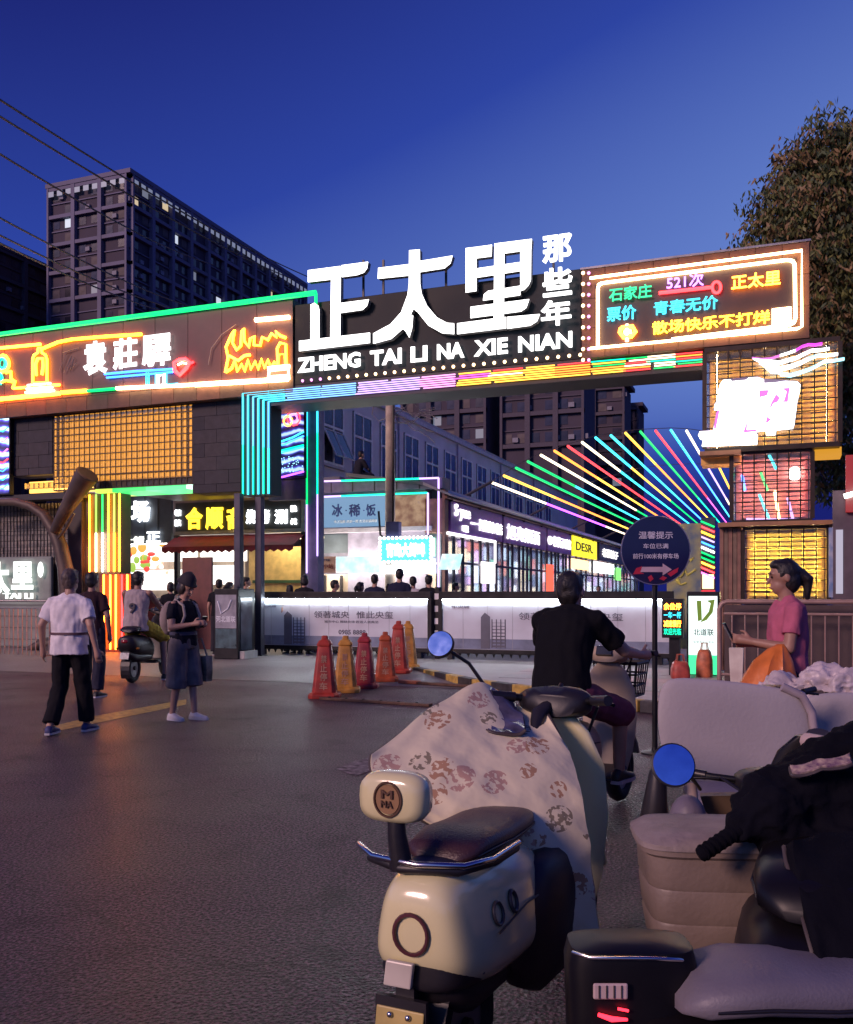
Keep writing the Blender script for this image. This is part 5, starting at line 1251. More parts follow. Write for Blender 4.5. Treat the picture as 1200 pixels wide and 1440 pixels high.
# --- tree --------------------------------------------------------------------------
def leaf_tree(label, base, th, centres, nleaf, seed, cols, bias):
    t = thing('broadleaf_tree', label, 'tree', base)
    rn = random.Random(seed); bark = mat('bark', (.11, .08, .06), .9, var=.3, bump=.6, bscale=18)
    b = V(base); tr = MB().tube([b, b + V((.1, 0, th * .4)), b + V((-.1, .1, th * .75)), b + V((0, 0, th))], [.28, .22, .17, .10], 10)
    tr.build('trunk', bark, t, smooth=60)
    for c, r in centres:
        c = V(c); q = b + V((0, 0, th * .7)); m_ = q.lerp(c, .5) + V((0, 0, -.2))
        MB().tube([q, m_, c], [.09, .06, .02], 6).build('limb', bark, t, smooth=60)
    mbs = [MB() for _ in cols]
    tot = sum(r ** 2 for _, r in centres)
    for c, r in centres:
        c = V(c)
        for _ in range(int(nleaf * r * r / tot / 7)):
            d = V((rn.gauss(0, 1), rn.gauss(0, 1), rn.gauss(0, .8))).normalized() * r * (rn.uniform(.25, 1.0) ** .6)
            p = c + d
            # a spray of narrow drooping leaflets on a twig
            ax = V((rn.uniform(-1, 1), rn.uniform(-1, 1), rn.uniform(-.5, .25))).normalized(); L = rn.uniform(.35, .6)
            mb = mbs[rn.randrange(len(cols))]
            for k in range(7):
                s = p + ax * L * k / 7; side = 1 if k % 2 else -1
                dr = (ax.cross(V((0, 0, 1))).normalized() * side * .7 + V((0, 0, -.9)) + V((rn.uniform(-.4, .4), rn.uniform(-.4, .4), 0))).normalized()
                ln = rn.uniform(.11, .2); wd = dr.cross(V((rn.uniform(-1, 1), rn.uniform(-1, 1), .2))).normalized() * rn.uniform(.018, .034)
                mb.add([s, s + dr * ln * .5 + wd, s + dr * ln, s + dr * ln * .5 - wd], [(0, 1, 2, 3)])
    for k, mb in enumerate(mbs): mb.build('crown', mat(cols[k][0], cols[k][1], .6, var=.3, scale=3), t)
    return t
lc = [('leaf_olive', (.12, .13, .035)), ('leaf_brown', (.20, .13, .055)), ('leaf_dark', (.05, .07, .022))]
TY = 20.5
cen = []
for px, py, r, dy in ((1170, 205, 1.0, 0), (1130, 235, .8, .3), (1205, 240, 1.3, .2), (1100, 285, .85, .3), (1150, 290, 1.1, -.2), (1075, 340, .8, .4), (1120, 350, 1.1, 0), (1180, 360, 1.4, 0), (1062, 385, .7, .6), (1150, 430, 1.3, .2), (1200, 470, 1.5, .3), (1170, 530, 1.1, .5), (1230, 330, 1.5, .6), (1195, 600, 1.1, .6), (1260, 420, 1.6, .4), (1250, 250, 1.3, .5), (1165, 660, .9, .8)):
    p = PY(px, py, TY + dy); cen.append((p, r * .78))
p = PY(1215, 900, TY)
leaf_tree('large brown-green leafy tree behind the lattice boxes at right', (p.x, TY, .1), 8.2, cen, 52000, 3, lc, 0)
# ================================================================ people
from mathutils import noise as mnoise
def melt(mb, voxel, it=6, folds=0.0, fscale=9.0, seed=0.0, ridge=0.0):
    """Grow overlapping limbs into one continuous skin or cloth surface."""
    me = mb.mesh('melt', None); o = bpy.data.objects.new('melt', me); COL.objects.link(o)
    r = o.modifiers.new('r', 'REMESH'); r.mode = 'VOXEL'; r.voxel_size = voxel
    s = o.modifiers.new('s', 'SMOOTH'); s.iterations = it; s.factor = .5
    dg = bpy.context.evaluated_depsgraph_get(); out = bpy.data.meshes.new_from_object(o.evaluated_get(dg))
    bpy.data.objects.remove(o); bpy.data.meshes.remove(me)
    if folds:
        nn = [v.normal.copy() for v in out.vertices]
        for v, n in zip(out.vertices, nn):
            c = v.co
            k = mnoise.noise(V((c.x * fscale + seed, c.y * fscale, c.z * fscale * .45))) + .5 * mnoise.noise(V((c.x * fscale * 2.3, c.y * fscale * 2.3 + seed, c.z * fscale * 1.1)))
            if ridge: k -= ridge * abs(mnoise.noise(V((c.x * fscale * 1.6 + seed, c.y * fscale * 1.6, c.z * fscale * 1.6)))) + ridge * .6 * abs(mnoise.noise(V((c.x * fscale * 3.4, c.y * fscale * 3.4 + seed, c.z * fscale * 3.4))))
            v.co = c + n * folds * k
    out.polygons.foreach_set('use_smooth', [True] * len(out.polygons)); out.update()
    return out
def ringy(c, rx, ry, ax, fw, n=18, sq=2.4):
    out = []
    for k in range(n):
        a = 2 * pi * k / n; u, w = cos(a), sin(a)
        u = math.copysign(abs(u) ** (2 / sq), u); w = math.copysign(abs(w) ** (2 / sq), w)
        out.append(c + ax * rx * u + fw * ry * w)
    return out
SKIN = mat('skin', (.42, .24, .17), .5, var=.08, scale=8)
SKIN_D = mat('skin_tan', (.33, .18, .125), .5, var=.08, scale=8)
def fabric(name, col, **k): return mat(name, col, .9, spec=.15, var=k.pop('var', .12), scale=k.pop('scale', 14), bump=.25, bscale=160, **k)
HAIR = mat('hair_black', (.012, .010, .010), .45, var=.3, scale=30, bump=.4, bscale=120)
def person(label, loc, rz, h=1.70, J=None, shirt=None, sleeve=.6, hem=.0, pants=None, leg=1.0, loose=.02, shoes=None, hair=HAIR, style='short', skin=None,
           head=(0, 0), near=True, wide=1.0, tank=False, fingers=True, lx=.012, hide_legs=False):
    skin = skin or SKIN
    t = thing('person', label, 'person', loc, rz)
    s = h / 1.70
    j = dict(pelvis=(0, 0, .93), waist=(0, 0, 1.06), chest=(0, .005, 1.25), top=(0, -.005, 1.385), neck=(0, .0, 1.45), head=(0, .025, 1.585),
             shL=(-.165, -.005, 1.365), shR=(.165, -.005, 1.365), elL=(-.225, -.03, 1.09), elR=(.225, -.03, 1.09), wrL=(-.235, .05, .86), wrR=(.235, .05, .86),
             hpL=(-.088, 0, .90), hpR=(.088, 0, .90), knL=(-.10, .02, .49), knR=(.10, .02, .49), anL=(-.10, -.03, .085), anR=(.10, -.03, .085), ftL=None, ftR=None, hdL=None, hdR=None)
    if J: j.update(J)
    g = {k: (V(v) * s if v is not None else None) for k, v in j.items()}
    ax = (g['shR'] - g['shL']).normalized()
    up = (g['top'] - g['pelvis']).normalized(); fw = up.cross(ax).normalized()
    hx = (g['hpR'] - g['hpL']).normalized(); pf = V((0, 0, 1)).cross(hx).normalized()
    W = wide * s
    def torso(mb, e, z0=None, neck=True, hemdrop=0.0):
        rings = []
        if hemdrop: rings.append(ringy(g['pelvis'] - up * hemdrop * s, (.172 * W + e), (.125 * W + e), hx, pf))
        rings += [ringy(g['pelvis'] - up * .05 * s, .165 * W + e, .12 * W + e, hx, pf), ringy(g['pelvis'].lerp(g['waist'], .4), .16 * W + e, .118 * W + e, hx, pf), ringy(g['waist'], .143 * W + e, .105 * W + e, ax, fw),
                  ringy(g['chest'], .162 * W + e, .115 * W + e, ax, fw), ringy(g['chest'].lerp(g['top'], .6), .165 * W + e, .105 * W + e, ax, fw), ringy(g['top'], .135 * W + e, .082 * W + e, ax, fw), ringy(g['top'].lerp(g['neck'], .55), .072 * s + e * .6, .065 * s + e * .6, ax, fw)]
        mb.loft(rings)
    b = MB(); torso(b, 0)
    b.cap(g['top'] + up * .02 * s, g['head'] - V((0, 0, .06 * s)), .056 * s, .050 * s)
    # head with face
    yaw, pit = head; Hm = Matrix.Rotation(yaw, 3, 'Z') @ Matrix.Rotation(pit, 3, 'X'); hc = g['head']
    def hp(x, y, z): return hc + Hm @ (V((x, y, z)) * s)
    b.ell(hp(0, -.008, .02), (.074 * s, .094 * s, .098 * s), 16, 12, Hm)
    b.ell(hp(0, .026, -.055), (.056 * s, .062 * s, .062 * s), 14, 10, Hm)
    b.ell(hp(0, .05, -.095), (.026 * s, .026 * s, .02 * s), 10, 8, Hm)
    b.cap(hp(0, .083, .012), hp(0, .106, -.028), .008 * s, .014 * s, 8)
    b.ell(hp(0, .085, -.066), (.022 * s, .013 * s, .010 * s), 10, 6, Hm)
    b.ell(hp(0, .078, .03), (.05 * s, .016 * s, .012 * s), 10, 6, Hm)
    for q in (-1, 1): b.ell(hp(q * .076, -.012, -.008), (.012 * s, .022 * s, .032 * s), 8, 8, Hm)
    for q in ('L', 'R'):
        b.cap(g['sh' + q], g['top'], .042 * s, .05 * s); b.cap(g['sh' + q], g['el' + q], .046 * s * wide, .040 * s * wide); b.cap(g['el' + q], g['wr' + q], .040 * s * wide, .026 * s)
        hd = g['hd' + q] if g['hd' + q] is not None else g['wr' + q] + (g['wr' + q] - g['el' + q]).normalized() * .085 * s
        d = (hd - g['wr' + q]).normalized(); b.cap(g['wr' + q], g['wr' + q].lerp(hd, .9), .028 * s, .034 * s)
        if near and fingers:
            sx = -1 if q == 'L' else 1
            pn = d.cross(V((0, 0, 1))); pn = pn.normalized() if pn.length > .2 else V((sx, 0, 0))
            la = d.cross(pn).normalized()
            for i, (o_, ln) in enumerate(((-.027, .062), (-.009, .074), (.009, .070), (.027, .055))):
                p0 = hd + la * o_ * s; p1 = p0 + d * ln * .55 * s; p2 = p1 + (d * .75 - pn * sx * .65).normalized() * ln * .5 * s
                b.cap(p0 - d * .02 * s, p1, .0095 * s, .0088 * s, 8); b.cap(p1, p2, .0088 * s, .0075 * s, 8)
            p0 = g['wr' + q].lerp(hd, .35) - la * .03 * s; p1 = p0 + (d * .7 - la * .7).normalized() * .04 * s
            b.cap(p0, p1, .012 * s, .0105 * s, 8); b.cap(p1, p1 + (d - pn * sx * .3).normalized() * .03 * s, .0105 * s, .009 * s, 8)
        b.cap(g['hp' + q], g['kn' + q], .082 * s * wide, .055 * s * wide); b.cap(g['kn' + q], g['an' + q], .054 * s * wide, .036 * s)
    vox = .0072 if near else .017
    link('body', melt(b, vox, 4), t).data.materials.append(skin)
    if near:
        dk = mat('eye_dark', (.015, .012, .012), .2); lip = mat('lip', (.30, .10, .09), .5)
        for q in (-1, 1):
            MB().ell(hp(q * .030, .083, .008), (.012 * s, .008 * s, .006 * s), 8, 6, Hm).build('eye', dk, t, 60, True)
            MB().ell(hp(q * .031, .090, .034), (.019 * s, .006 * s, .004 * s), 8, 6, Hm).build('eyebrow', HAIR, t, 60, True)
        MB().ell(hp(0, .094, -.066), (.020 * s, .006 * s, .006 * s), 8, 6, Hm).build('mouth', lip, t, 60, True)
    # hair
    if hair is not None:
        m = MB(); m.ell(hp(0, -.022, .034), (.083 * s, .096 * s, .094 * s), 16, 12, Hm); m.ell(hp(0, -.05, -.01), (.074 * s, .062 * s, .085 * s), 14, 10, Hm)
        m.ell(hp(0, .03, .085), (.07 * s, .05 * s, .035 * s), 12, 8, Hm)
        if style in ('bob', 'tail', 'bun'): m.ell(hp(0, -.045, -.03), (.082 * s, .07 * s, .09 * s), 14, 10, Hm)
        if style == 'tail':
            m.cap(hp(0, -.10, .03), hp(0, -.155, -.03), .035 * s, .04 * s); m.cap(hp(0, -.155, -.03), hp(.01, -.15, -.16), .04 * s, .018 * s)
        if style == 'bun': m.ell(hp(0, -.10, .08), (.045 * s, .045 * s, .04 * s))
        if style == 'bob':
            for q in (-1, 1): m.ell(hp(q * .06, -.01, -.02), (.03 * s, .055 * s, .08 * s), 10, 8, Hm)
        link('hair', melt(m, .009 if near else .017, 3, .007 if near else 0, 28), t).data.materials.append(hair)
    if shirt is not None:
        m = MB(); torso(m, lx + .002, hemdrop=hem)
        for q in ('L', 'R'):
            if tank:
                m.cap(g['sh' + q] - ax * (.05 if q == 'R' else -.05) * s, g['top'], .045 * s, .055 * s)
            else:
                f = min(sleeve, 1.0); e = g['sh' + q].lerp(g['el' + q], f)
                m.tube([g['sh' + q] - (g['el' + q] - g['sh' + q]).normalized() * .01, e], [.047 * s * wide + lx, .052 * s * wide + lx], 14)
                m.cap(g['sh' + q] - V((0, 0, .004)), g['top'] + up * .012 * s, .046 * s + lx * .6, .058 * s + lx * .5)
                if sleeve > 1: m.tube([g['el' + q].lerp(g['sh' + q], .1), g['el' + q].lerp(g['wr' + q], sleeve - 1)], [.054 * s, .04 * s], 12)
        link('shirt', melt(m, .0085 if near else .018, 5, .014 if near else .005, 11, len(label)), t).data.materials.append(shirt)
    if pants is not None:
        m = MB()
        m.loft([ringy(g['pelvis'] - V((0, 0, .08 * s)), .163 * W + .006, .122 * W + .006, hx, pf), ringy(g['pelvis'], .163 * W + .004, .120 * W + .004, hx, pf), ringy(g['pelvis'].lerp(g['waist'], .75), .148 * W + .002, .108 * W + .002, hx, pf)])
        for q in ('L', 'R'):
            hpq = g['hp' + q]; f1 = min(1, leg * 2); e = hpq.lerp(g['kn' + q], f1)
            m.cap(hpq, g['kn' + q] if f1 >= 1 else e, .092 * s * wide + loose * .4, .062 * s * wide + loose)
            if leg > .5: m.tube([g['kn' + q] - (g['an' + q] - g['kn' + q]).normalized() * .02, g['kn' + q].lerp(g['an' + q], (leg - .5) * 2)], [.064 * s * wide + loose, .058 * s * wide + loose * 1.15], 14)
        link('trousers', melt(m, .009 if near else .018, 4, .014 if near else .005, 9, len(label) * 1.7), t).data.materials.append(pants)
    if shoes is not None:
        for q in ('L', 'R'):
            a = g['an' + q]; tdir = g['ft' + q] - a if g['ft' + q] is not None else V((.10 if q == 'R' else -.10, 1, -.35)) * .1
            f = V((tdir.x, tdir.y, 0)).normalized(); sl = V((0, 0, 1)).cross(f); base = a - V((0, 0, .06 * s)); dz = min(0, tdir.z + .05)
            m = MB()
            for u, w, z0, z1 in ((0,) * 4,): pass
            rings = []
            for u, w, ht in ((-.065, .026, .05), (-.045, .036, .085), (.0, .038, .10), (.05, .042, .075), (.11, .046, .055), (.16, .040, .045), (.185, .022, .03)):
                c = base + f * u * s + V((0, 0, dz * max(0, u) * 3))
                rings.append([c + sl * w * s * cos(k * pi / 6) + V((0, 0, (ht * s * .5) * (1 + sin(k * pi / 6)) - .022 * s)) for k in range(12)])
            m.loft(rings); m.build('shoe', shoes, t, 50, True)
            so = MB(); rr = []
            for u, w in ((-.07, .024), (-.045, .039), (.05, .045), (.11, .049), (.165, .042), (.192, .02)):
                c = base + f * u * s + V((0, 0, dz * max(0, u) * 3 - .026 * s)); rr.append([c - sl * w * s, c + sl * w * s, c + sl * w * s + V((0, 0, .02 * s)), c - sl * w * s + V((0, 0, .02 * s))])
            so.loft(rr); so.build('sole', mat('sole_white', (.55, .53, .55), .6), t, None, True)
    return t, g, Hm, hc, s
def G3(px, py, z=None):
    p = PG(px, py); return V((p.x, p.y, gz(p.y)))
def at_D(px, D):
    a, b = ray(px); return V((a * D, b * D, gz(b * D)))
# --- woman in a white t-shirt walking away
p1 = person('person in a white t-shirt and black trousers walking away', G3(98, 1031), R(14), 1.655,
    J=dict(elL=(-.275, -.06, 1.12), wrL=(-.30, .01, .88), elR=(.275, -.09, 1.12), wrR=(.325, -.07, .88), hpL=(-.09, .0, .90), knL=(-.10, .0, .49), anL=(-.105, -.20, .10), knR=(.10, .10, .50), anR=(.10, .17, .085)),
    shirt=fabric('white_cotton', (.74, .70, .72)), sleeve=.78, hem=.11, pants=fabric('black_trousers', (.012, .011, .014)), leg=.97, loose=.018, shoes=mat('navy_shoe', (.035, .04, .14), .6, var=.4, scale=20),
    hair=mat('hair_brown_grey', (.085, .06, .05), .5, var=.4, scale=40, bump=.4, bscale=120), style='short', wide=1.05, lx=.020)
tt = p1[0]; g = p1[1]
MB().loft([ringy(g['waist'] + V((0, 0, -.035)) , .188, .148, V((1, 0, 0)), V((0, 1, 0))), ringy(g['waist'] + V((0, 0, -.012)), .188, .148, V((1, 0, 0)), V((0, 1, 0)))]).build('waist_strap', mat('strap_dark', (.10, .05, .06), .6), tt, 60, True)
# --- man in a dark shirt ahead of her
person('person in a dark t-shirt just beyond the one in white', at_D(129, 12.6), R(10), 1.70, shirt=fabric('dark_tee', (.035, .018, .024)), sleeve=.7, hem=.08,
    pants=fabric('dark_jeans', (.03, .03, .05)), leg=.97, shoes=mat('black_shoe', (.02, .02, .02), .5), style='short', skin=SKIN_D, J=dict(elL=(-.25, .02, 1.1), wrL=(-.2, .22, 1.12), elR=(.26, -.04, 1.10)))
# --- woman looking at her phone
hw = person('person in black top and denim culottes looking down at a phone', G3(258, 1012), TH - R(118), 1.60,
    J=dict(elR=(.23, .03, 1.10), wrR=(.12, .25, 1.14), elL=(-.23, .0, 1.10), wrL=(-.05, .26, 1.13), head=(0, .05, 1.575), knL=(-.10, .05, .49), anL=(-.08, .10, .085), knR=(.10, .0, .49), anR=(.10, -.08, .085)),
    shirt=fabric('black_top', (.014, .014, .022)), sleeve=.62, hem=.0, pants=fabric('denim', (.15, .13, .13), var=.35, scale=6), leg=.62, loose=.055, shoes=mat('white_shoe', (.62, .58, .58), .6), hair=mat('hair_dark_brown', (.03, .018, .015), .5), style='bob', head=(0, -.45), lx=.010)
tt, g, Hm, hc, s = hw
def hp2(x, y, z): return hc + Hm @ (V((x, y, z)) * s)
hat = mat('black_hat', (.02, .016, .022), .8, bump=.3)
m = MB(); rr = []
for z, r in ((.045, .118), (.05, .12), (.07, .098), (.12, .09), (.165, .055), (.19, .015)):
    rr.append([hp2(r * cos(k * pi / 10), -.015 + r * 1.1 * sin(k * pi / 10), z) for k in range(20)])
m.loft(rr); m.build('hat', hat, tt, 50, True)
for q in (-1, 1): MB().tube([V((q * .10, -.13, 1.08)) * s, V((q * .115, -.13, 1.30)) * s, V((q * .115, -.02, 1.425)) * s, V((q * .112, .10, 1.36)) * s, V((q * .125, .137, 1.24)) * s, V((q * .15, .09, 1.10)) * s, V((q * .14, -.10, 1.06)) * s], .016, 8).build('backpack_strap', mat('strap_beige', (.35, .30, .28), .7), tt, 60, True)
m = MB(); m.ell(V((0, -.20, 1.20)) * s, (.15, .09, .20), 14, 10); bk = link('backpack', melt(m, .012, 3, .008, 8), tt); bk.data.materials.append(mat('backpack_beige', (.26, .21, .20), .8, bump=.2))
MB().loft([ringy(g['pelvis'].lerp(g['waist'], .6), .165, .125, V((1, 0, 0)), V((0, 1, 0))), ringy(g['pelvis'].lerp(g['waist'], .9), .160, .122, V((1, 0, 0)), V((0, 1, 0)))]).build('waistband', mat('denim_dark', (.06, .06, .10), .8), tt, 60, True)
M = Matrix.Translation(tt.location) @ Matrix.Rotation(tt.rotation_euler.z, 4, 'Z')
def held(name, label, cat, mb, m, smooth=None, parts=()):
    mb.v = [tuple(M @ V(v)) for v in mb.v]
    o = mb.build(name, m, None, smooth); tag(o, label, cat); return o
held('mobile_phone', 'dark phone held by the person in denim culottes', 'phone', MB().obox(V((.035, .335, 1.165)) * s, (.036, 0, 0), (0, .028, .062), (0, .006, -.003)), mat('phone_black', (.01, .01, .012), .15))
m = MB(); bagp = V((-.27, .02, .62)) * s
m.loft([[bagp + V((x * .05, y * w, z)) for x, y in ((-1, -1), (1, -1), (1, 1), (-1, 1))] for z, w in ((-.17, .13), (-.05, .14), (.12, .13))])
m.tube([bagp + V((0, -.1, .12)), bagp + V((.03, -.05, .3)), bagp + V((.05, .06, .32)), bagp + V((0, .1, .12))], .01, 6)
held('tote_bag', 'dark tote bag with a pale top hanging beside the denim culottes', 'bag', m, mat('tote_dark', (.03, .03, .025), .6, scale=6, col2=(.22, .21, .20)))

# --- crowd behind the barriers and at the stalls
cols = dict(navy=(.02, .022, .05), white=(.6, .56, .56), black=(.015, .015, .02), red=(.32, .03, .03), pink=(.5, .25, .25), grey=(.12, .11, .12), teal=(.05, .16, .17))
def bystander(px, top, D, col, rz, label, style='short', hairc=None):
    p = at_D(px, D); h = CZ + (HY - top) * D / FOC - p.z + .05
    person(label, p, rz, max(1.45, min(1.86, h)), shirt=fabric('crowd_' + col, cols[col]), sleeve=.65, hem=.06, pants=fabric('crowd_trousers', (.03, .03, .04)), shoes=mat('black_shoe'), style=style, near=False)
bystander(345, 815, 19.8, 'grey', R(-60), 'person in a grey shirt in profile behind the advert box')
bystander(408, 826, 20.1, 'white', R(60), 'small person in white facing the yellow-walled stall', 'bob')
bystander(428, 812, 19.9, 'black', R(5), 'person in black seen from behind, beside the neon-edged pier', 'bob')
bystander(470, 819, 20.4, 'red', R(-50), 'person in a red top beyond the left barrier')
bystander(506, 822, 20.4, 'white', R(-30), 'person in white turned sideways beyond the left barrier, next to the navy one', 'tail')
bystander(527, 811, 20.2, 'navy', R(10), 'broad person in navy seen from behind, beyond the left barrier')
bystander(547, 824, 20.6, 'pink', R(20), 'person in pink between two taller people in navy', 'bun')
bystander(562, 803, 20.2, 'navy', R(10), 'tallest person in navy beyond the barrier, under the cyan board')
bystander(581, 814, 20.2, 'white', R(15), 'person in a loose white shirt next to the tallest one in navy')
bystander(603, 812, 20.0, 'black', R(0), 'person in black with a square print at the end of the left barrier')
bystander(240, 822, 19.6, 'black', R(40), 'customer in black at the picture menus, beside the tank top rider', 'bob')
bystander(308, 818, 19.8, 'black', R(20), 'customer in black beside the red standing board')
bystander(322, 822, 19.2, 'teal', R(-20), 'customer in teal just left of the slim dark post', 'tail')
bystander(640, 822, 24.0, 'grey', R(-60), 'passer-by in grey at the purple shop corner')
bystander(842, 826, 30.0, 'teal', R(-170), 'passer-by in teal further down the lane')
# --- figure on the roof
q = PD(503, 668, 27.5)
t = thing('roof_crate', 'low dark crate on the shop roof under the dark figure', 'crate', (q.x, q.y, 4.45))
MB().box((q.x - .3, q.y - .25, 4.45), (q.x + .3, q.y + .25, 4.86)).build('crate', mat('roof_unit'), t, bevel=.02)
person('dark figure sitting on the roof below the grey building window', (q.x, q.y, 4.45), R(-30), 1.7,
    J=dict(pelvis=(0, 0, .50), waist=(0, .02, .62), chest=(0, .06, .80), top=(0, .09, .93), neck=(0, .1, .99), head=(0, .14, 1.12), shL=(-.175, .08, .92), shR=(.175, .08, .92), elL=(-.22, .2, .70), elR=(.22, .2, .70), wrL=(-.1, .4, .62), wrR=(.1, .4, .62),
           hpL=(-.09, .02, .47), hpR=(.09, .02, .47), knL=(-.12, .44, .50), knR=(.12, .44, .50), anL=(-.12, .46, .09), anR=(.12, .46, .09)),
    shirt=fabric('roof_dark', (.02, .02, .03)), sleeve=1.8, pants=fabric('crowd_trousers', (.03, .03, .04)), shoes=mat('black_shoe'), near=False)
# ================================================================ scooters, riders, goods on the right
rubber = mat('tyre_rubber', (.016, .015, .016), .8, bump=.3, bscale=90)
chrome = mat('chrome', (.6, .58, .60), .18, 1.0, var=.05)
black_pl = mat('black_plastic', (.016, .014, .018), .42, var=.3, bump=.05)
leather_b = mat('seat_brown', (.055, .026, .030), .38, var=.25, bump=.25, bscale=140)
shaded_black = mat('shaded_black_plastic', (.006, .005, .007), .4, var=.3, spec=.3)  # near-black colour carries the shade over the lower right scooters
leather_k = mat('seat_black', (.016, .014, .018), .4, var=.25, bump=.25, bscale=140)
def sm_loft(secs, n=20, sq=2.6):
    """secs: (y, z centre, half width, half height) along a scooter's length -> smooth body."""
    mb = MB(); rings = []
    for y, z, w, hh in secs:
        ring = []
        for k in range(n):
            a = 2 * pi * k / n; u, v = cos(a), sin(a)
            ring.append(V((w * math.copysign(abs(u) ** (2 / sq), u), y, z + hh * math.copysign(abs(v) ** (2 / sq), v))))
        rings.append(ring)
    return mb.loft(rings)
def wheel(t, y, r, w, rim):
    o = MB(); rings = []
    n = 28
    for k in range(n):
        a = 2 * pi * k / n; c = V((0, y + cos(a) * (r - w), r + sin(a) * (r - w))); d = V((0, cos(a), sin(a)))
        rings.append([c + d * (w * .95 * cos(q * pi / 4)) + V((w * sin(q * pi / 4), 0, 0)) for q in range(8)])
    rings.append(rings[0]); o.loft(rings, caps=False)
    wh = o.build('wheel', rubber, t, 60, True)
    m = MB().tube([(-w * .5, y, r), (w * .5, y, r)], r - w * 1.7, 18); m.build('rim', rim, wh, 40, True)
    MB().tube([(-w * .9, y, r), (w * .9, y, r)], .03, 10).build('hub', black_pl, wh, 40, True)
def mirror(t, base, tip, r, face, nrm=(0, -1, .05), name='mirror'):
    nrm = V(nrm).normalized(); a = nrm.cross(V((0, 0, 1))).normalized(); b = a.cross(nrm); tip = V(tip)
    m = MB().loft([[tip - nrm * d + (a * cos(k * pi / 14) + b * sin(k * pi / 14)) * r * q for k in range(28)] for d, q in ((.035, .5), (.025, .85), (.008, 1.0), (-.004, 1.0), (-.006, .95))])
    o = m.build('mirror_shell', black_pl, t, 50, True)
    MB().loft([[tip + nrm * d + (a * cos(k * pi / 14) + b * sin(k * pi / 14)) * r * .93 for k in range(28)] for d in (.0065, .009)]).build('mirror_glass', face, o, 30, True)
    c = (V(base) + tip) / 2 + V((0, .03, .02))
    MB().tube([base, c, tip - nrm * .03], .007, 8).build('mirror_stem', black_pl, t, 60, True)
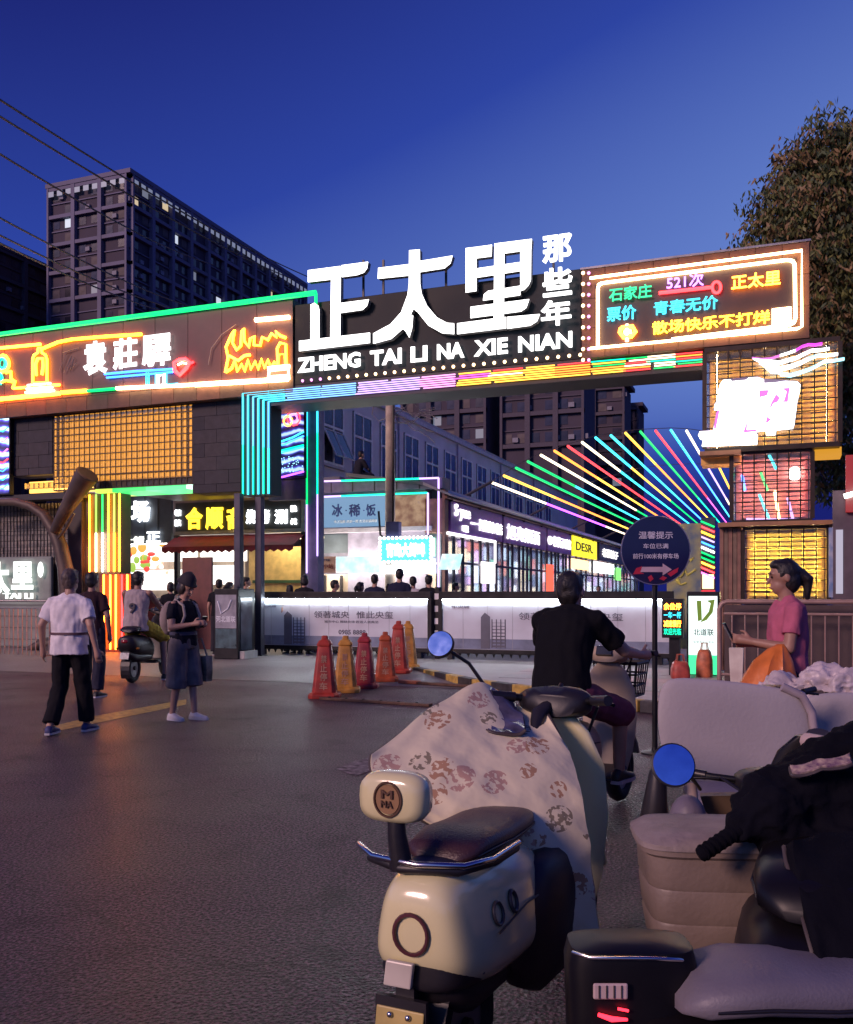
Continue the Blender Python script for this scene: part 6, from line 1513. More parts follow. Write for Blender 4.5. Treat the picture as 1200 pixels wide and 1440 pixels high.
def scooter(label, loc, rz, body, seat, cover=None, lamp=True, grips=True, bar=1.0, apron=None, sc_=1.0, basket=False, cat='scooter', mirrors=(True, True), glass_m=None, dial=True, name='electric_scooter', box=None):
    t = thing(name, label, cat, loc, rz); t.scale = (sc_, sc_, sc_)
    wheel(t, .05, .215, .05, grey_metal); wheel(t, 1.22, .215, .05, grey_metal)
    # rear body with a rounded tail
    TAIL = [(-.215, .57, .06, .05), (-.205, .565, .105, .10), (-.17, .56, .135, .135), (-.08, .545, .16, .165), (.05, .54, .178, .172), (.22, .53, .182, .172), (.38, .51, .17, .155), (.50, .46, .13, .14), (.56, .42, .09, .10)] if not lamp else [(-.20, .60, .05, .04), (-.18, .58, .105, .09), (-.10, .55, .145, .13), (.05, .53, .165, .15), (.22, .52, .17, .155), (.38, .50, .16, .15), (.50, .46, .13, .14), (.56, .42, .09, .10)]
    ob = sm_loft(TAIL, 28, 3.2 if not lamp else 2.6)
    ob.build('rear_body', body, t, 60, True)
    sm_loft([(-.16, .42, .07, .05), (-.05, .37, .12, .07), (.3, .36, .13, .07), (.5, .36, .11, .06)], 16).build('side_skirt', black_pl, t, 60, True)
    # mudguard
    m = MB(); rr = []
    for k in range(9):
        a = R(100 + 14 * k) if True else 0
        c = V((0, .05 + .245 * cos(a), .215 + .245 * sin(a))); rr.append([c + V((-.065, 0, 0)), c + V((.065, 0, 0)), c + V((.065, 0, 0)) * .95 - V((0, cos(a), sin(a))) * .012, c + V((-.065, 0, 0)) * .95 - V((0, cos(a), sin(a))) * .012])
    m.loft(rr).build('mudguard', black_pl, t, None, True)
    # seat
    sm_loft([(-.12, .735, .07, .015), (-.08, .755, .12, .04), (.05, .765, .135, .05), (.20, .75, .135, .05), (.32, .745, .13, .055), (.46, .735, .115, .05), (.56, .725, .085, .04), (.60, .72, .04, .02)], 22, 3).build('seat', seat, t, 60, True)
    for q_ in (-1, 1): MB().tube([(q_ * .118, -.07, .748), (q_ * .137, .05, .752), (q_ * .138, .20, .738), (q_ * .132, .32, .733), (q_ * .116, .46, .722), (q_ * .085, .56, .715)], .004, 6).build('seat_piping', black_pl, t, 60, True)
    # floor board, leg shield, steering head
    MB().box((-.14, .52, .25), (.14, .98, .30)).build('floor_board', black_pl, t, local=True, bevel=.02)
    m = MB(); rr = []
    for z, y, w in ((.26, .95, .14), (.40, .99, .17), (.60, 1.02, .185), (.78, 1.02, .17), (.90, 1.0, .12), (.95, .99, .07)):
        rr.append([V((w * cos(k * pi / 8), y + .07 * sin(k * pi / 8) * (1 if sin(k * pi / 8) > 0 else .35), z)) for k in range(16)])
    m.loft(rr).build('leg_shield', body, t, 60, True)
    MB().tube([(0, 1.24, .30), (0, 1.13, .6), (0, 1.02, .96)], .035, 10).build('steering_column', black_pl, t, 60, True)
    for q in (-1, 1): MB().tube([(q * .065, 1.22, .215), (q * .065, 1.14, .5)], .02, 8).build('fork', black_pl, t, 60, True)
    m = MB(); rr = []
    for k in range(9):
        a = R(20 + 18 * k); c = V((0, 1.22 + .25 * cos(a), .215 + .25 * sin(a))); rr.append([c + V((-.07, 0, 0)), c + V((.07, 0, 0)), c + V((.066, 0, 0)) - V((0, cos(a), sin(a))) * .015, c - V((.066, 0, 0)) - V((0, cos(a), sin(a))) * .015])
    m.loft(rr).build('front_mudguard', body, t, None, True)
    if grips:
        sm_loft([(.92, 1.00, .09, .04), (.97, 1.01, .14, .055), (1.05, 1.0, .12, .06), (1.10, .99, .07, .05)], 18).build('handlebar_cover', cover or body, t, 60, True)
        MB().tube([(-.33 * bar, .90, 1.03), (-.22 * bar, .96, 1.02), (0, 1.0, 1.0), (.22 * bar, .96, 1.02), (.33 * bar, .90, 1.03)], .014, 8).build('handlebar', black_metal, t, 60, True)
        for q in (-1, 1):
            MB().tube([(q * .24 * bar, .95, 1.022), (q * .35 * bar, .885, 1.032)], .019, 10).build('grip', black_pl, t, 60, True)
            MB().tube([(q * .20 * bar, 1.0, 1.02), (q * .26 * bar, .99, 1.02), (q * .36 * bar, .94, 1.01)], .007, 6).build('brake_lever', black_metal, t, 60, True)
    if dial and grips: MB().obox((0, .93, 1.03), (.055, 0, 0), (0, .012, .03), (0, .02, -.008)).build('display', mat('display_dark', (.02, .02, .03), .1), t, local=True, bevel=.006)
    gm = glass_m or mat('mirror_sky', (.75, .78, .85), .03, 1.0, var=.02)
    for q, f in zip((-1, 1), mirrors):
        if f: mirror(t, (q * .20, .98, 1.03), (q * .30, .95, 1.20), .055, gm)
    # cables, indicators, seams, plate, stand
    for q_ in (-1, 1):
        if grips:
            MB().tube([(q_ * .19 * bar, .99, 1.02), (q_ * .12, 1.12, .98), (q_ * .05, 1.13, .80), (0, 1.10, .62)], .006, 6).build('cable', black_pl, t, 60, True)
        if lamp: MB().ell((q_ * .15, -.10, .50), (.02, .035, .018), 10, 7).build('indicator', mat('amber_lens', (.45, .16, .02), .2), t, 60, True)
        MB().tube([(q_ * .168, -.05, .53), (q_ * .174, .15, .55), (q_ * .168, .36, .53)], .003, 5).build('seam', black_pl, t, 60, True)
        MB().tube([(q_ * .14, .45, .30), (q_ * .20, .46, .29)], .012, 8).build('foot_peg', black_metal, t, 60, True)
    MB().tube([(-.10, .42, .30), (-.18, .34, .02)], .010, 8).build('kick_stand', black_metal, t, 60, True)
    if lamp:
        npl = MB().obox((0, -.205, .40), (.065, 0, 0), (0, .003, 0), (0, .012, .045)).build('number_plate', mat('plate_white', (.5, .5, .48), .4, var=.25, scale=20), t, local=True, bevel=.003)
        for q_ in (-.03, .03): MB().ell((q_, -.207, .43), (.006, .005, .006), 8, 5).build('plate_screw', chrome, npl, 60, True)
    # tail lamp
    if lamp: MB().ell((0, -.185, .60), (.06, .03, .03), 14, 8).build('tail_lamp', mat('tail_red', (.25, .01, .015), .15, coat=.6), t, 60, True)
    if basket: add_basket(t, 1.26, .72, .15)
    return t
def add_basket(t, y, z, w):
    m = mat('basket_black', (.012, .012, .014), .5)
    k0 = MB(); h = .22
    for i in range(8):
        u = -1 + 2 * i / 7
        for sy in (-1, 1): k0.tube([(u * w * .85, y + sy * .10, z), (u * w, y + sy * .13, z + h)], .005, 5)
    for i in range(6):
        u = -1 + 2 * i / 5
        for sx in (-1, 1): k0.tube([(sx * w * .85, y + u * .10, z), (sx * w, y + u * .13, z + h)], .005, 5)
    for f in (0, .33, .66, 1):
        a, b = w * (.85 + .15 * f), .10 + .03 * f; zz = z + h * f
        k0.tube([(-a, y - b, zz), (a, y - b, zz), (a, y + b, zz), (-a, y + b, zz)], .007 if f < 1 else .011, 5, closed=True)
    for i in range(6): k0.tube([(-w * .85 + w * 1.7 * i / 5, y - .1, z), (-w * .85 + w * 1.7 * i / 5, y + .1, z)], .004, 5)
    return k0.build('basket', m, t, None, True)

# ---------------------------------------------------------------- cream scooter with the quilted apron
cream = mat('cream_paint', (.76, .70, .38), .2, var=.05, coat=.8)
A = PD(596, 1300, 2.32)
loc = V((A.x, A.y + .18, 0))
def SL(px, py, D):                   # photo pixel at a distance, in the cream scooter's frame
    return (Matrix.Rotation(R(4), 3, 'Z') @ (PD(px, py, D) - loc))
t = scooter('cream scooter in front with round badge backrest and ring marks on its tail', loc, R(-4), cream, leather_b, mirrors=(False, False), cover=black_pl, lamp=False, bar=.62, dial=False)
for o_ in t.children:
    if o_.name.startswith('seat_piping'): o_.scale = (.84, .88, .72); o_.location = (0, .03, .175)
    elif o_.name.startswith('seat'):
        o_.scale = (.84, .88, .72); o_.location = (0, .03, .175)
    if o_.name.startswith('rear_body'):
        u_ = o_.modifiers.new('round', 'SUBSURF'); u_.levels = 2; u_.render_levels = 2
        for v_ in o_.data.vertices: v_.co.x *= 1.06 - .34 * max(0, min(1, (v_.co.z - .44) / .27))
maroon = mat('maroon_ink2', (.09, .02, .03), .4)
# ring marks and small marks on the tail, dark band, plate, grab rail, backrest
def tail_pt(x, z, e=.004):          # a point on the rounded tail, found along the section table
    best = None
    S = [(-.215, .57, .06, .05), (-.205, .565, .105, .10), (-.17, .56, .135, .135), (-.08, .55, .16, .155), (.05, .545, .178, .16), (.22, .53, .182, .16)]
    y = .22
    for (y0, z0, w0, h0), (y1, z1, w1, h1) in zip(S, S[1:]):
        for k in range(11):
            f = k / 10; zc, w, hh = z0 + (z1 - z0) * f, w0 + (w1 - w0) * f, h0 + (h1 - h0) * f
            if abs(x / w) ** 3.2 + abs((z - zc) / hh) ** 3.2 <= 1: return V((x, y0 + (y1 - y0) * f - e, z))
    return V((x, y, z))
def ring_mark(cx, cz, rx, rz_, r, m, side=False):
    if side:
        pts = []
        for k in range(20):
            a = 2 * pi * k / 20; y = cx + rx * cos(a); z = cz + rz_ * sin(a)
            f = (y + .08) / .13; w = .16 + (.178 - .16) * max(0, min(1, f)); zc, hh = .547, .158
            q = max(0, 1 - abs((z - zc) / hh) ** 3.2) ** (1 / 3.2); pts.append(V((w * q * (1.06 - .34 * max(0, min(1, (z - .44) / .27))) + .002, y, z)))
    else:
        pts = [tail_pt(cx + rx * cos(2 * pi * k / 20), cz + rz_ * sin(2 * pi * k / 20)) for k in range(20)]
    MB().tube(pts, r, 6, closed=True).build('ring_mark', m, t, 60, True)
ring_mark(-.005, .555, .046, .050, .006, maroon)
ring_mark(-.02, .57, .024, .028, .005, mat('mark_dark', (.06, .05, .05), .4), True)
ring_mark(.075, .575, .022, .026, .006, mat('mark_dark'), True)
MB().tube([(-.24, -.06, .715), (-.14, -.165, .722), (.0, -.195, .724), (.11, -.15, .722), (.145, -.04, .715), (.145, .16, .71)], .008, 10).build('grab_rail', chrome, t, 60, True)
MB().tube([(-.17, -.12, .705), (-.05, -.18, .705), (.09, -.145, .705), (.135, 0, .70), (.135, .16, .695)], .014, 10).build('rail_frame', black_pl, t, 60, True)
sm_loft([(-.17, .672, .03, .02), (-.12, .68, .08, .034), (.05, .685, .105, .04), (.3, .685, .11, .04)], 24).build('tail_top', black_pl, t, 60, True, sub=2)
MB().tube([(-.06, -.16, .70), (-.065, -.175, .79), (-.07, -.17, .86)], [.03, .024, .022], 10).build('backrest_post', black_pl, t, 60, True)
bk = sm_loft([(-.205, .882, .065, .045), (-.195, .882, .088, .060), (-.165, .882, .096, .066), (-.13, .882, .090, .062), (-.115, .882, .06, .04)], 26, 3.2)
bk.v = [(x - .075, y, z) for x, y, z in bk.v]
bo = bk.build('backrest', cream, t, 60, True)
MB().tube([(-.075 + .038 * cos(k * pi / 14), -.2075, .882 + .043 * sin(k * pi / 14)) for k in range(28)], .0035, 6, closed=True).build('badge_rim', mat('badge_brown', (.10, .05, .03), .4), bo, 60, True)
MB().loft([[V((-.075 + r * cos(k * pi / 14), y, .882 + r * 1.12 * sin(k * pi / 14))) for k in range(28)] for r, y in ((.034, -.2055), (.033, -.2085))]).build('badge', mat('badge_tan', (.30, .17, .08), .4), bo, None, True)
text_on('M', (-.092, -.210, .885), (.034, 0, 0), (0, 0, .022), mat('badge_brown'), bo, bold=.03, depth=.004, local=True)
text_on('MA', (-.092, -.210, .862), (.034, 0, 0), (0, 0, .018), mat('badge_brown'), bo, bold=.03, depth=.004, local=True)
sc2 = sm_loft([(-.06, .42, .02, .03), (.0, .43, .07, .13), (.12, .44, .10, .20), (.30, .44, .11, .21), (.45, .42, .09, .16), (.52, .40, .03, .05)], 20)
sc2.v = [(x * .8 + .125, y + .20, z * .96) for x, y, z in sc2.v]
sc2.build('shaded_flank', mat('dark_maroon', (.022, .008, .012), .5), t, 60, True)  # added dark shape, fills in the shadowed flank beside the tail
# dark lower tail with vent slats, lamp strip and number plate
sm_loft([(-.205, .455, .05, .04), (-.195, .455, .10, .05), (-.12, .45, .14, .06), (.1, .44, .16, .06), (.3, .43, .15, .05)], 24, 3).build('lower_tail', black_pl, t, 60, True, sub=2)
for k in range(4): MB().obox((.09 + .008 * k, -.168 + .02 * k, .478 - .012 * k), (.03, .012, 0), (0, .003, 0), (0, 0, .003)).build('vent_slat', mat('mark_dark'), t, local=True)
MB().obox((-.035, -.222, .455), (.038, 0, 0), (0, .008, 0), (.004, 0, .032)).build('lamp_strip', mat('strip_cream', (.55, .50, .42), .3), t, local=True, bevel=.004)
pl = MB().obox((-.03, -.235, .315), (.066, 0, 0), (0, .003, 0), (0, .01, .055)).build('number_plate', mat('plate_yellow', (.50, .38, .12), .4, scale=9), t, local=True, bevel=.003)
for q in (-.055, -.005): MB().ell((q, -.235, .355), (.008, .006, .008), 10, 6).build('plate_screw', chrome, pl, 60, True)
MB().box((-.10, -.225, .255), (.04, -.21, .395)).build('plate_holder', black_pl, t, local=True)
MB().box((-.05, -.21, .38), (.0, -.12, .42)).build('plate_arm', black_pl, t, local=True)
mirror(t, SL(690, 976, 3.42), SL(620, 906, 3.36), .05, mat('mirror_tint', (.42, .55, .95), .06, 1.0, var=.08, scale=25), (0.1, -1, .35))
# quilted apron: a padded cloth draped over handlebar and knees
def quilt_mat():
    m, n, l, p = nodes('quilt_print')
    tc = n.new('ShaderNodeTexCoord')
    mp = n.new('ShaderNodeMapping'); l.new(tc.outputs['Object'], mp.inputs[0]); mp.inputs['Scale'].default_value = (1, .6, 1)
    vo = n.new('ShaderNodeTexVoronoi'); vo.inputs['Scale'].default_value = 9.5; vo.inputs['Randomness'].default_value = .8; l.new(mp.outputs[0], vo.inputs['Vector'])
    no = n.new('ShaderNodeTexNoise'); no.inputs['Scale'].default_value = 55; no.inputs['Detail'].default_value = 3; l.new(tc.outputs['Object'], no.inputs['Vector'])
    lt = n.new('ShaderNodeMath'); lt.operation = 'LESS_THAN'; lt.inputs[1].default_value = .40; l.new(vo.outputs['Distance'], lt.inputs[0])
    gt = n.new('ShaderNodeMath'); gt.operation = 'GREATER_THAN'; gt.inputs[1].default_value = .50; l.new(no.outputs['Fac'], gt.inputs[0])
    mu = n.new('ShaderNodeMath'); mu.operation = 'MULTIPLY'; l.new(lt.outputs[0], mu.inputs[0]); l.new(gt.outputs[0], mu.inputs[1])
    sp = n.new('ShaderNodeSeparateColor'); l.new(vo.outputs['Color'], sp.inputs[0])
    cr = n.new('ShaderNodeValToRGB'); cr.color_ramp.interpolation = 'CONSTANT'
    cr.color_ramp.elements[0].color = (.44, .25, .14, 1); cr.color_ramp.elements[1].position = .4; cr.color_ramp.elements[1].color = (.26, .22, .14, 1)
    e = cr.color_ramp.elements.new(.7); e.color = (.52, .32, .24, 1); l.new(sp.outputs[0], cr.inputs[0])
    mx_ = n.new('ShaderNodeMix'); mx_.data_type = 'RGBA'; l.new(mu.outputs[0], mx_.inputs[0]); mx_.inputs[6].default_value = (.78, .69, .47, 1); l.new(cr.outputs[0], mx_.inputs[7])
    l.new(mx_.outputs[2], p.inputs['Base Color']); p.inputs['Roughness'].default_value = .75
    b = n.new('ShaderNodeBump'); b.inputs['Strength'].default_value = .5; b.inputs['Distance'].default_value = .01
    n2_ = n.new('ShaderNodeTexNoise'); n2_.inputs['Scale'].default_value = 14; l.new(tc.outputs['Object'], n2_.inputs['Vector']); l.new(n2_.outputs['Fac'], b.inputs['Height']); l.new(b.outputs[0], p.inputs['Normal'])
    return m
QM = quilt_mat()
def cloth(parent, rows, m, name, th=.02, amp=.012, seed=1.0, sub=6):
    """A draped cloth through a grid of points, with folds and thickness."""
    nu, nv = len(rows[0]), len(rows); U, Vn = (nu - 1) * sub + 1, (nv - 1) * sub + 1
    def cr(p0, p1, p2, p3, t_): return .5 * ((2 * p1) + (p2 - p0) * t_ + (2 * p0 - 5 * p1 + 4 * p2 - p3) * t_ * t_ + (3 * p1 - p0 - 3 * p2 + p3) * t_ ** 3)
    def along(pts, n):
        out = []; L = len(pts)
        for k in range(n):
            x = k * (L - 1) / (n - 1); i = min(int(x), L - 2); f = x - i
            out.append(cr(pts[max(i - 1, 0)], pts[i], pts[i + 1], pts[min(i + 2, L - 1)], f))
        return out
    R1 = [along([V(p) for p in r], U) for r in rows]
    grid = list(zip(*[along(list(c), Vn) for c in zip(*R1)]))
    top = []; 
    for i in range(Vn):
        for j_ in range(U):
            p = grid[i][j_]
            a = grid[min(i + 1, Vn - 1)][j_] - grid[max(i - 1, 0)][j_]; b = grid[i][min(j_ + 1, U - 1)] - grid[i][max(j_ - 1, 0)]
            nn = b.cross(a); nn = nn.normalized() if nn.length > 1e-8 else V((0, 0, 1))
            quilt = .007 * (abs(sin((i + j_) * pi / sub)) * abs(sin((i - j_) * pi / sub))) ** .5
            k = mnoise.noise(V((p.x * 5 + seed, p.y * 5, p.z * 5))) + .45 * mnoise.noise(V((p.x * 13, p.y * 13 + seed, p.z * 13))) - .5 * abs(mnoise.noise(V((p.x * 9 + seed, p.y * 9, p.z * 5))))
            top.append((p + nn * (amp * k + quilt), nn))
    vs = [p for p, n_ in top] + [p - n_ * th for p, n_ in top]; N = U * Vn; fs = []
    for i in range(Vn - 1):
        for j_ in range(U - 1):
            a = i * U + j_; fs.append((a, a + 1, a + U + 1, a + U)); fs.append((a + N, a + U + N, a + U + 1 + N, a + 1 + N))
    edge = [j_ for j_ in range(U)] + [i * U + U - 1 for i in range(1, Vn)] + [(Vn - 1) * U + j_ for j_ in range(U - 2, -1, -1)] + [i * U for i in range(Vn - 2, 0, -1)]
    for a, b in zip(edge, edge[1:] + edge[:1]): fs.append((a, a + N, b + N, b))
    o = MB().add(vs, fs).build(name, m, parent, 70, True)
    pip = MB().tube([V(vs[e]) - V((0, 0, 0)) for e in edge[::2]], .006, 6, closed=True)
    pip.build('piping', mat('piping_dark', (.06, .045, .045), .6), o, 60, True)
    return o
# the apron is laid out in the scooter's own frame: x across, y ahead, z up
rows = [[SL(522, 1062, 2.95), SL(600, 1005, 3.2), SL(672, 966, 3.4), SL(722, 992, 3.45), SL(770, 1004, 3.3)],
        [SL(524, 1088, 2.9), SL(602, 1060, 3.0), SL(672, 1040, 3.1), SL(735, 1050, 3.12), SL(800, 1062, 3.15)],
        [SL(545, 1118, 2.85), SL(606, 1110, 2.88), SL(668, 1105, 2.92), SL(740, 1112, 2.95), SL(818, 1126, 3.0)],
        [SL(590, 1150, 2.82), SL(630, 1155, 2.84), SL(690, 1160, 2.86), SL(760, 1180, 2.86), SL(828, 1190, 2.92)],
        [SL(640, 1182, 2.84), SL(670, 1190, 2.85), SL(710, 1215, 2.86), SL(775, 1250, 2.84), SL(834, 1250, 2.88)],
        [SL(700, 1225, 2.86), SL(718, 1245, 2.86), SL(745, 1280, 2.85), SL(790, 1315, 2.82), SL(842, 1318, 2.86)]]
cloth(t, rows, QM, 'quilted_apron', .010, .013, 3.0, 9)
rows = [[SL(663, 985, 3.36), SL(690, 972, 3.42), SL(722, 992, 3.42)], [SL(664, 1005, 3.25), SL(700, 1010, 3.27), SL(735, 1012, 3.28)], [SL(690, 1024, 3.14), SL(715, 1028, 3.14), SL(738, 1026, 3.14)]]
cloth(t, rows, mat('plastic_wrap', (.10, .09, .13), .12, var=.5, scale=12), 'plastic_cover', .008, .02, 8.0, 5)
MB().tube([SL(752, 1030, 3.25), SL(758, 1005, 3.3), SL(778, 985, 3.36), SL(790, 962, 3.4)], [.02, .03, .018, .008], 8).build('lever_grip', black_pl, t, 60, True)

# ---------------------------------------------------------------- cyclist in black on an e-bike
loc2 = at_D(783, 5.45)
eb = scooter('cream e-bike with a black front basket under the rider in black', V((loc2.x + .02, loc2.y - .25, 0)), R(-9), mat('cream_dull', (.42, .33, .24), .45, var=.15), leather_k, basket=True, mirrors=(False, False), name='electric_bike', cat='e-bike')
MB().box((-.10, -.20, .62), (.10, -.185, .70)).build('rear_reflector', mat('reflector_red', (.4, .03, .03), .3), eb, local=True)
rp = V((loc2.x + .02, loc2.y - .25, 0)); Mx = Matrix.Rotation(R(-9), 3, 'Z')
person('rider in a black t-shirt and maroon shorts seen from behind on the e-bike', rp, R(-9), 1.66,
    J=dict(pelvis=(0, .18, .86), waist=(0, .19, .99), chest=(0, .24, 1.18), top=(0, .28, 1.31), neck=(0, .30, 1.365), head=(0, .335, 1.455), shL=(-.165, .27, 1.285), shR=(.165, .27, 1.285),
           elL=(-.25, .50, 1.08), wrL=(-.27, .76, 1.03), elR=(.285, .49, 1.09), wrR=(.30, .78, 1.05), hdR=(.315, .85, 1.05), hdL=(-.30, .84, 1.04), hpL=(-.09, .20, .83), hpR=(.10, .20, .83), knL=(-.17, .60, .70), knR=(.22, .60, .70), anL=(-.16, .66, .34), anR=(.20, .64, .34)),
    shirt=fabric('rider_black', (.006, .006, .009)), sleeve=.72, hem=.10, pants=fabric('maroon_shorts', (.16, .045, .075)), leg=.52, loose=.03, shoes=mat('black_shoe'), hair=HAIR, style='short', wide=1.0, lx=.016, skin=SKIN)

# ---------------------------------------------------------------- rider in a tank top on a dark scooter by the stalls
q = at_D(190, 14.6); q.z = gz(q.y)
scooter('black scooter by the stalls carrying the tank top rider', V((q.x, q.y - .1, q.z)), R(14), black_pl, leather_k, mirrors=(True, True), sc_=1.12)
tk = person('rider in a pale printed tank top and yellow shorts astride the black scooter', V((q.x, q.y - .1, q.z)), R(14), 1.86,
    J=dict(pelvis=(0, .16, .87), waist=(0, .17, .99), chest=(0, .20, 1.18), top=(0, .22, 1.31), neck=(0, .23, 1.37), head=(0, .255, 1.50), shL=(-.19, .21, 1.30), shR=(.19, .21, 1.30),
           elL=(-.27, .42, 1.08), wrL=(-.26, .70, 1.02), elR=(.27, .42, 1.08), wrR=(.26, .70, 1.02), hpL=(-.09, .18, .84), hpR=(.09, .18, .84), knL=(-.22, .54, .66), knR=(.24, .56, .66), anL=(-.24, .50, .10), anR=(.30, .50, .10)),
    shirt=fabric('tank_grey', (.40, .34, .34)), tank=True, hem=.12, pants=fabric('yellow_shorts', (.42, .34, .05)), leg=.55, loose=.04, shoes=mat('black_shoe'), skin=SKIN_D, wide=1.05)
text_on('9', V((-.055, .035, 1.10)), (.11, 0, 0), (0, .02, .17), mat('tank_print', (.06, .05, .06), .7), tk[0], bold=.03, depth=.01, local=True)

# ---------------------------------------------------------------- woman in pink with an orange bag
loc3 = at_D(1108, 6.1)
pw = person('person in a pink t-shirt facing left with a phone in hand', loc3, TH + R(82), 1.63,
    J=dict(elL=(-.21, .04, 1.10), wrL=(-.12, .26, 1.14), elR=(.21, .0, 1.10), wrR=(.05, .24, 1.12), head=(0, .03, 1.58)), shirt=fabric('pink_tee', (.46, .12, .19)), sleeve=.66, hem=.10,
    pants=fabric('crowd_trousers', (.03, .03, .04)), leg=.97, shoes=mat('white_shoe'), style='tail', head=(0, -.10), skin=SKIN_D)
tt = pw[0]; M = Matrix.Translation(tt.location) @ Matrix.Rotation(tt.rotation_euler.z, 4, 'Z'); s = 1.63 / 1.7
held('mobile_phone', 'phone in the hand of the person in pink', 'phone', MB().obox(V((-.04, .40, 1.20)) * s, (.035, 0, 0), (0, .03, .06), (0, .006, -.003)), mat('phone_black'))
m = MB(); rr = []
for z, y0, w, d in ((1.13, .10, .02, .02), (1.10, .12, .05, .06), (1.02, .15, .10, .12), (.92, .17, .13, .16), (.80, .20, .14, .19), (.70, .22, .13, .18), (.66, .22, .07, .09)):
    rr.append([V((-.23 + w * cos(k * pi / 10) * (1 + .12 * sin(3 * k)), y0 + d * sin(k * pi / 10) * (1 + .10 * cos(4 * k)), z)) * s for k in range(20)])
m.loft(rr); held('plastic_bag', 'orange plastic bag hanging from the arm of the person in pink', 'bag', m, mat('orange_plastic', (.62, .17, .03), .35, var=.25, scale=8, bump=.5, bscale=16), 60)
m = MB().tube([V((-.23, .12, 1.12)) * s, V((-.20, .10, 1.16)) * s, V((-.17, .13, 1.15)) * s], .01, 6)

# ---------------------------------------------------------------- round information sign on a pole
sp = at_D(922, 8.1); zc = CZ + (HY - 774) * 8.1 / FOC; r = .30
ang = TH - R(-0)
t = thing('round_sign', 'round navy parking notice on a slim pole with white characters and arrow', 'sign', (sp.x, sp.y, 0), TH)
MB().tube([(0, .02, 0), (0, .02, zc + .25)], .024, 10).build('pole', black_metal, t, 60, True)
MB().lathe((0, .02, 0), [(.12, 0), (.12, .015), (.03, .03), (.026, .06)], 16).build('base', black_metal, t, 40, True)
MB().loft([[V((rr_ * cos(k * pi / 30), y, zc + rr_ * sin(k * pi / 30))) for k in range(60)] for rr_, y in ((r, -.006), (r, -.012), (r - .012, -.013))]).build('disc', mat('sign_navy', (.014, .014, .060), .14, var=.1), t, 30, True)
MB().tube([(r * cos(k * pi / 30), -.008, zc + r * sin(k * pi / 30)) for k in range(60)], .006, 6, closed=True).build('rim', mat('sign_rim', (.25, .24, .33), .3, .5), t, 60, True)
sw = mat('sign_white', (.62, .60, .70), .5, var=.1)
for s_, w, z, h in (('温馨提示', .30, .10, .065), ('车位已满', .22, .015, .045), ('前行100米有停车场', .40, -.075, .048)):
    text_on(s_, (-w / 2, -.0135, zc + z), (w, 0, 0), (0, 0, h), sw, t, bold=.012, depth=.003, local=True)
MB().prism([(x, -.0137, zc + z) for x, z in ((-.14, -.19), (-.14, -.145), (.06, -.145), (.06, -.115), (.14, -.168), (.06, -.22), (.06, -.19))], (0, -.002, 0)).build('arrow', mat('sign_arrow', (.5, .36, .42), .5), t, local=True)
red_s = mat('reflection_red', (.45, .02, .05), .4)  # coloured patches drawn in place of red reflections low on the disc
for pts in ([(-.20, -.21), (-.17, -.155), (-.12, -.14), (-.135, -.19), (-.10, -.205)], [(.10, -.205), (.15, -.175), (.20, -.15), (.19, -.19), (.13, -.23)], [(-.07, -.235), (-.04, -.215), (-.02, -.25), (-.05, -.275)], [(.03, -.25), (.06, -.225), (.10, -.24), (.07, -.265)]):
    MB().prism([(x, -.0139, zc + z) for x, z in pts], (0, -.002, 0)).build('red_reflection', red_s, t, local=True)

# ---------------------------------------------------------------- red bags on the pavement
for k, (px, py, w, h, lb) in enumerate(((957, 950, .28, .26, 'squat red shopping bag beside the lit advert box'), (991, 948, .24, .42, 'taller orange-red bag next to the squat red one'))):
    p = PG(px, py + 4, .14); t = thing('shopping_bag', lb, 'bag', (p.x, p.y, .137), R(15 - 20 * k))
    m = MB(); rr = []
    for z, q in ((0, .95), (.05, 1), (h * .6, .97), (h * .9, .8), (h, .62)):
        rr.append([V((w / 2 * q * math.copysign(abs(cos(a * pi / 10)) ** .6, cos(a * pi / 10)), .14 * q * math.copysign(abs(sin(a * pi / 10)) ** .6, sin(a * pi / 10)), z)) for a in range(20)])
    m.loft(rr).build('bag', mat('bag_red_%d' % k, ((.36, .06, .04), (.42, .12, .05))[k], .5, var=.35, scale=9, bump=.6, bscale=14), t, 60, True)
    for q in (-1, 1): MB().tube([(-w * .2, q * .06, h), (-w * .15, q * .05, h + .10), (w * .15, q * .05, h + .10), (w * .2, q * .06, h)], .008, 6).build('handle', mat('bag_red_%d' % k), t, 60, True)
p = at_D(1036, 11.5)
t = thing('drink_cup', 'pale printed paper box standing in front of the railing', 'carton', (p.x, p.y, .135))
MB().loft([[V((x * w, y * w, z)) for x, y in ((-1, -1), (1, -1), (1, 1), (-1, 1))] for z, w in ((0, .06), (.42, .08), (.60, .085))]).build('carton', mat('carton', (.5, .42, .36), .6, scale=5, col2=(.7, .65, .55)), t, None, True)

# ---------------------------------------------------------------- scooter with the grey padded apron
grey_pad = mat('grey_pad', (.40, .37, .38), .8, var=.06, scale=3, bump=.18, bscale=55)
g0 = at_D(1040, 5.5)
locg, rg = V((g0.x, g0.y, 0)), pi + TH - R(8)
t = scooter('scooter facing the camera behind its big grey padded wind apron', locg, rg, mat('cream_dull'), leather_k, mirrors=(False, False), sc_=.89, cover=black_pl, dial=False, bar=.7)
def SG(px, py, D): return (Matrix.Rotation(-rg, 3, 'Z') @ (PD(px, py, D) - locg)) / t.scale.x
pad = MB(); ring0 = []
corner = [(928, 960), (945, 951), (985, 953), (1040, 958), (1100, 966), (1126, 976), (1140, 1000), (1145, 1040), (1138, 1085), (1120, 1108), (1070, 1112), (1010, 1108), (960, 1098), (935, 1080), (926, 1040), (922, 1000)]
f_ = [SG(x, y, 4.2) for x, y in corner]; c_ = sum(f_, V()) / len(f_)
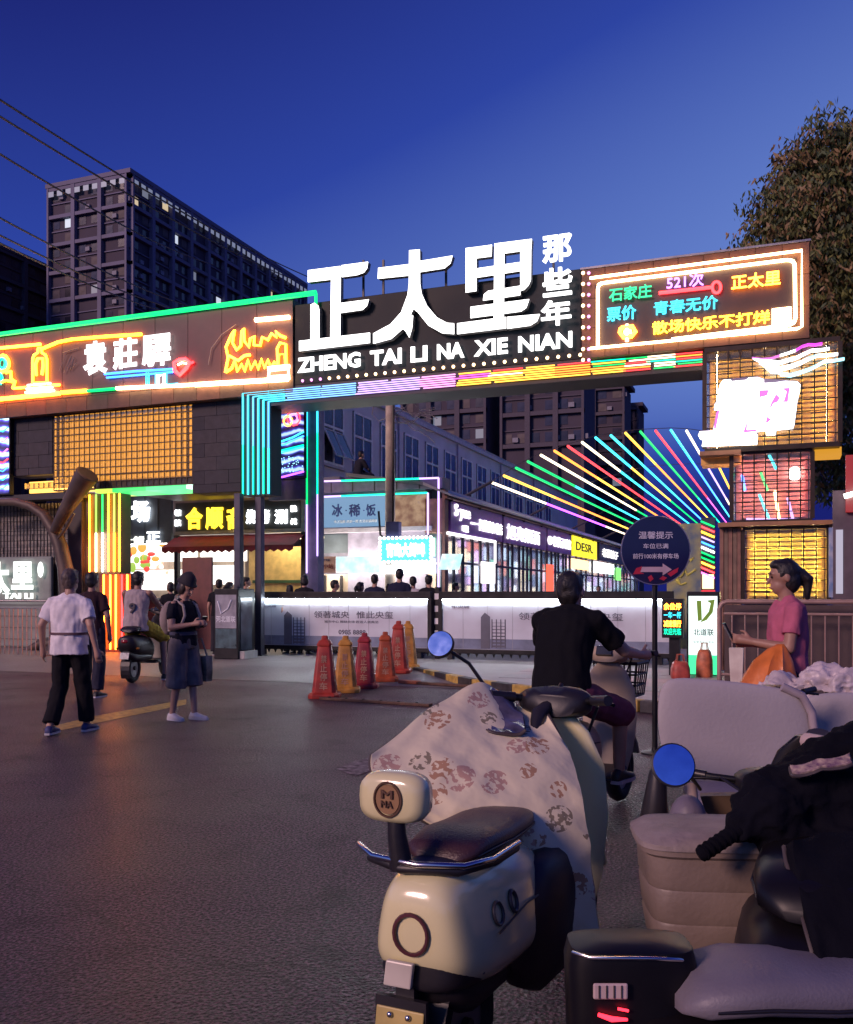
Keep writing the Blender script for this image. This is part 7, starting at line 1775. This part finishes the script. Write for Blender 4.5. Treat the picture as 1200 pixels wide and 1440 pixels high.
nrm = (f_[4] - f_[0]).cross(f_[12] - f_[0]).normalized()
rings = [[c_ + (p - c_) * q + nrm * d for p in f_] for q, d in ((.3, .045), (.75, .04), (.94, .028), (1.0, 0), (.96, -.028), (.7, -.04), (.3, -.04))]
if (rings[0][0] - rings[-1][0]).y > 0: pass
pad.loft(rings)
po_ = pad.build('padded_apron', grey_pad, t, 70, True)
po_.modifiers.new('round', 'SUBSURF').render_levels = 2
nt_ = mat('apron_rim', (.36, .30, .33), .7)
MB().tube([SG(1100, 966, 4.18), SG(1128, 978, 4.17), SG(1142, 1002, 4.17), SG(1147, 1042, 4.17)], .022, 8).build('apron_piping', nt_, t, 60, True)
for x in (1003, 1090): MB().tube([SG(x, 1100, 4.2), SG(x, 1180, 4.15)], .022, 8).build('apron_strut', mat('strut_beige', (.4, .3, .24), .6), t, 60, True)

# second padded apron further right, with a wrapped white bundle behind
g1 = at_D(1235, 6.2)
locg = V((g1.x, g1.y, 0))
t = scooter('scooter facing the camera with a grey padded apron at the right edge', locg, rg, mat('grey_paint', (.25, .23, .27), .35), leather_k, mirrors=(False, False), sc_=.85, cover=black_pl, dial=False, bar=.7)
corner = [(1120, 985), (1140, 972), (1200, 970), (1290, 975), (1320, 990), (1320, 1040), (1290, 1058), (1200, 1052), (1140, 1045), (1122, 1030)]
f_ = [SG(x, y, 4.9) for x, y in corner]; c_ = sum(f_, V()) / len(f_); nrm = (f_[3] - f_[0]).cross(f_[8] - f_[0]).normalized()
pad = MB().loft([[c_ + (p - c_) * q + nrm * d for p in f_] for q, d in ((.3, .045), (.8, .04), (1.0, 0), (.8, -.04), (.3, -.04))])
pad.build('padded_apron', grey_pad, t, 70, True).modifiers.new('round', 'SUBSURF').render_levels = 2
rn = random.Random(12)
for k, (px, py, D, rx, rz_, lb) in enumerate(((1112, 968, 5.6, .22, .10, 'crumpled white plastic bundle on the parked scooters, left part'), (1172, 962, 5.5, .24, .13, 'larger crumpled white plastic bundle beside it, near the right edge'))):
    c = PD(px, py, D); m = MB(); m.ell(c, (rx, .2, rz_), 18, 12); m.ell(c + V((.12, 0, -.05)), (rx * .7, .2, rz_ * .8), 14, 10); m.ell(c + V((-.12, .05, -.06)), (rx * .7, .18, rz_ * .7), 14, 10)
    m.cap(c + V((0, 0, -.05)), V((c.x, c.y, .62)), .16, .12)
    o = link('plastic_bundle', melt(m, .011, 1, .05, 6, k * 3.0, 1.3), None); o.data.materials.append(mat('white_plastic', (.55, .48, .50), .4, var=.15, bump=.5, bscale=24)); tag(o, lb, 'bundle')
    t2_ = thing('parked_trailer', ('flat handcart under the left white bundle', 'flat handcart under the larger white bundle')[k], 'handcart', (c.x, c.y, 0))
    MB().box((c.x - .3, c.y - .3, .55), (c.x + .3, c.y + .3, .61)).build('deck', black_metal, t2_, bevel=.01)
    for sx in (-.26, .26):
        for sy in (-.26, .26): MB().box((c.x + sx - .02, c.y + sy - .02, 0), (c.x + sx + .02, c.y + sy + .02, .549)).build('leg', black_metal, t2_)

# ---------------------------------------------------------------- near right: scooter with storage tub, blue mirror
h0 = at_D(1000, 3.72)
loch = V((h0.x, h0.y, 0)); rh = pi + TH - R(4)
t = scooter('small scooter facing the camera with a brown storage tub and round blue mirror', loch, rh, mat('yellow_cream', (.50, .38, .16), .35, var=.1, coat=.4), mat('seat_grey', (.16, .14, .18), .5, bump=.2), mirrors=(False, False), sc_=.80, dial=False, cover=black_pl)
def SH(px, py, D): return (Matrix.Rotation(-rh, 3, 'Z') @ (PD(px, py, D) - loch)) / .80
tub = mat('tub_brown', (.21, .16, .13), .5, var=.2, scale=4, bump=.15)
m = MB(); rr = []
c0 = SH(1003, 1240, 2.5)
def sqr(cx, cy, w, d, z, n=28, p=.42): return [V((cx + w * math.copysign(abs(cos(a * 2 * pi / n)) ** p, cos(a * 2 * pi / n)), cy + d * math.copysign(abs(sin(a * 2 * pi / n)) ** p, sin(a * 2 * pi / n)), z)) for a in range(n)]
zt = SH(1003, 1178, 2.5).z; zb = SH(1003, 1322, 2.5).z
for f, w in ((0, .165), (.05, .175), (.28, .185), (.30, .182), (.33, .186), (.60, .194), (.62, .191), (.65, .195), (.92, .20), (.95, .212), (1.0, .212)): rr.append(sqr(c0.x, c0.y, w * 1.22, w * .9, zb + (zt - zb) * f))
m.loft(rr).build('storage_tub', tub, t, 40, True)
m = MB(); m.loft([sqr(c0.x, c0.y, .265, .196, zt + .001), sqr(c0.x, c0.y, .265, .196, zt + .018), sqr(c0.x, c0.y, .23, .17, zt + .04), sqr(c0.x, c0.y, .09, .07, zt + .046)])
m.build('tub_lid', mat('lid_mauve', (.27, .22, .20), .6, var=.25, scale=8, bump=.5, bscale=30), t, 50, True)
MB().box((c0.x - .12, c0.y - .14, zb - .05), (c0.x + .12, c0.y + .14, zb - .002)).build('rack', black_metal, t, local=True)
MB().tube([(c0.x, c0.y, zb - .04), (c0.x * .5, 1.2, zb - .1), (0, 1.1, .5)], .03, 8).build('rack_stay', black_metal, t, 60, True)
bm_ = mat('mirror_tint', (.42, .55, .95), .06, 1.0, var=.08, scale=25)
mt = SH(947, 1076, 2.62); mirror(t, SH(985, 1110, 2.85), mt, .078, bm_, Matrix.Rotation(-rh, 3, 'Z') @ V((-DX, -DY, .35)))
# beige step-through frame with dark basket-like opening
MB().tube([SH(972, 1105, 3.0), SH(975, 1135, 2.95), SH(1000, 1160, 2.9), SH(1050, 1170, 2.9), SH(1100, 1165, 2.95)], .024, 8).build('beige_frame', mat('strut_beige'), t, 60, True)
MB().tube([SH(975, 1090, 3.0), SH(1030, 1098, 3.0), SH(1060, 1115, 3.0)], .010, 8).build('cable', black_pl, t, 60, True)
m = MB(); m.loft([[SH(x, y, 3.05) for x, y in ((985, 1120), (1060, 1118), (1085, 1165), (1000, 1165))], [SH(x, y, 3.25) for x, y in ((985, 1115), (1060, 1113), (1085, 1155), (1000, 1155))]]); m.build('tray', mat('tray_brown', (.12, .08, .05), .6), t, None, True)
m = MB().ell(SH(968, 1155, 2.78), (.07, .08, .10), 16, 10); m.build('head_lamp', mat('seat_grey'), t, 60, True)
m = MB(); m.cap(SH(925, 1090, 2.9), SH(920, 1150, 2.9), .035, .055); m.build('hand_guard', black_pl, t, 60, True)

# black scooter at the right edge with hand muffs and a floral strip
k0 = PD(1150, 1300, 2.0)
lock = V((k0.x, k0.y, 0)); rk = R(-2)
t = scooter('black scooter at the right edge with padded hand muff and floral strip', lock, rk, shaded_black, shaded_black, mirrors=(False, False), dial=False, lamp=False, grips=False)
def SK(px, py, D): return Matrix.Rotation(-rk, 3, 'Z') @ (PD(px, py, D) - lock)
muff = mat('muff_black', (.004, .004, .008), .95, var=.3, bump=.4, bscale=40, spec=.12)
m = MB(); m.cap(SK(1075, 1140, 2.35), SK(1150, 1110, 2.45), .085, .12); m.cap(SK(1150, 1110, 2.45), SK(1230, 1090, 2.5), .12, .15); m.cap(SK(1040, 1165, 2.3), SK(1080, 1140, 2.35), .04, .075); m.cap(SK(1100, 1180, 2.35), SK(1200, 1200, 2.4), .08, .14)
o = link('hand_muff', melt(m, .009, 3, .022, 10, 2.0, .8), t); o.data.materials.append(muff)
m = MB(); m.tube([SK(983, 1204, 2.25), SK(986, 1202, 2.25), SK(1045, 1163, 2.3)], [.012, .019, .021], 12); m.build('grip_sleeve', muff, t, 60, True)
for k in range(7): c_ = SK(990, 1199, 2.25).lerp(SK(1036, 1169, 2.29), k / 6); d_ = (SK(1045, 1163, 2.3) - SK(986, 1202, 2.25)).normalized(); MB().tube([c_ - d_ * .0025, c_ + d_ * .0025], .0212, 12).build('grip_rib', muff, t, 60, True)
cloth(t, [[SK(1112, 1082, 2.33), SK(1150, 1072, 2.33), SK(1195, 1062, 2.33)], [SK(1116, 1092, 2.30), SK(1155, 1082, 2.30), SK(1198, 1074, 2.30)]], mat('floral', (.5, .38, .30), .7, scale=60, col2=(.12, .05, .12)), 'floral_strip', .01, .006, 2.0, 8)
m = MB(); m.tube([SK(1135, 1042, 2.9), SK(1165, 1048, 2.8), SK(1210, 1060, 2.7)], .026, 10); m.build('pale_bar', mat('bar_beige', (.45, .34, .32), .5), t, 60, True)
# tall dark wind shield of the same scooter, leaning across the corner
cloth(t, [[SK(1105, 1190, 2.05), SK(1150, 1185, 2.1), SK(1240, 1180, 2.1)], [SK(1122, 1260, 1.95), SK(1165, 1255, 1.95), SK(1250, 1250, 1.95)], [SK(1140, 1340, 1.85), SK(1180, 1340, 1.85), SK(1260, 1340, 1.85)], [SK(1160, 1450, 1.8), SK(1200, 1450, 1.8), SK(1280, 1450, 1.8)]], muff, 'wind_apron', .03, .012, 5.0, 6)

# black scooter tail with red lamp, cut by the lower edge
l0 = PD(1015, 1390, 1.78)
rl = TH - R(80)
locl = V((l0.x, l0.y, 0)) 
t = scooter('black scooter pointing right at the lower edge with grey seat and red lamp', locl, rl, shaded_black, mat('seat_pale', (.17, .155, .185), .5, var=.10, bump=.15, bscale=120), mirrors=(False, False), sc_=.86, lamp=False)
def SLq(px, py, D): return (Matrix.Rotation(-rl, 3, 'Z') @ (PD(px, py, D) - locl)) / .86
# rear box facing the camera, built in its own upright frame beside the tail
box_c = PD(897, 1345, 1.74); ax_ = V((RX, RY, 0)); ay_ = V((DX, DY, 0))
def BL(u, v, z): return (Matrix.Rotation(-rl, 3, 'Z') @ (box_c + ax_ * u + ay_ * v + V((0, 0, z)) - locl)) / .86
def sq2(w, d, z): return [BL(w * math.copysign(abs(cos(a * 2 * pi / 28)) ** .5, cos(a * 2 * pi / 28)), .075 + .55 * d * math.copysign(abs(sin(a * 2 * pi / 28)) ** .5, sin(a * 2 * pi / 28)), z) for a in range(28)]
MB().loft([sq2(.105, .11, -.30), sq2(.118, .125, -.22), sq2(.125, .13, -.03), sq2(.118, .122, 0), sq2(.07, .08, .01)]).build('tail_box', shaded_black, t, 50, True)
MB().tube([BL(-.118, .03, -.004), BL(-.09, .0, -.003), BL(.02, -.002, -.003), BL(.08, .004, -.008), BL(.118, .05, -.03)], .004, 6).build('edge_highlight', chrome, t, 60, True)  # thin chrome tube put in as the highlight along the box's top edge
MB().prism([BL(-.085, -.003, -.078), BL(-.02, -.003, -.078), BL(-.02, -.003, -.048), BL(-.085, -.003, -.048)], BL(0, -.01, 0) - BL(0, -.003, 0)).build('lamp_window', mat('lamp_pale', (.6, .45, .42), .15), t, local=True, bevel=.004)
for k in range(4): MB().tube([BL(-.074 + .014 * k, -.0105, -.075), BL(-.074 + .014 * k, -.0105, -.051)], .002, 5).build('lamp_bar', mat('mark_dark'), t, local=True)
MB().tube([BL(-.075, -.004, -.108), BL(-.05, -.005, -.116), BL(-.02, -.005, -.117)], [.004, .006, .003], 6).build('red_lamp', em((1, .02, .04), 3.0, 'lit_tail_red'), t, 60, True)
MB().tube([BL(-.038, -.004, -.097), BL(-.018, -.004, -.101)], .003, 6).build('red_lamp', MATS['lit_tail_red'], t, 60, True)
MB().tube([BL(.0, .14, -.30), BL(.05, .16, -.36)], .03, 8).build('box_mount', black_metal, t, 60, True)
